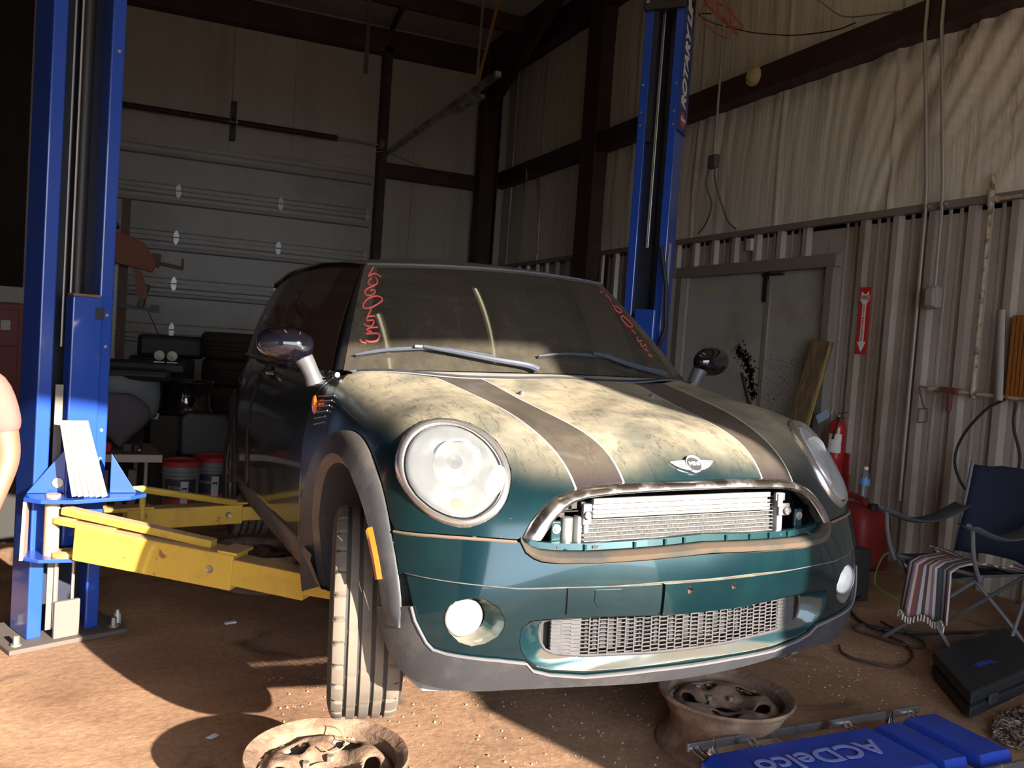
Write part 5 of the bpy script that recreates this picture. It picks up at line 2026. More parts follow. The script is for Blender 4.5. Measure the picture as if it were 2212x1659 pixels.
def arm(label, P0, P1, P2, P3, w, h):
    """telescoping arm: head P0, outer tube P0->P1, inner tube ->P2, tip P3 (centre line points)."""
    P0, P1, P2, P3 = map(Vector, (P0, P1, P2, P3))
    t = sub_empty('lift_arm', pL, P0, label)
    a = P0.lerp(P1, .10)
    dirv = (P1 - P0).normalized()
    MB().bar(a, P1, w, h).build('outer_tube', YEL, t, bevel=.006)
    MB().bar(P1 - dirv * .1, P2, w * .78, h * .74).build('inner_tube', YEL, t, bevel=.005)
    MB().bar(P2 - dirv * .08, P3, w * .58, h * .5).build('end_tube', YEL, t, bevel=.004)
    MB().bar(P1 + Vector((0, 0, h / 2 + .006)) - dirv * .06, P1 + Vector((0, 0, h / 2 + .006)) + dirv * .02, w * 1.02, .010).build('collar', YEL, t)
    # fork at the pivot
    m = MB()
    m.bar(P0 + Vector((0, 0, h * .50)), P0.lerp(P1, .3) + Vector((0, 0, h * .5)), w * .9, .02)
    m.build('pivot_strap', YEL, t, bevel=.003)
    m = MB().lathe([(.05, -h * .62), (.055, -h * .6), (.055, -h * .42), (.02, -h * .4)], tuple(P0), (0, 0, 1), 20)
    m.lathe([(.02, h * .62), (.055, h * .6), (.055, h * .45), (.02, h * .43)], tuple(P0), (0, 0, 1), 20)
    m.build_each('pivot_boss', YEL, t, smooth=True, angle=40)
    side = dirv.cross(Vector((0, 0, 1))).normalized()
    c = P0.lerp(P1, .88) + side * (w / 2 + .001) * (1 if (side.y < 0) else -1)
    sd = side if side.y < 0 else -side
    MB().lathe([(.001, .002), (.010, .002), (.014, .004), (.016, 0)], tuple(c), tuple(sd), 16).build('set_bolt', CABLE, t, smooth=True)
    return t


fa = arm('yellow front arm', (-1.645, 1.975, .455), (-1.03, 1.545, .415), (-.80, 1.36, .40), (-.58, 1.17, .405), .12, .135)
MB().bar((-1.655, 1.965, .565), (-1.12, 1.62, .50), .05, .03).build('restraint_bar', YEL, fa, bevel=.004)
MB().lathe([(.045, 0), (.05, .02), (.05, .04), (.001, .04)], (-.60, 1.19, .44), (0, 0, 1), 20).build('lift_pad', RUBBER, fa, smooth=True, angle=40)
ra = arm('yellow rear arm', (-1.50, 2.50, .41), (-.92, 2.62, .41), (-.62, 2.66, .41), (-.30, 2.72, .41), .10, .095)
m = MB().tube([(-1.56, 2.16, .585), (-1.47, 2.18, .600), (-1.38, 2.22, .600), (-.95, 2.56, .47)], .016, 8)
m.build('restraint_bar', YEL, ra, smooth=True)
MB().tube([(-1.40, 2.22, .595), (-1.375, 2.23, .57), (-1.37, 2.24, .45)], .013, 8).build('restraint_rod', YEL, ra, smooth=True)
MB().box((-.72, 2.64, .465), (.10, .07, .02)).lathe([(.035, 0), (.035, .03), (.001, .03)], (-.70, 2.64, .475), (0, 0, 1), 16).build('lift_pad', mat('orange_pad_block', (.55, .25, .08), rough=.7), ra)

# ---- right column -----------------------------------------------------
pR, MR = post('lift_post', 'blue lift column behind the car with large white lettering', 1.53, 2.92, -1, 4.3, 2.2)
MB().box((0.018, .072, 1.1), (.130, .072, 1.02)).build('carriage', BLUE, pR, local=True, bevel=.006)
MB().box((0, .01, 3.66), (.27, .22, .42)).build('black_head', DARKM, pR, local=True, bevel=.01)
m = MB()
for x in (-.105, .105):
    for z in (3.50, 3.58):
        m.lathe([(.001, .006), (.010, .006), (.012, 0)], (x, .121, z), (0, 1, 0), 10)
    for z in (3.0, 2.83, 2.75):
        m.lathe([(.001, .004), (.006, .004), (.008, 0)], (x, .096, z), (0, 1, 0), 10)
m.build_each('bolt', CABLE, pR, local=True)
MB().box((-.06, .07, 3.05), (.05, .045, .8)).build('top_shroud', BLUED, pR, local=True)
# lettered cover on the outer side face
s_ = -1 if (MR.to_3x3() @ Vector((1, 0, 0))).x < 0 else 1
MB().box((s_ * .131, -.005, 3.55), (.008, .21, 1.66)).build('side_cover', mat('cover_blue', (.02, .045, .19), rough=.4), pR, local=True, bevel=.002)
ltr = mat('white_lettering', (.70, .68, .66), rough=.5)
lx = Vector((0, 0, 1))                                  # text runs upward
nrm = Vector((s_, 0, 0))
ly = Vector((0, 1, 0))
cl_ = text_mesh('cover_lettering', 'ROTARY LIFT', .135, ltr, pR, frame((s_ * .1365, .005, 3.395), lx, ly), depth=.001, bold=.006, local=True, shear=.25, sx=.90)
_z0 = min(v.co.z for v in cl_.data.vertices)
cl_.data.transform(Matrix.Translation((0, 0, 2.865 - _z0)))
m = MB().lathe([(.001, .002), (.05, .002), (.052, 0)], (s_ * .136, .0, 2.795), (s_, 0, 0), 28)
m.build('red_badge', mat('red_badge', (.42, .04, .03), rough=.4), pR, local=True)
text_mesh('badge_script', 'Rotary', .040, ltr, pR, frame((s_ * .139, .0, 2.80), ly * -1, lx), depth=.0006, bold=.001, local=True, shear=.3)
MB().box((s_ * .128, .03, 1.85), (.002, .05, .36)).build('warning_decal', mat('decal_grey', (.35, .35, .4)), pR, local=True)
tag(MB().tube([tuple(MR @ Vector(p)) for p in ((s_ * .10, .14, 2.0), (s_ * .16, .17, 1.75), (s_ * .17, .15, 1.5), (s_ * .12, .12, 1.35))], .014, 8).build('lift_hose', BLACKP, smooth=True), 'black hose bulging off the right lift column', 'hose')
# red cord tangle at the top of the right column
pts = []
for i in range(60):
    a = i * .42
    pts.append((1.86 + .13 * math.sin(a) + .02 * math.sin(a * 2.3), 2.85 + .05 * math.cos(a * .7), 3.50 + .085 * math.cos(a * 1.07) + .03 * math.sin(i * .2)))
red = tag(MB().tube(catmull(pts, 3), .0042, 5).build('red_cord', mat('red_cord', (.30, .05, .03), rough=.6), smooth=True), 'tangled red cord bundled at the top of the right lift column', 'cord')
# ================================================================ things on the right wall
CONDUIT = mat('conduit', (.50, .46, .40), rough=.4, metal=.7)
RUSTP = mat('rusty_pale_pipe', (.45, .36, .27), rough=.7, var=(.18, .10, .06), vscale=14, vlo=.5, vhi=.6)
OUTLET = mat('outlet_box_grey', (.10, .10, .09), rough=.6)
X = XR - .05
t = thing('outlet_drop', 'grey double outlet box hanging on a conduit below the girt, two cords plugged in', 'outlet', (X - .05, 4.77, 3.1))
MB().cyl((XR - .24, 4.77, 3.16), (XR - .24, 4.77, 5.6), .013, n=10).build('conduit', CONDUIT, t, smooth=True)
MB().box((XR - .24, 4.77, 3.10), (.055, .11, .12)).build('outlet_box', OUTLET, t, bevel=.008)
tag(MB().tube(catmull([(XR - .25, 4.81, 3.05), (XR - .25, 4.84, 2.9), (XR - .16, 4.86, 2.74), (XR - .12, 4.98, 2.58), (XR - .10, 5.12, 2.5)], 6), .008, 6).build('power_cord', OUTLET, smooth=True), 'grey cord curving left from the hanging outlet box', 'cord')
tag(MB().tube(catmull([(XR - .25, 4.73, 3.05), (XR - .25, 4.71, 2.92), (XR - .15, 4.72, 2.72), (XR - .12, 4.64, 2.56), (XR - .10, 4.55, 2.49)], 6), .008, 6).build('power_cord', OUTLET, smooth=True), 'grey cord curving right from the hanging outlet box', 'cord')
for y_, zb, lab in ((2.53, .45, 'long steel conduit running down the lined wall to near the floor'), (2.40, 1.92, 'shorter steel conduit ending in a weatherproof box on the lined wall')):
    t = thing('conduit_run', lab, 'conduit', (XR - .2, y_, zb))
    MB().tube([(XR - .235, y_, 5.3), (XR - .235, y_, 3.58), (XR - .10, y_, 2.60), (XR - .085, y_, 2.40), (XR - .085, y_, zb)], .012, 8).build('pipe', CONDUIT, t, smooth=True)
    MB().box((XR - .07, y_, 2.455), (.05, .05, .02)).build('pipe_strap', CONDUIT, t)
    if y_ == 2.40:
        MB().box((XR - .08, y_, 1.84), (.06, .085, .15)).build('box', mat('box_grey', (.33, .29, .26), rough=.7), t, bevel=.015)
        MB().box((XR - .12, y_ - .0, 1.84), (.03, .07, .12)).build('box_cover', MATS['box_grey'], t, bevel=.01)
tag(MB().tube(catmull([(XR - .26, 3.85, 4.32), (XR - .25, 3.55, 4.12), (XR - .24, 3.30, 3.93), (XR - .23, 3.0, 3.85), (XR - .23, 2.75, 3.80)], 5), .006, 6).build('pale_cord', CONDUIT, smooth=True), 'pale cord dropping onto the top of the big girt', 'cord')
tag(MB().tube(catmull([(1.80, 2.86, 3.50), (2.4, 3.9, 3.95), (3.25, 4.935, 4.381), (3.25, 4.602, 4.228), (3.25, 4.323, 4.111), (3.25, 4.061, 4.018), (3.25, 3.766, 3.927), (3.25, 3.361, 3.843), (3.25, 3.153, 3.835)], 6), .005, 6).build('hanging_wire', DARKM, smooth=True), 'dark wire sagging from the right column over to the girt', 'wire')
# alarm horn
t = thing('round_horn', 'cream round alarm horn fixed to the dark girt', 'horn', (XR - .22, 4.35, 3.72))
HC = mat('cream_horn', (.55, .42, .24), rough=.5)
MB().lathe([(.085, 0), (.085, .025), (.075, .035), (.07, .03), (.055, .045), (.035, .05), (.001, .05)], (XR - .202, 4.33, 3.755), (-1, 0, 0), 32).build('body', HC, t, smooth=True, angle=40)
MB().lathe([(.04, .05), (.035, .06), (.001, .062)], (XR - .202, 4.33, 3.755), (-1, 0, 0), 24).build('cap', HC, t, smooth=True, angle=40)
tag(MB().box((XR - .045, 4.40, 2.345), (.05, .07, .11)).build('switch_plate', mat('switch_cream', (.58, .52, .42), rough=.5), bevel=.008), 'cream switch box on the lining panel above the double door', 'switch')
# fire extinguisher sign
FX = XR - .048
t = thing('fire_sign', 'tall red and white sign with a downward arrow above the fire extinguisher', 'sign', (FX, 3.07, 1.44))
RED = mat('sign_red', (.62, .035, .03), rough=.45)
WHT = mat('sign_white', (.85, .83, .80), rough=.5)
sy = 3.03
MB().box((FX, sy, 1.685), (.004, .105, .49)).build('panel', RED, t)
ar = [(sy + .034, 1.90), (sy, 1.875), (sy - .034, 1.90), (sy - .034, 1.83), (sy - .018, 1.805), (sy - .018, 1.53), (sy - .042, 1.53), (sy, 1.455), (sy + .042, 1.53), (sy + .018, 1.53), (sy + .018, 1.805), (sy + .034, 1.83)]
MB().prism(ar, 0, FX - .004, FX - .0025).build('arrow', WHT, t)
MB().box((FX - .0043, sy, 1.852), (.0008, .086, .042)).build('word_strip', WHT, t)
fr = lambda y_, z_: frame((FX - .0055, y_, z_), (0, -1, 0), (0, 0, 1))
text_mesh('lettering', 'FIRE', .044, RED, t, fr(sy, 1.852), depth=.0005, bold=.001)
for i, ch in enumerate('EXTINGUISHER'):
    text_mesh('lettering', ch, .024, RED, t, fr(sy, 1.79 - i * .0222), depth=.0005, bold=.0008)
# extinguisher
ex = thing('fire_extinguisher', 'red fire extinguisher with a white label and a blue hanging tag', 'fire extinguisher', (XR - .14, 3.11, .55))
XE, YE = XR - .125, 3.11
EXR = mat('extinguisher_red', (.42, .02, .02), rough=.35, coat=.3)
MB().lathe([(.001, .54), (.055, .54), (.062, .555), (.062, .88), (.055, .915), (.035, .938), (.018, .945)], (XE, YE, 0), n=36).build('cylinder', EXR, ex, smooth=True, angle=40)
MB().lathe([(.0628, .66), (.0628, .83)], (XE, YE, 0), n=36).build('label_band', EXR, ex, smooth=True)
P = [[(XE - .0634 * math.cos(a), YE - .0634 * math.sin(a), z) for a in np.linspace(-.35, 1.35, 14)] for z in (.70, .84)]
lb_ = MB().sheet(P).build('label', mat('label_paper', (.72, .70, .66), rough=.6, var=(.12, .12, .12), vscale=60, vlo=.60, vhi=.64), ex)
P = [[(XE - .0638 * math.cos(a), YE - .0638 * math.sin(a), z) for a in np.linspace(-.35, .35, 8)] for z in (.828, .84)]
MB().sheet(P).build('label_stripe', mat('label_yellow', (.6, .5, .1)), lb_)
m = MB().cyl((XE, YE, .94), (XE, YE, .975), .02, n=14).bar((XE, YE + .01, .985), (XE, YE - .075, 1.005), .02, .008).bar((XE, YE + .01, .965), (XE, YE - .07, .955), .02, .008)
m.build('valve_handle', mat('valve_bronze', (.22, .15, .11), rough=.5, metal=.5), ex, bevel=.002)
MB().tube([(XE - .02, YE - .02, .96), (XE - .05, YE - .05, .93), (XE - .07, YE - .03, .8)], .008, 8).build('hose', BLACKP, ex, smooth=True)
MB().tube([(XE, YE, .97), (XE - .02, YE + .03, 1.04), (XE - .03, YE + .05, .98)], .0015, 5).build('tag_string', WHT, ex)
FT = frame((XE - .05, YE + .11, .955), (0, -.86, .5), (0, .5, .86))
MB().add([tuple(FT @ Vector(p)) for p in ((-.065, -.032, 0), (.055, -.032, 0), (.068, -.018, 0), (.068, .018, 0), (.055, .032, 0), (-.065, .032, 0))], [(0, 1, 2, 3, 4, 5)]).build('inspection_tag', mat('pale_blue_tag', (.42, .60, .80), rough=.6), ex, solid=.001)
tag(MB().box((XR - .062, 3.10, .46), (.02, .17, .17)).box((XR - .062, 3.10, .60), (.016, .14, .2)).build('extinguisher_bracket_board', mat('board_red', (.28, .025, .02), rough=.6), bevel=.004), 'dark red board mounted on the wall behind and below the extinguisher', 'board')
# plank leaning by the door
t = thing('wooden_plank', 'weathered wooden plank leaning on the wall by the double door', 'plank', (XR - .25, 3.42, 0))
WOOD = mat('old_wood', (.16, .10, .055), rough=.85, var=(.26, .18, .09), vscale=6, stretch=(8, 8, .6), bump=.4)
MB().bar((XR - .32, 3.58, .0), (XR - .10, 3.36, 1.53), .045, .19, up=(0, 1, .15)).build('board', WOOD, t, bevel=.003)
MB().bar((XR - .29, 3.44, .1), (XR - .12, 3.28, 1.48), .012, .03, up=(0, 1, .15)).build('edge_paint', mat('old_yellow', (.38, .30, .09), rough=.8), t)
# soot smears on the double door: thin flakes of dirt on the leaf
rs = np.random.RandomState(4)
m = MB()
ctr = [(4.55, 1.42), (4.48, 1.38), (4.42, 1.33), (4.38, 1.27), (4.35, 1.20), (4.33, 1.12), (4.30, 1.04)]
for cy_, cz_ in ctr:
    for _ in range(90):
        a, r_ = rs.rand() * 6.28, abs(rs.randn()) * .05
        s_ = .003 + .007 * rs.rand()
        y_, z_ = cy_ + r_ * math.cos(a), cz_ + r_ * math.sin(a)
        k = [(y_ + s_ * math.cos(q + a) * (1 + rs.rand()), z_ + s_ * math.sin(q + a) * (1 + rs.rand())) for q in (0, 1.5, 3.1, 4.6)]
        m.add([(XR + .033, p[0], p[1]) for p in k], [(0, 1, 2, 3)])
for _ in range(500):
    y_, z_ = 4.2 - rs.rand() * .6, .9 + rs.rand() * .5
    s_ = .002 + .004 * rs.rand()
    m.add([(XR + .033, y_ + dy * s_, z_ + dz * s_) for dy, dz in ((-1, 0), (0, -1), (1, .2), (0, 1))], [(0, 1, 2, 3)])
o = m.build('soot_smear', SOOT)
tag(o, 'black soot smear on the white double door', 'soot', kind='stuff')
t = thing('long_brush', 'dark long-handled brush leaning on the white double door', 'brush', (XR - .1, 4.15, .9))
MB().tube([(XR - .06, 4.36, 1.22), (XR - .08, 4.2, .95), (XR - .12, 4.1, .8), (XR - .2, 3.95, .5)], .013, 8).build('handle', BLACKP, t, smooth=True)
MB().box((XR - .12, 4.12, .86), (.06, .12, .06), (.4, 0, 0)).build('head', BLACKP, t, bevel=.01)

# pipes, hook, hose at the far right
t = thing('air_pipe', 'rust-speckled pale air pipe with a tee and elbow on the lined wall', 'pipe', (XR - .09, 2.04, 1.23))
PX = XR - .085
MB().tube([(PX, 2.04, 2.60), (PX, 2.04, 1.22)], .014, 10).build('riser', RUSTP, t, smooth=True)
MB().tube([(PX, 2.04, 2.44), (PX, 1.3, 2.44)], .013, 10).build('branch', RUSTP, t, smooth=True)
MB().tube([(PX, 2.30, 1.23), (PX, 1.3, 1.215)], .012, 10).build('header', RUSTP, t, smooth=True)
m = MB().cyl((PX, 2.04, 2.40), (PX, 2.04, 2.50), .021, n=12).cyl((PX, 2.04, 2.44), (PX, 1.99, 2.44), .021, n=12).cyl((PX, 2.04, 1.20), (PX, 2.04, 1.27), .020, n=12).cyl((PX, 2.38, 1.23), (PX, 2.30, 1.23), .019, n=12)
m.build_each('tee', RUSTP, t, smooth=True, angle=30)
t = thing('chain_hook', 'rusty wire loop with a square buckle hung from the pipe end', 'hook', (PX - .02, 2.42, 1.2))
MB().tube([(PX + .0, 2.36, 1.232), (PX - .01, 2.44, 1.245), (PX - .02, 2.42, 1.20), (PX - .02, 2.38, 1.10)], .006, 6).build('wire', mat('rusty_wire', (.12, .07, .05), rough=.8), t, smooth=True)
MB().tube([(PX - .02, 2.42, 1.09), (PX - .02, 2.35, 1.10), (PX - .02, 2.35, 1.01), (PX - .02, 2.42, 1.0)], .006, 6, closed=True).build('buckle', MATS['rusty_wire'], t, smooth=True)
t = thing('air_valve', 'dark red air valve and coupling on the wall pipe', 'valve', (PX, 2.2, 1.2))
MB().box((PX - .01, 2.20, 1.235), (.05, .13, .035)).box((PX - .02, 2.19, 1.16), (.03, .03, .12)).build('valve_body', mat('valve_red', (.16, .05, .04), rough=.6), t, bevel=.005)
loop = [(PX - .02, 1.80, 1.21), (PX - .03, 1.92, 1.13), (PX - .03, 2.06, .95), (PX - .04, 2.09, .78), (PX - .04, 2.0, .63), (PX - .04, 1.84, .58), (PX - .04, 1.70, .66), (PX - .03, 1.66, .86), (PX - .03, 1.72, 1.05), (PX - .02, 1.73, 1.2)]
tag(MB().tube(catmull(loop, 7), .009, 8).build('black_hose', BLACKP, smooth=True), 'black air hose looped on the wall at the right edge', 'hose')
t = thing('orange_crate', 'orange ribbed holder with a curling paper on the wall at the right edge', 'holder', (XR - .1, 1.75, 1.2))
m = MB()
for i in range(8):
    m.box((XR - .08, 1.80 - i * .028, 1.47), (.03, .018, .5))
m.box((XR - .065, 1.70, 1.47), (.012, .23, .5))
m.build('ribbed_holder', mat('orange_plastic', (.30, .11, .02), rough=.5), t)
P = [[(XR - .10 - .03 * math.sin(u * 2.2), 1.92 - .08 * u - .04 * (1 - v), 1.20 + .55 * v) for u in np.linspace(0, 1, 8)] for v in np.linspace(0, 1, 8)]
MB().sheet(P).build('paper', mat('grey_paper', (.45, .42, .38), rough=.8), t, smooth=True)

# gas can and bottle
gc = thing('gas_can', 'red plastic gas can standing by the right wall under a water bottle', 'gas can', (3.12, 2.62, 0))
GR = mat('gas_can_red', (.26, .022, .02), rough=.5, var=(.16, .018, .015), vscale=4)
gx, gy_ = 3.12, 2.62
rows = []
for z, wx, wy in ((.0, .14, .20), (.02, .155, .215), (.28, .16, .22), (.34, .15, .21), (.385, .12, .17), (.405, .06, .09), (.41, .005, .005)):
    rows.append([(gx + wx * np.sign(math.cos(a)) * abs(math.cos(a)) ** .45, gy_ + wy * np.sign(math.sin(a)) * abs(math.sin(a)) ** .45, z + .012) for a in np.linspace(0, 2 * PI, 41)])
MB().sheet(rows).build('body', GR, gc, smooth=True, angle=180)
MB().tube([(gx, gy_ + .19, .37), (gx, gy_ + .17, .44), (gx, gy_ + .05, .465), (gx, gy_ - .05, .45), (gx, gy_ - .10, .41)], .022, 10).build('handle', GR, gc, smooth=True)
MB().lathe([(.03, .40), (.03, .44), (.001, .445)], (gx, gy_ - .15, 0), n=18).build('cap', BLACKP, gc, smooth=True, angle=30)
m = MB()
for z in (.08, .14, .20, .26):
    m.tube([(gx - .163, gy_ - .2, z), (gx - .163, gy_ + .2, z)], .006, 6)
m.build('rib', GR, gc, smooth=True)
lt = thing('tote', 'dark red tub on the floor under the gas can side', 'tub', (2.95, 2.3, 0))
bt = thing('water_bottle', 'clear plastic water bottle with a blue label standing on the red gas can', 'bottle', (3.12, 2.57, .47))
BTL = glass_mat('bottle_plastic', (.95, .97, 1), dust=(.7, .7, .7), damt=.10)
bx_, by2 = 3.12, 2.56
bz = .468
MB().lathe([(.001, .0), (.028, .0), (.032, .008), (.032, .13), (.028, .155), (.014, .185), (.0125, .19), (.0125, .205)], (bx_, by2, bz), n=28).build('bottle_body', BTL, bt, smooth=True, angle=60)
MB().lathe([(.0145, .188), (.0145, .208), (.001, .209)], (bx_, by2, bz), n=20).build('cap', WHT, bt, smooth=True, angle=30)
MB().lathe([(.0325, .085), (.0325, .128)], (bx_, by2, bz), n=28).build('label', mat('blue_label', (.16, .38, .75), rough=.4), bt, smooth=True)
bpy.data.objects.remove(lt)
# ================================================================ steel wheels on the floor
RUST = mat('rusty_wheel', (.14, .082, .055), rough=.9, var=(.27, .185, .125), vscale=7, vlo=.4, vhi=.65, bump=1.0, bscale=26, var2=(.13, .075, .05), v2scale=5, v2lo=.58, v2hi=.72)
MUDM = mat('caked_mud', (.28, .21, .15), rough=.95, var=(.40, .32, .24), vscale=16, bump=1.0, bscale=40)


def rim_parts(t, holes=5, rot=0.0, mud=True, R_=.221, H_=.19):
    MB().lathe([(R_ - .012, H_ - .004), (R_, H_), (R_ + .004, H_ - .008), (R_ - .004, H_ - .02), (R_ - .022, H_ - .024), (R_ - .026, H_ - .05), (R_ - .045, H_ * .55), (R_ - .045, H_ * .35), (R_ - .024, .035), (R_ - .004, .02), (R_, .002), (R_ - .012, .002),
                (R_ - .03, .04), (R_ - .052, H_ * .35), (R_ - .052, H_ * .55), (R_ - .034, H_ - .045), (R_ - .030, H_ - .016)], n=72, closed=True).build('barrel', RUST, t, local=True, smooth=True, angle=35)
    outer = [((R_ - .036) * math.cos(a), (R_ - .036) * math.sin(a)) for a in np.linspace(0, 2 * PI, 73)[:-1]]
    hs_ = []
    for k in range(holes):
        a = rot + 2 * PI * k / holes
        c = np.array([math.cos(a), math.sin(a)]) * .122
        tv = np.array([-math.sin(a), math.cos(a)])
        rv = np.array([math.cos(a), math.sin(a)])
        hs_.append([c + tv * .045 * math.cos(q) + rv * .026 * math.sin(q) for q in np.linspace(0, 2 * PI, 25)[:-1]])
    hs_.append([(.040 * math.cos(q), .040 * math.sin(q)) for q in np.linspace(0, 2 * PI, 25)[:-1]])
    v2, f = fill2d(outer, hs_, .012)
    V = []
    for x, y in v2:
        r_ = math.hypot(x, y)
        z = np.interp(r_, [0, .05, .075, .10, .15, .175, .19], [H_ - .075, H_ - .070, H_ - .055, H_ - .022, H_ - .020, H_ - .045, H_ - .05])
        near_ = min(np.linalg.norm(np.mean(q, 0) - [x, y]) for q in hs_[:-1])
        z -= .012 * max(0, 1 - (near_ / .055) ** 2)
        V.append((x, y, z))
    f = orient_out(V, f, np.array([0, 0, -1]))
    raw('disc', V, f, RUST, t, solid=.006)
    MB().lathe([(.040, H_ - .068), (.052, H_ - .052), (.056, H_ - .068)], n=30).build('hub_ring', RUST, t, local=True, smooth=True)
    m = MB()
    for k in range(5):
        a = rot + .3 + 2 * PI * k / 5
        c = (.062 * math.cos(a), .062 * math.sin(a), H_ - .055)
        m.cyl(c, (c[0], c[1], c[2] + (.016 if k < 2 else -.001)), .010, n=6)
    m.build_each('lug_nut', CABLE, t, local=True)
    if mud:
        rs = np.random.RandomState(int(rot * 100) + 5)
        m = MB()
        for _ in range(170):
            a = rot + rs.rand() * 3.9
            r_ = R_ - .040 - abs(rs.randn()) * .012
            s_ = .004 + .009 * rs.rand()
            m.lathe([(.001, s_ * .9), (s_ * .8, s_ * .5), (s_, 0)], (r_ * math.cos(a), r_ * math.sin(a), H_ - .048), (rs.randn() * .3, rs.randn() * .3, 1), 5)
        part = m.build('caked_mud', MUDM, t, local=True)
        part['kind'] = 'stuff'


t = thing('steel_wheel', 'sunlit rusty steel wheel on the floor below the hanging front tyre', 'wheel', local=True, matrix=Matrix.Translation((-.895, .484, 0)))
rim_parts(t, rot=.9)
t = thing('steel_wheel', 'shaded rusty steel wheel standing right behind the blue creeper', 'wheel', local=True, matrix=Matrix.Translation((.495, .560, 0)) @ Matrix.Scale(1.03, 4))
rim_parts(t, rot=.3)
t = thing('steel_wheel', 'dark steel wheel lying on the floor under the car beyond the yellow arm', 'wheel', local=True, matrix=Matrix.Translation((-.80, 2.78, 0)) @ Matrix.Rotation(.05, 4, 'Y'))
rim_parts(t, rot=.6, mud=False)

# ================================================================ creeper
cr_ = thing('creeper', 'blue padded mechanic creeper with chrome rails at the bottom right', 'creeper', (.8, .25, 0))
VIN = mat('blue_vinyl', (.015, .05, .38), rough=.42, coat=.1, var=(.012, .04, .30), vscale=5)
RAIL = mat('creeper_rail', (.25, .25, .27), rough=.35, metal=.8, var=(.12, .07, .05), vscale=12, vlo=.5, vhi=.62)
th = .034
O_c = Vector((.222, .372, .018))
U = Vector((math.cos(th), math.sin(th), 0))
V_ = Vector((U.y, -U.x, 0))


def cp(a, b, z):
    return O_c + U * a + V_ * b + Vector((0, 0, z))


for b in (0.0, .42):
    MB().bar(cp(-.01, b, .10), cp(1.02, b, .10), .012, .028).build('side_rail', RAIL, cr_, bevel=.002)


def pad(name, a0, a1, b0, b1, skew=0.0):
    rows = []
    n = 9
    pts_ = []
    for i in range(n):
        for_ = i / (n - 1)
        pts_.append(for_)
    def edge(u, v, z):
        a = a0 + (a1 - a0) * u - skew * v
        return tuple(cp(a, b0 + (b1 - b0) * v, z))
    P = []
    us = [0, .0, .03, .5, .97, 1, 1]
    zs_ = [.085, .105, .128, .135, .128, .105, .085]
    vs_ = [0, 0, .04, .3, .6, .96, 1, 1]
    zv = [.085, .105, .130, .137, .137, .130, .105, .085]
    for u, z1 in zip(us, zs_):
        P.append([edge(u, v, min(z1, z2)) for v, z2 in zip(vs_, zv)])
    MB().sheet(P).add([edge(0, 0, .083), edge(1, 0, .083), edge(1, 1, .083), edge(0, 1, .083)], [(0, 1, 2, 3)]).build(name, VIN, cr_, smooth=True, angle=50, bevel=.004)


pad('main_pad', -.03, .665, .10, .375, .0)
pad('lower_pad', .685, .79, .10, .375, .0)
pad('head_rest', .835, .985, .085, .385, .0)
m = MB()
for a in (.02, .24, .66, .97):
    for d_ in (-.012, .012):
        m.tube([tuple(cp(a + d_, 0, .10)), tuple(cp(a + d_, .02, .088)), tuple(cp(a + d_, .40, .083)), tuple(cp(a + d_, .42, .10))], .005, 6)
m.build_each('cross_bar', CHROME, cr_, smooth=True)
for a, b in ((.09, -.0), (.88, .0), (.09, .42), (.88, .42)):
    c = cp(a, b, 0)
    m = MB().lathe([(.001, .135), (.008, .133), (.009, .11), (.018, .09), (.02, .08), (.012, .07), (.02, .06), (.022, .05), (.01, .045)], (c.x, c.y, 0), n=16)
    w_ = m.build('caster_fork', CHROME, cr_, smooth=True, angle=50)
    MB().cyl((c.x - .012, c.y, .028), (c.x + .012, c.y, .028), .026, n=20).build('caster_wheel', RUBBER, w_, smooth=True, angle=30)
text_mesh('pad_lettering', 'ACDelco', .115, mat('pale_blue_letters', (.22, .25, .55), rough=.5), cr_, frame(tuple(cp(.31, .235, .1385)), -U, V_), depth=.0006, bold=.002, sx=1.12)

# ================================================================ black case, chain, hoses, chair
cs = thing('tool_case', 'black plastic tool case with small blue lettering lying on the floor by the chair', 'case', (2.0, .78, 0))
CASE = mat('case_black', (.012, .014, .018), rough=.55)
pts4 = [(1.66, .56), (2.08, .36), (2.50, .92), (1.90, 1.08)]
m = MB().prism([(1.58, .46), (2.30, .655), (2.57, 1.065), (1.85, .87)], 2, .012, .060)
m.build('base_shell', CASE, cs, bevel=.012)
MB().prism([(1.58, .46), (2.30, .655), (2.57, 1.065), (1.85, .87)], 2, .066, .116).build('lid', CASE, cs, bevel=.012)
m = MB()
for f_ in (.25, .75):
    c = Vector((1.58, .46, .066)).lerp(Vector((2.30, .655, .066)), f_)
    m.box(tuple(c + Vector((.002, -.007, 0))), (.07, .012, .04), (0, 0, .265))
m.build('latch', mat('case_latch', (.03, .032, .04), rough=.4), cs, bevel=.003)
dx_ = Vector((.42, -.19, 0)).normalized()
text_mesh('case_lettering', 'Nasio', .062, mat('blue_print', (.02, .07, .48), rough=.4), cs, frame((1.96, .70, .1175), -Vector((.965, .26, 0)), Vector((.26, -.965, 0))), depth=.0004)
ch = thing('chain_pile', 'heap of rusty steel chain on the floor beside the black case', 'chain', (1.75, .42, 0))
rs = np.random.RandomState(2)
CHN = mat('chain_steel', (.16, .12, .10), rough=.55, metal=.5, var=(.30, .25, .21), vscale=20)
m = MB()
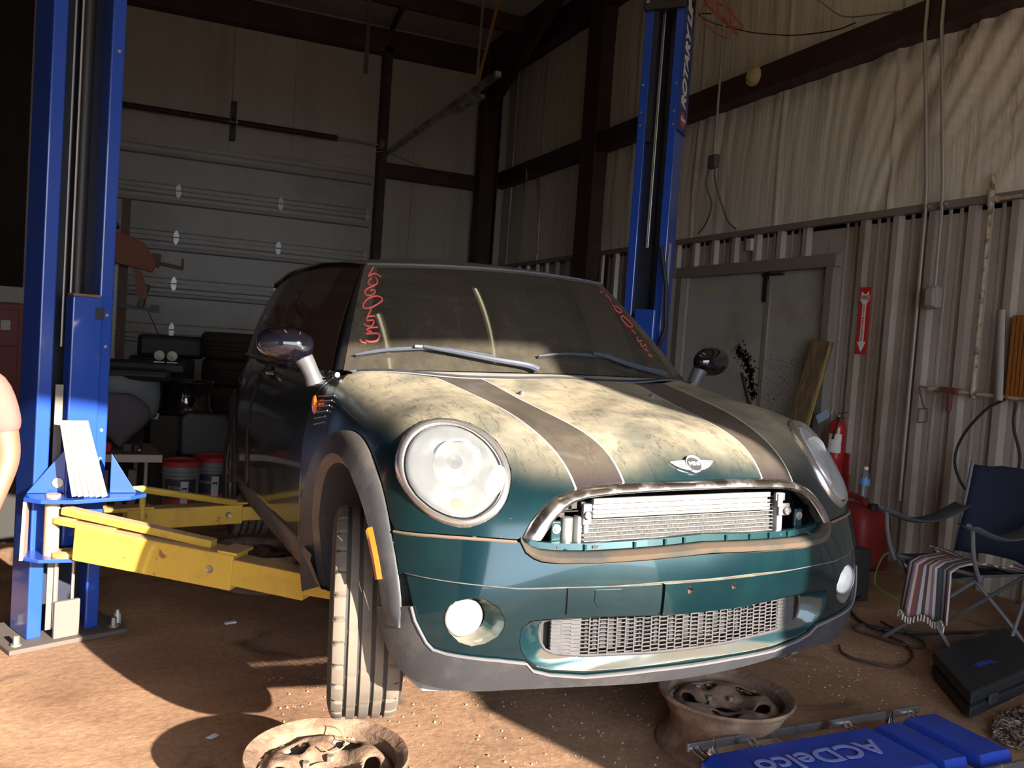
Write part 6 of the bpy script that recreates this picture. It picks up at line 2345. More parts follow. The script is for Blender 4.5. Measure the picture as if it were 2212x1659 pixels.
for i in range(420):
    a = rs.rand() * 6.28
    r_ = math.sqrt(rs.rand())
    x, y = 1.80 + .30 * r_ * math.cos(a) + .035, .335 + .14 * r_ * math.sin(a) + .22 * (r_ * math.cos(a)) * .3
    z = .012 + .045 * (1 - r_) * rs.rand()
    R3 = Euler((rs.rand() * .9 - .45 + (1.57 if rs.rand() < .4 else 0), rs.rand() * .8 - .4, rs.rand() * 6.28)).to_matrix()
    pts_ = []
    for q in range(10):
        b = 2 * PI * q / 10
        pts_.append(tuple(Vector((x, y, z + .006)) + R3 @ Vector((.019 * math.cos(b), .011 * math.sin(b), 0))))
    m.tube(pts_, .0036, 5, closed=True)
part = m.build('chain_links', CHN, ch, smooth=True)
part['kind'] = 'stuff'
loops = [(1.71, 1.27), (1.64, 1.18), (1.65, 1.10), (1.72, .99), (1.80, .985), (1.89, 1.02), (2.0, 1.10), (2.07, 1.22), (2.09, 1.33), (2.13, 1.42), (2.08, 1.5), (1.98, 1.45), (2.0, 1.36), (2.04, 1.2), (2.12, 1.15), (2.2, 1.23), (2.22, 1.4), (2.23, 1.51)]
tag(MB().tube([tuple(p) for p in catmull([(x, y, .012 + .004 * (i % 2)) for i, (x, y) in enumerate(loops)], 8)], .0065, 6).build('air_hose', mat('dark_hose', (.05, .03, .025), rough=.7), smooth=True), 'thin dark hose looped over the floor in front of the camp chair', 'hose')
tag(MB().tube([tuple(p) for p in catmull([(2.50, 1.9, .03), (2.22, 1.72, .02), (2.10, 1.45, .015), (2.3, 1.32, .012), (2.55, 1.28, .012), (2.8, 1.25, .012)], 8)], .008, 6).build('rubber_hose', BLACKP, smooth=True), 'black hose on the floor running beneath the camp chair', 'hose')
tag(MB().tube([tuple(p) for p in catmull([(2.72, 1.9, .28), (2.60, 1.88, .25), (2.535, 1.86, .12), (2.54, 1.78, .07), (2.60, 1.62, .03), (2.62, 1.5, .015)], 8)], .0045, 6).build('green_wire', mat('green_wire', (.10, .30, .06), rough=.5), smooth=True), 'thin green wire arching to the floor left of the camp chair', 'wire')

# camp chair
Cc = Vector((2.43, 1.185, 0))
Fv = Vector((-.98, -.20, 0)).normalized()
Sv = Vector((-Fv.y, Fv.x, 0)) * -1
if Sv.y > 0:
    Sv = -Sv


def cc(f_, s_, z):
    return Cc + Fv * f_ + Sv * s_ + Vector((0, 0, z))


chr_ = thing('camp_chair', 'navy blue folding camp chair with grey tube frame near the right wall', 'chair', (Cc.x, Cc.y, 0))
TUBE = mat('chair_tube', (.20, .20, .22), rough=.4, metal=.5)
NAVY = mat('navy_canvas', (.007, .012, .032), rough=.9, bump=.2, bscale=120)
for s_ in (-.21, .21):
    MB().tube([tuple(cc(.34, -s_ * (1.0 if s_ > 0 else .75), .012)), tuple(cc(.30, s_, .42))], .010, 8).build('leg', TUBE, chr_, smooth=True)
    MB().tube([tuple(cc(-.24, -s_, .012)), tuple(cc(-.22, s_, .40))], .010, 8).build('leg', TUBE, chr_, smooth=True)
    MB().tube([tuple(cc(.10, s_ * 1.2, .012)), tuple(cc(-.22, s_, .40))], .009, 8).build('leg', TUBE, chr_, smooth=True)
    MB().tube([tuple(p) for p in catmull([cc(.31, s_, .40), cc(.36, s_, .47), cc(.40, s_, .56), cc(.42, s_, .64), cc(.46, s_, .67)], 5)], .010, 8).build('arm_post', TUBE, chr_, smooth=True)
    MB().tube([tuple(cc(-.22, s_, .03)), tuple(cc(-.27, s_, .42)), tuple(cc(-.36, s_, .88))], .009, 8).build('back_post', TUBE, chr_, smooth=True)
    rows = []
    for i, u in enumerate(np.linspace(0, 1, 9)):
        f_ = .46 - .76 * u
        z = .67 - .075 * math.sin(PI * u) - .02 * u
        rows.append([tuple(cc(f_, s_ - .045, z + .004)), tuple(cc(f_, s_, z - .01)), tuple(cc(f_, s_ + .045, z + .004))])
    MB().sheet(rows).build('armrest', mat('arm_canvas', (.05, .055, .065), rough=.9), chr_, smooth=True, solid=.008, angle=180)
MB().tube([tuple(cc(.30, -.21, .42)), tuple(cc(.30, .21, .42))], .009, 8).build('front_bar', TUBE, chr_, smooth=True)
rows = [[tuple(cc(.32 - .60 * u, -.21 + .42 * v, .43 - .06 * math.sin(PI * v) * (1 - .4 * u) - .05 * u)) for v in np.linspace(0, 1, 11)] for u in np.linspace(0, 1, 9)]
MB().sheet(rows).build('seat', mat('seat_canvas', (.055, .06, .075), rough=.9), chr_, smooth=True, solid=.008, angle=180)
rows = [[tuple(cc(-.26 - .11 * w - .05 * math.sin(PI * v), -.21 + .42 * v, .40 + .46 * w + (.01 if .2 < v < .8 else 0))) for v in np.linspace(0, 1, 11)] for w in np.linspace(0, 1, 8)]
MB().sheet(rows).build('backrest', NAVY, chr_, smooth=True, solid=.01, angle=180)
# striped rag rug over the seat: stripes run across
STR = bpy.data.materials.new('striped_weave')
STR.use_nodes = True
_N, _L = STR.node_tree.nodes, STR.node_tree.links
_uv = _N.new('ShaderNodeAttribute')
_uv.attribute_name = 'stripe'
_ma = _N.new('ShaderNodeMath'); _ma.operation = 'MULTIPLY'; _ma.inputs[1].default_value = 1.0
_fr = _N.new('ShaderNodeMath'); _fr.operation = 'FRACT'
_L.new(_uv.outputs['Fac'], _ma.inputs[0]); _L.new(_ma.outputs[0], _fr.inputs[0])
_cr = _N.new('ShaderNodeValToRGB')
_cr.color_ramp.interpolation = 'CONSTANT'
cols = [(.10, .07, .10), (.42, .36, .33), (.06, .04, .05), (.22, .14, .20), (.45, .40, .34), (.20, .05, .05), (.09, .06, .06), (.36, .30, .30), (.05, .035, .04), (.33, .27, .20), (.17, .10, .15), (.48, .42, .38), (.07, .05, .06), (.05, .12, .15)]
el = _cr.color_ramp.elements
while len(el) < len(cols):
    el.new(.5)
for i, (e, c) in enumerate(zip(el, cols)):
    e.position = i / len(cols)
    e.color = (*c, 1)
_L.new(_fr.outputs[0], _cr.inputs['Fac'])
_L.new(_cr.outputs['Color'], _N['Principled BSDF'].inputs['Base Color'])
_N['Principled BSDF'].inputs['Roughness'].default_value = .95


def rug(name, rows, stripes, parent):
    P = np.array(rows)
    a, b = P.shape[:2]
    o = MB().sheet(P).build(name, STR, parent, smooth=True, angle=180, solid=.008)
    at = o.data.attributes.new('stripe', 'FLOAT', 'POINT')
    val = []
    for i in range(a):
        for j in range(b):
            val.append(stripes * j / (b - 1))
    at.data.foreach_set('value', val)
    return o


rg = thing('striped_rug', 'purple and cream striped rag rug thrown over the camp chair seat', 'rug', (Cc.x, Cc.y, .45))
rows = []
for u in np.linspace(0, 1, 12):
    row = []
    for v in np.linspace(0, 1, 60):
        z = .46 - .07 * u - .035 * math.sin(PI * v) + .006 * math.sin(v * 21 + u * 3)
        row.append(tuple(cc(.10 - .30 * u + .03 * math.sin(v * 5), -.17 + .44 * v, z)))
    rows.append(row)
rug('seat_cloth', rows, 2.0, rg)
rows = []
for u in np.linspace(0, 1, 14):
    row = []
    for v in np.linspace(0, 1, 40):
        drop = max(0, u - .25) * .33
        f_ = .10 + .24 * min(u, .3) / .3 + .03 * math.sin(v * 7) * u + .02 * u
        row.append(tuple(cc(f_ + .02 * (u > .3), -.10 + .20 * v + .04 * u * (v - .5), .447 - .02 * u - drop + .012 * math.sin(v * 16) * u)))
    rows.append(row)
rug('hanging_cloth', rows, 1.3, rg)
m = MB()
for v in np.linspace(0, 1, 22):
    p = cc(.395 + .03 * math.sin(v * 7), -.12 + .24 * v, .447 - .02 - .2475 + .012 * math.sin(v * 16))
    m.tube([tuple(p), tuple(p + Vector((0, 0, -.03)) + Fv * .006 * math.sin(v * 40))], .004, 5)
m.build('fringe', mat('fringe_cream', (.5, .46, .42), rough=.95), rg)
# small clutter by the chair
t = thing('hose_coil', 'pale grey coiled corrugated hose at the right edge of the picture', 'hose coil', (2.75, 1.0, 0))
m = MB()
for k in range(6):
    m.tube([tuple((2.86 + (.19 + .008 * k) * math.cos(a), .80 + (.19 + .008 * k) * math.sin(a), .03 + .035 * k)) for a in np.linspace(0, 2 * PI, 37)[:-1]], .020, 8, closed=True)
m.build('coil', mat('pale_hose', (.26, .23, .22), rough=.7), t, smooth=True)
t = thing('impact_tool', 'dark power tool with orange spots lying on the coiled hose', 'tool', (2.75, 1.1, .26))
MB().bar((2.66, .92, .30), (3.0, .72, .31), .09, .09).build('body', CASE, t, bevel=.03)
MB().cyl((2.665, .915, .29), (2.63, .935, .29), .022, n=14).build('orange_nose', mat('orange_cap', (.7, .17, .03), rough=.5), t, smooth=True, angle=30)
MB().bar((2.78, .84, .348), (2.92, .76, .353), .02, .006).build('orange_stripe', MATS['orange_cap'], t)
m = MB().box((2.40, 2.02, .15), (.22, .30, .30))
tag(m.build('dark_box', mat('dark_box', (.03, .028, .025), rough=.8), bevel=.01), 'dark box on the floor behind the car near the gas can', 'box')
t = thing('jack_stand', 'dark jack stand on the floor beside the front bumper corner', 'jack stand', (2.05, 1.95, 0))
for sx_ in (-1, 1):
    for sy_ in (-1, 1):
        MB().bar((2.10 + sx_ * .10, 1.95 + sy_ * .10, 0.0), (2.10 + sx_ * .03, 1.95 + sy_ * .03, .30), .02, .008).build('leg', GREASE, t)
MB().cyl((2.10, 1.95, .26), (2.10, 1.95, .40), .02, n=12).box((2.10, 1.95, .41), (.09, .05, .02)).build('post', GREASE, t)

# ================================================================ floor bits
t = thing('spray_can', 'small pale can standing on the floor by the left column foot', 'can', (-1.44, 2.17, 0))
MB().lathe([(.001, .0), (.016, .0), (.016, .055), (.008, .065), (.008, .075), (.001, .076)], (-1.45, 2.22, 0), n=16).build('body', mat('pale_can', (.5, .48, .45), rough=.4, metal=.3), t, smooth=True, angle=40)
tag(MB().box((-.985, 2.17, .004), (.05, .02, .008), (0, 0, .3)).build('paper_scrap', mat('pale_paper', (.60, .62, .75), rough=.7), bevel=.001), 'white paper scrap on the shaded floor beneath the yellow arm', 'paper')
tag(MB().add([(-1.165, 1.052, .004), (-1.135, 1.072, .006), (-1.12, 1.064, .004), (-1.128, 1.046, .007), (-1.15, 1.040, .003)], [(0, 1, 2, 3, 4)]).build('torn_paper', MATS['pale_paper'], solid=.001), 'crumpled white scrap lying in the round wheel shadow', 'paper')
LEAF = mat('dry_leaf', (.50, .33, .15), rough=.8)
tag(MB().add([(-.640, 1.345, .004), (-.620, 1.372, .012), (-.612, 1.35, .005), (-.628, 1.337, .009)], [(0, 1, 2, 3)]).build('dry_leaf', LEAF, solid=.0008), 'tan dry leaf on the lit floor left of the hanging tyre', 'leaf')
tag(MB().add([(-.93, .40, .158), (-.90, .43, .166), (-.875, .405, .160), (-.885, .38, .164), (-.915, .375, .158)], [(0, 1, 2, 3, 4)]).build('yellow_leaf', mat('yellow_leaf', (.62, .46, .14), rough=.7), solid=.0008), 'yellow leaf resting in the sunlit steel wheel', 'leaf')
tag(MB().tube([tuple(p) for p in catmull([(-.88, .70, .17), (-.84, .62, .19), (-.83, .55, .175), (-.87, .53, .165), (-.90, .56, .17)], 6)], .0018, 5).build('dry_twig', LEAF), 'thin dry twig looped over the sunlit steel wheel', 'twig')
rs = np.random.RandomState(9)
m = MB()
for _ in range(900):
    if rs.rand() < .55:
        x, y = -.95 + rs.rand() * 1.5, .45 + rs.rand() * 1.1
    else:
        x, y = 1.0 + rs.randn() * .5 + .7, .9 + rs.randn() * .25
    if (x + .895) ** 2 + (y - .484) ** 2 < .06 or (x - .49) ** 2 + (y - .545) ** 2 < .06:
        continue
    s_ = .002 + .004 * rs.rand() ** 2
    a = rs.rand() * 3
    m.lathe([(.0005, s_), (s_ * .8, s_ * .4), (s_, 0)], (x, y, 0), (rs.randn() * .1, rs.randn() * .1, 1), 5)
tag(m.build('floor_grit', mat('grit', (.34, .24, .17), rough=.9, var=(.20, .13, .09), vscale=9)), 'scattered grit and crumbs of dirt on the concrete floor', 'grit', kind='stuff')

# ================================================================ left background
RK = mat('rack_rust', (.10, .06, .045), rough=.7, metal=.3)
RKG = mat('rack_grey', (.22, .22, .22), rough=.5, metal=.4)
t = thing('slotted_rack', 'slotted steel rack upright with clamps and parts hanging, left of the garage door', 'rack', (-1.62, 7.0, 0))
MB().bar((-1.58, 7.02, .0), (-1.58, 7.02, 2.42), .075, .03, up=(0, 1, 0)).build('upright', RK, t)
m = MB().bar((-1.66, 6.95, .0), (-1.66, 6.95, 2.0), .07, .012, up=(0, 1, 0))
up_ = m.build('slotted_angle', RKG, t)
m = MB()
for i in range(18):
    m.box((-1.66, 6.943, .75 + i * .062), (.018, .004, .03))
m.build('slot', BLACKP, up_)
for z in (.95, 1.35, 1.75, 2.18):
    MB().box((-1.95, 7.15, z), (.62, .4, .03)).build('shelf', RK, t)
parts_ = [('red_clamp', 'dark red bar clamp assembly sticking out of the rack, upper one', (-1.62, 6.9, 1.95), 1), ]
c1 = thing('bar_clamp', 'rusty bar clamp sticking out from the rack, the larger upper one', 'clamp', (-1.4, 6.9, 1.9))
MB().prism([(-1.80, 1.84), (-1.55, 1.80), (-1.33, 1.76), (-1.30, 1.86), (-1.42, 2.02), (-1.60, 2.10), (-1.80, 2.06)], 1, 6.80, 6.88).build('jaw_plate', mat('clamp_rust', (.20, .07, .035), rough=.7), c1, bevel=.01)
MB().prism([(-1.42, 1.76), (-1.36, 1.52), (-1.44, 1.50), (-1.50, 1.78)], 1, 6.82, 6.86).build('hook_plate', MATS['clamp_rust'], c1)
MB().bar((-1.35, 6.84, 1.86), (-1.07, 6.84, 1.82), .03, .035).bar((-1.35, 6.84, 1.88), (-1.27, 6.84, 1.87), .07, .12).box((-1.08, 6.84, 1.865), (.02, .03, .09)).build('bar', RK, c1, bevel=.003)
c2 = thing('bar_clamp', 'dark bar clamp lower on the rack beneath the rusty one', 'clamp', (-1.4, 6.9, 1.42))
MB().bar((-1.60, 6.86, 1.44), (-1.28, 6.86, 1.415), .03, .035).box((-1.30, 6.86, 1.43), (.08, .04, .07)).build('bar', DARKM, c2)
MB().box((-1.40, 6.86, 1.54), (.06, .05, .22), (0, .25, 0)).build('grip', DARKM, c2, bevel=.01)
tag(MB().tube([(-1.47, 6.86, 1.80), (-1.40, 6.86, 1.50), (-1.22, 6.86, 1.12)], .005, 5).build('hanging_rod', RK), 'thin rod hanging slantwise from the rack clamps', 'rod')
for i, (x, z, w_, h_, c_, lab) in enumerate([(-1.86, 1.84, .22, .16, (.03, .03, .035), 'dark carton on the top rack shelf'), (-1.84, 1.44, .26, .15, (.05, .045, .045), 'black tool tray on the middle rack shelf'), (-1.85, 1.05, .28, .17, (.04, .045, .07), 'navy box on the lowest rack shelf'), (-1.86, 2.27, .2, .15, (.16, .08, .05), 'rust coloured bin on the highest rack shelf')]):
    tag(MB().box((x, 7.02, z), (w_, .2, h_)).build('parts_bin', mat('bin_%d' % i, c_, rough=.8), bevel=.01), lab, 'bin', group='bins on the rack shelves')
# tyres stacked by the garage door
TYD = mat('old_tyre', (.028, .022, .018), rough=.85, var=(.05, .035, .025), vscale=4)


def tyre(x, y, z, R_, W_, lab, col=TYD):
    t = thing('tyre', lab, 'tyre', (x, y, z), group='old tyres stacked before the garage door')
    MB().lathe([(R_ * .55, W_ * .1), (R_ * .62, .01), (R_ * .9, .0), (R_ * .97, .02), (R_, W_ * .18), (R_, W_ * .82), (R_ * .97, W_ - .02), (R_ * .9, W_), (R_ * .62, W_ - .01), (R_ * .55, W_ * .9), (R_ * .53, W_ * .5)], (x, y, z), n=56, closed=True).build('carcass', col, t, smooth=True, angle=50)
    m = MB()
    for k in (.35, .5, .65):
        m.tube([(x + R_ * 1.002 * math.cos(a), y + R_ * 1.002 * math.sin(a), z + W_ * k) for a in np.linspace(0, 2 * PI, 49)[:-1]], .005, 5, closed=True)
    m.build('tread_groove', BLACKP, t)
    return t


tb = mat('old_tyre_brown', (.05, .032, .022), rough=.9, var=(.03, .022, .018), vscale=4)
labs = ['brown old tyre on top of the stack by the garage door', 'second tyre from the top in the stack by the garage door', 'third tyre down in the stack by the garage door', 'lowest visible tyre in the stack by the garage door', 'bottom tyre of the stack by the garage door']
for k in range(5):
    tyre(-.50 + .02 * (k % 2), 7.05, 1.0 - .255 * k if k < 4 else 0.0, .37, .25 if k < 4 else .22, labs[k], tb if k == 0 else TYD)
tag(MB().box((-1.12, 7.55, 1.07), (.62, .22, .22)).build('black_bin', CASE, bevel=.04), 'long black bin lying behind the lamp tray', 'bin')
tag(MB().box((-1.20, 7.55, .48), (.60, .4, .96)).build('stacked_crate', mat('crate_black', (.02, .018, .017), rough=.8), bevel=.02), 'dark crate carrying the long black bin behind the tray', 'crate')
# black tray with two round lamps
t = thing('parts_tray', 'black plastic tray on top of the grey fender pile', 'tray', (-1.35, 6.0, .95))
MB().prism([(-1.68, 5.75), (-1.06, 5.75), (-1.02, 6.1), (-1.68, 6.15)], 2, .90, .985).build('tray_body', CASE, t, bevel=.02)
for i, (x, lab) in enumerate(((-1.262, 'left of two round pale lamps facing out on the black tray'), (-1.165, 'right of two round pale lamps facing out on the black tray'))):
    q = thing('round_lamp', lab, 'lamp', (x, 5.74, 1.05))
    MB().lathe([(.040, -.04), (.044, 0), (.040, .006)], (x, 5.76, 1.045), (0, -1, 0), 24).build('bezel', RKG, q, smooth=True)
    MB().lathe([(.039, .004), (.028, .010), (.001, .014)], (x, 5.76, 1.045), (0, -1, 0), 24).build('face', mat('lamp_face', (.62, .60, .54), rough=.6, var=(.40, .38, .33), vscale=40), q, smooth=True)
    MB().box((x, 5.75, .992), (.08, .03, .010)).build('foot', mat('pale_foot', (.6, .62, .6), rough=.5), q)
t = thing('grey_fender', 'pale grey car fender panel standing behind the seat backs on the bench', 'fender', (-1.5, 5.2, .4))
rows = []
for u in np.linspace(0, 1, 10):
    rows.append([(-1.85 + .58 * u + .02 * math.sin(v * 3), 5.30 - .10 * math.sin(PI * u), .46 + (.44 - .0 * u) * v - (.30 * max(0, u - .55) * (1 - v)) * -1.0) for v in np.linspace(0, 1, 8)])
MB().sheet(rows).build('panel', mat('primer_grey', (.20, .22, .24), rough=.6, var=(.15, .165, .18), vscale=3), t, smooth=True, solid=.01)
tag(MB().box((-1.52, 5.35, .91), (.68, .3, .09)).build('black_bag', CASE, bevel=.04), 'black bag lying along the top of the grey fender', 'bag')
tag(MB().box((-1.60, 5.50, .43), (.50, .24, .86)).build('dark_crate', MATS['crate_black'], bevel=.02), 'dark crate propping the grey fender up', 'crate')
rows = []
for u in np.linspace(0, 1, 13):
    w_ = .22 * math.sin(PI * (.15 + .85 * u)) + .03
    rows.append([(-1.56 + w_ * math.cos(a) * .9 + .05 * u, 4.80 + .10 * math.sin(a), .44 + .36 * (1 - u) ** .8) for a in np.linspace(0, 2 * PI, 21)])
tag(MB().sheet(rows).build('grey_seat_cover', mat('seat_cover', (.10, .09, .11), rough=.9, bump=.3), smooth=True, angle=180), 'slumped grey seat cover sitting on the low bench', 'seat cover')
# rims stacked
for k, (z, lab) in enumerate(((.60, 'glossy black wheel rim lying on the dark boxes by the tyres'),)):
    t = thing('wheel_rim', lab, 'wheel rim', (-1.05, 5.6, z))
    MB().lathe([(.215, 0), (.22, .012), (.205, .03), (.185, .06), (.185, .19), (.20, .23), (.215, .25), (.212, .262), (.20, .255), (.17, .19), (.17, .06), (.20, .02)], (-1.05, 5.6, z), n=48, closed=True).build('barrel', BLACKG, t, smooth=True, angle=50)
    MB().lathe([(.175, .20), (.05, .19), (.001, .19)], (-1.05, 5.6, z), n=40).build('disc', BLACKG, t, smooth=True)
tag(MB().box((-1.08, 5.65, .295), (.46, .42, .59)).build('box_stack', mat('brown_black_box', (.035, .03, .025), rough=.85), bevel=.01), 'dark box carrying the glossy black wheel rim', 'box')
tag(MB().box((-1.29, 5.32, .60), (.07, .01, .05), (.0, .2, 0)).build('label_card', mat('label_card', (.35, .38, .30), rough=.6)), 'small pale label card with a yellow band', 'card')
sb = tag(MB().prism([(-1.10, .32), (-.76, .32), (-.74, .60), (-.78, .645), (-1.06, .655), (-1.11, .61)], 1, 5.1, 5.2).build('seat_back', mat('black_leather', (.014, .014, .018), rough=.5), bevel=.02), 'black seat back standing upright behind the grey buckets', 'seat')
tag(MB().box((-.93, 5.28, .16), (.36, .30, .32)).build('black_crate', MATS['crate_black'], bevel=.01), 'black crate under the black seat back', 'crate')
# low bench
t = thing('low_bench', 'low bench with a pale front edge, thin legs and brown top behind the left column', 'bench', (-1.6, 4.8, 0))
MB().prism([(-2.2, 4.5), (-1.235, 4.5), (-1.31, 5.1), (-2.2, 5.1)], 2, .395, .415).build('top', mat('brown_top', (.20, .13, .10), rough=.8), t)
MB().box((-1.72, 4.495, .392), (.965, .02, .05)).build('edge', mat('pale_edge', (.48, .42, .40), rough=.6), t)
for x, y in ((-1.335, 4.55), (-1.40, 5.0), (-2.15, 4.55), (-2.15, 5.0)):
    MB().cyl((x, y, 0), (x, y, .395), .012, n=8).build('leg', mat('pale_leg', (.42, .36, .33), rough=.5), t, smooth=True)
t = thing('carburetor', 'small dark greasy carburetor on the low bench', 'engine part', (-1.42, 4.62, .415))
MB().cyl((-1.40, 4.62, .415), (-1.40, 4.62, .47), .035, n=16).box((-1.46, 4.63, .445), (.06, .06, .06)).build('body', DARKM, t, bevel=.006)
MB().lathe([(.001, .012), (.008, .01), (.01, 0)], (-1.38, 4.585, .435), (0, -1, 0), 12).build('plug', CABLE, t, smooth=True)
tag(MB().box((-1.60, 4.60, .45), (.09, .08, .07)).build('red_rag', mat('red_rag', (.42, .03, .03), rough=.9), bevel=.02), 'small red rag on the bench beside the column', 'rag')
# cream posts of a crate below the bench
t = thing('wood_pallet', 'pale wooden pallet blocks beneath the low bench', 'pallet', (-1.5, 4.9, 0))
for x in (-1.60, -1.50, -1.42):
    MB().box((x, 4.85, .13), (.05, .08, .26)).build('post', mat('pale_wood', (.22, .17, .13), rough=.9), t)
# buckets
for (x, y, lab) in ((-1.10, 4.72, 'grey oil bucket with a red lid, the nearer left one of two'), (-.875, 4.95, 'grey oil bucket with a red lid, half hidden behind the first')):
    t = thing('bucket', lab, 'bucket', (x, y, 0), group='grey buckets with red lids')
    MB().lathe([(.001, 0), (.115, 0), (.118, .01), (.126, .25), (.134, .255), (.134, .275), (.128, .28), (.130, .32), (.126, .33)], (x, y, 0), n=40).build('body', mat('bucket_grey', (.16, .165, .18), rough=.4), t, smooth=True, angle=35)
    MB().lathe([(.138, .315), (.140, .345), (.132, .352), (.122, .338), (.001, .338)], (x, y, 0), n=40).build('lid', mat('lid_red', (.36, .03, .03), rough=.45), t, smooth=True, angle=35)
    dirn = math.atan2(-1.8 - y, -1.4 - x)
    def band(a0, a1, z0, z1, r_):
        return [[(x + (r_ + .008 * z / .25) * math.cos(a), y + (r_ + .008 * z / .25) * math.sin(a), z) for a in np.linspace(dirn + a0, dirn + a1, 10)] for z in (z0, z1)]
    MB().sheet(band(-1.0, .9, .05, .23, .1192)).build('wrap_label', mat('wrap_dark', (.03, .03, .045), rough=.4), t, smooth=True)
    MB().sheet(band(-1.0, .9, .05, .09, .1197)).build('wrap_red_band', mat('wrap_red', (.30, .03, .03), rough=.4), t, smooth=True)
    lbm = MB().sheet(band(.0, .42, .06, .215, .1200)).build('white_label', mat('label_white_grey', (.50, .50, .54), rough=.5), t, smooth=True)
    aa_ = dirn + .21
    px_, py_ = x + .1265 * math.cos(aa_), y + .1265 * math.sin(aa_)
    MB().prism([(-.018, .0), (.016, .0), (.014, .012), (.020, .022), (.010, .020), (-.012, .020), (-.020, .014)], 2, 0, .0005)
    FRB = frame((px_, py_, .16), (-math.sin(aa_), math.cos(aa_), 0), (0, 0, 1))
    MB().add([tuple(FRB @ Vector(p)) for p in ((-.018, 0, 0), (-.014, -.012, 0), (-.010, 0, 0), (.008, 0, 0), (.013, -.013, 0), (.015, .002, 0), (.022, .014, 0), (.010, .012, 0), (-.012, .012, 0), (-.022, .006, 0))], [tuple(range(10))]).build('horse_mark', BLACKP, lbm)
    a2 = dirn - .35
    text_mesh('bucket_lettering', 'TITAN', .030, mat('letter_grey', (.5, .5, .53)), t, frame((x + .1265 * math.cos(a2), y + .1265 * math.sin(a2), .17), (-math.sin(a2), math.cos(a2), 0), (0, 0, 1)), depth=.0004)
# machines at the far left
RM = mat('machine_red', (.13, .025, .02), rough=.6)
t = thing('red_cabinet', 'dark red shop cabinet against the left wall', 'cabinet', (-2.4, 5.6, 0))
MB().box((-2.40, 5.6, .70), (.42, .5, 1.36)).build('body', RM, t, bevel=.01)
for z in (.3, .62, .94, 1.2):
    MB().box((-2.40, 5.345, z), (.36, .02, .26)).build('drawer', RM, t, bevel=.004)
MB().box((-2.30, 5.33, 1.22), (.06, .01, .07)).build('sticker', mat('sticker_grey', (.35, .33, .32)), t)
tag(MB().box((-2.34, 5.55, 1.44), (.28, .3, .12)).build('grey_carton', mat('carton_grey', (.25, .23, .21), rough=.8), bevel=.005), 'grey carton on top of the dark red cabinet', 'carton')
tag(MB().box((-2.12, 4.0, .52), (.30, .25, .10)).build('red_tray', mat('tray_red', (.40, .03, .03), rough=.6), bevel=.01), 'red tray on the stand by the person', 'tray')
tag(MB().box((-2.15, 4.0, .235), (.4, .35, .47)).build('dark_stand', MATS['crate_black'], bevel=.01), 'dark stand carrying the red tray', 'stand')

# ================================================================ person kneeling at the left edge
def skin_body(name, chain, edges, radii, m_, parent, sub=2):
    me = bpy.data.meshes.new(name)
    me.from_pydata([tuple(p) for p in chain], edges, [])
    o = bpy.data.objects.new(name, me)
    COL.objects.link(o)
    md = o.modifiers.new('skin', 'SKIN')
    md.use_smooth_shade = True
    lay = me.skin_vertices[0] if len(me.skin_vertices) else None
    if lay is None:
        bpy.context.view_layer.objects.active = o
        bpy.ops.mesh.customdata_skin_add()
        lay = me.skin_vertices[0]
    for i, r_ in enumerate(radii):
        lay.data[i].radius = (r_, r_) if not isinstance(r_, tuple) else r_
        lay.data[i].use_root = (i == 0)
    ms = o.modifiers.new('sub', 'SUBSURF')
    ms.levels = sub
    ms.render_levels = sub
    me.materials.append(m_)
    dg = bpy.context.evaluated_depsgraph_get()
    dg.update()
    me2 = bpy.data.meshes.new_from_object(o.evaluated_get(dg))
    o.modifiers.clear()
    bpy.data.objects.remove(o)
    if parent is not None:
        me2.transform(ORG[parent.name])
    o2 = bpy.data.objects.new(name, me2)
    me2.name = name
    if not len(me2.materials):
        me2.materials.append(m_)
    COL.objects.link(o2)
    o2.parent = parent
    if parent is not None:
        ORG[o2.name] = ORG[parent.name]
    me2.shade_smooth()
    return o2


SKIN = mat('skin', (.24, .12, .08), rough=.55)
TEE = mat('salmon_shirt', (.23, .115, .098), rough=.9, bump=.2, bscale=30)
JEAN = mat('dark_jeans', (.03, .035, .06), rough=.9)
pe = thing('person', 'person in a salmon short-sleeved shirt crouching at the left edge, arm hanging down', 'person', (-2.15, 1.5, 0))
J = dict(pel=(-2.20, 1.62, .60), ab=(-2.17, 1.58, .78), ch=(-2.12, 1.52, .98), nk=(-2.08, 1.47, 1.16), hd0=(-2.06, 1.43, 1.24), hd1=(-2.05, 1.41, 1.33), hd2=(-2.05, 1.42, 1.42),
         ls=(-1.895, 1.52, 1.10), le=(-1.835, 1.50, .84), lw=(-1.90, 1.42, .60), lh=(-1.92, 1.39, .54),
         rs=(-2.30, 1.48, 1.08), re=(-2.38, 1.40, .84), rw=(-2.28, 1.26, .68), rh=(-2.25, 1.20, .64),
         lhp=(-2.10, 1.62, .56), lk=(-2.02, 1.22, .50), la=(-2.00, 1.32, .10), lf=(-2.00, 1.20, .05),
         rhp=(-2.30, 1.62, .56), rk=(-2.34, 1.24, .48), ra=(-2.36, 1.36, .10), rf=(-2.37, 1.22, .05))
J = {k: (v[0] + .035, v[1], v[2]) for k, v in J.items()}
ks = list(J)
E_ = [('pel', 'ab'), ('ab', 'ch'), ('ch', 'nk'), ('nk', 'hd0'), ('hd0', 'hd1'), ('hd1', 'hd2'), ('ch', 'ls'), ('ls', 'le'), ('le', 'lw'), ('lw', 'lh'), ('ch', 'rs'), ('rs', 're'), ('re', 'rw'), ('rw', 'rh'),
      ('pel', 'lhp'), ('lhp', 'lk'), ('lk', 'la'), ('la', 'lf'), ('pel', 'rhp'), ('rhp', 'rk'), ('rk', 'ra'), ('ra', 'rf')]
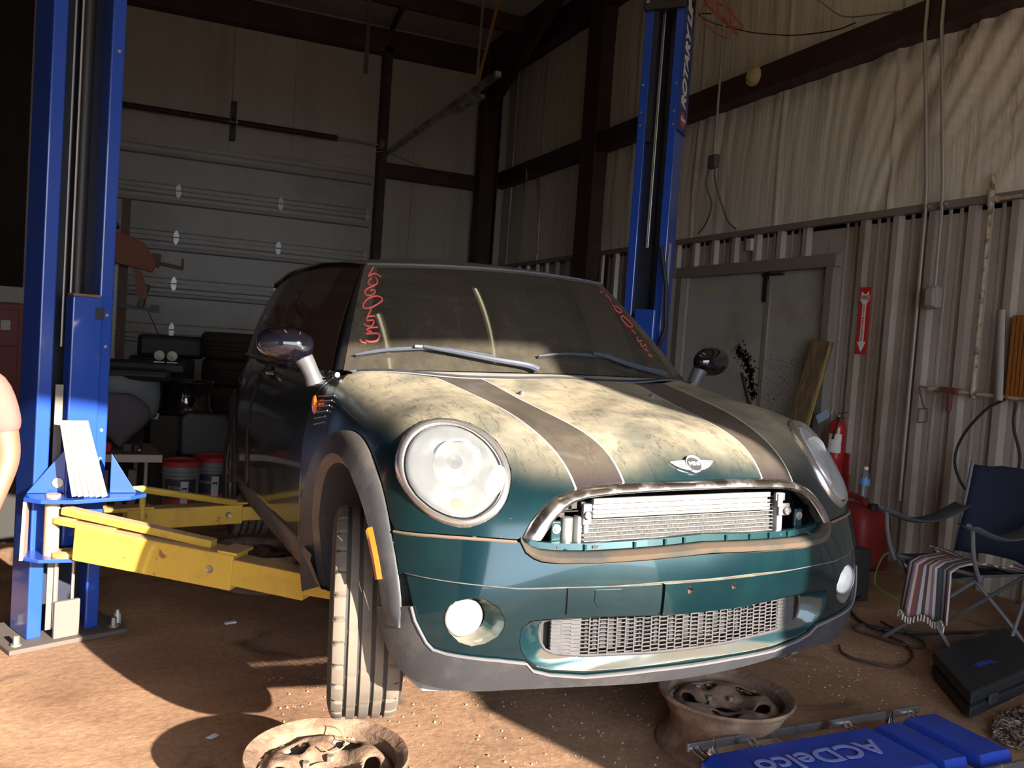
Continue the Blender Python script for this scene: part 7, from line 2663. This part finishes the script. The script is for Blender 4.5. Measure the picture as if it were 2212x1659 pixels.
Rr_ = dict(pel=.13, ab=.125, ch=.13, nk=.055, hd0=.065, hd1=.088, hd2=.07, ls=.06, le=.043, lw=.028, lh=.032, rs=.06, re=.043, rw=.028, rh=.032, lhp=.085, lk=.06, la=.042, lf=.035, rhp=.085, rk=.06, ra=.042, rf=.035)
skin_body('body', [J[k] for k in ks], [(ks.index(a), ks.index(b)) for a, b in E_], [Rr_[k] for k in ks], SKIN, pe)
# shirt
kk = ['pel', 'ab', 'ch', 'nk0', 'ls', 'sl', 'rs', 'sr']
J2 = dict(J)
J2['nk0'] = tuple(Vector(J['ch']).lerp(Vector(J['nk']), .55))
J2['sl'] = (-1.81, 1.505, .90)
J2['sr'] = tuple(Vector(J['rs']).lerp(Vector(J['re']), .8))
J2['pel'] = (-2.145, 1.61, .66)
skin_body('shirt', [J2[k] for k in kk], [(0, 1), (1, 2), (2, 3), (2, 4), (4, 5), (2, 6), (6, 7)], [.145, .145, .15, .085, .076, .058, .076, .058], TEE, pe)
kk = ['pel', 'lhp', 'lk', 'la', 'rhp', 'rk', 'ra']
skin_body('jeans', [J[k] for k in kk], [(0, 1), (1, 2), (2, 3), (0, 4), (4, 5), (5, 6)], [.14, .098, .073, .055, .098, .073, .055], JEAN, pe)
for a, b in (('la', 'lf'), ('ra', 'rf')):
    p, q = Vector(J[a]), Vector(J[b])
    skin_body('shoe', [p + Vector((0, .03, -.05)), p.lerp(q, .5) + Vector((0, 0, -.03)), q + Vector((0, -.03, -.012))], [(0, 1), (1, 2)], [.045, .045, .036], BLACKP, pe)
# hair and face
hc = Vector(J['hd1'])
rows = []
for th_ in np.linspace(0, 1.75, 10):
    rows.append([tuple(hc + Vector((.098 * math.sin(th_) * math.cos(a), .012 + .108 * math.sin(th_) * math.sin(a), .03 + .105 * math.cos(th_) - (.03 if math.sin(a) < 0 else 0) * 0))) for a in np.linspace(.2, PI - .2 + .0, 17)])
MB().sheet(rows).build('hair', mat('brown_hair', (.05, .03, .02), rough=.8), pe, smooth=True, solid=.01, angle=180)
m = MB().lathe([(.001, .02), (.010, .012), (.016, 0)], tuple(hc + Vector((.0, -.088, -.005))), (0, -1, -.3), 10)
m.build('nose', SKIN, pe, smooth=True)
for s_ in (-1, 1):
    MB().lathe([(.001, .006), (.009, .003), (.012, 0)], tuple(hc + Vector((s_ * .032, -.080, .018))), (0, -1, 0), 12).build('eye', mat('eye_dark', (.05, .04, .035), rough=.2), pe, smooth=True)
    MB().lathe([(.001, .012), (.012, .010), (.018, 0)], tuple(hc + Vector((s_ * .088, .0, .0))), (s_, 0, 0), 12).build('ear', SKIN, pe, smooth=True)
MB().box(tuple(hc + Vector((0, -.080, -.045))), (.045, .012, .008)).build('mouth', mat('lip', (.40, .16, .13), rough=.6), pe, bevel=.003)
for w_, h_, sd in (('lw', 'lh', 1), ('rw', 'rh', -1)):
    p, q = Vector(J[w_]), Vector(J[h_])
    d_ = (q - p).normalized()
    sv_ = d_.cross(Vector((0, 1, .2))).normalized()
    tip = q + d_ * .015
    for k, (o_, L_) in enumerate(((-.027, .062), (-.009, .072), (.009, .068), (.027, .052))):
        b0 = tip + sv_ * o_
        skin_body('finger', [b0, b0 + d_ * L_ * .5 + Vector((0, -.004, 0)), b0 + d_ * L_ + Vector((0, -.02, 0))], [(0, 1), (1, 2)], [.0092, .0085, .0065], SKIN, pe, sub=1)
    b0 = q + sv_ * .028
    skin_body('thumb', [b0, b0 + sv_ * .018 + d_ * .025, b0 + sv_ * .022 + d_ * .052], [(0, 1), (1, 2)], [.011, .010, .008], SKIN, pe, sub=1)
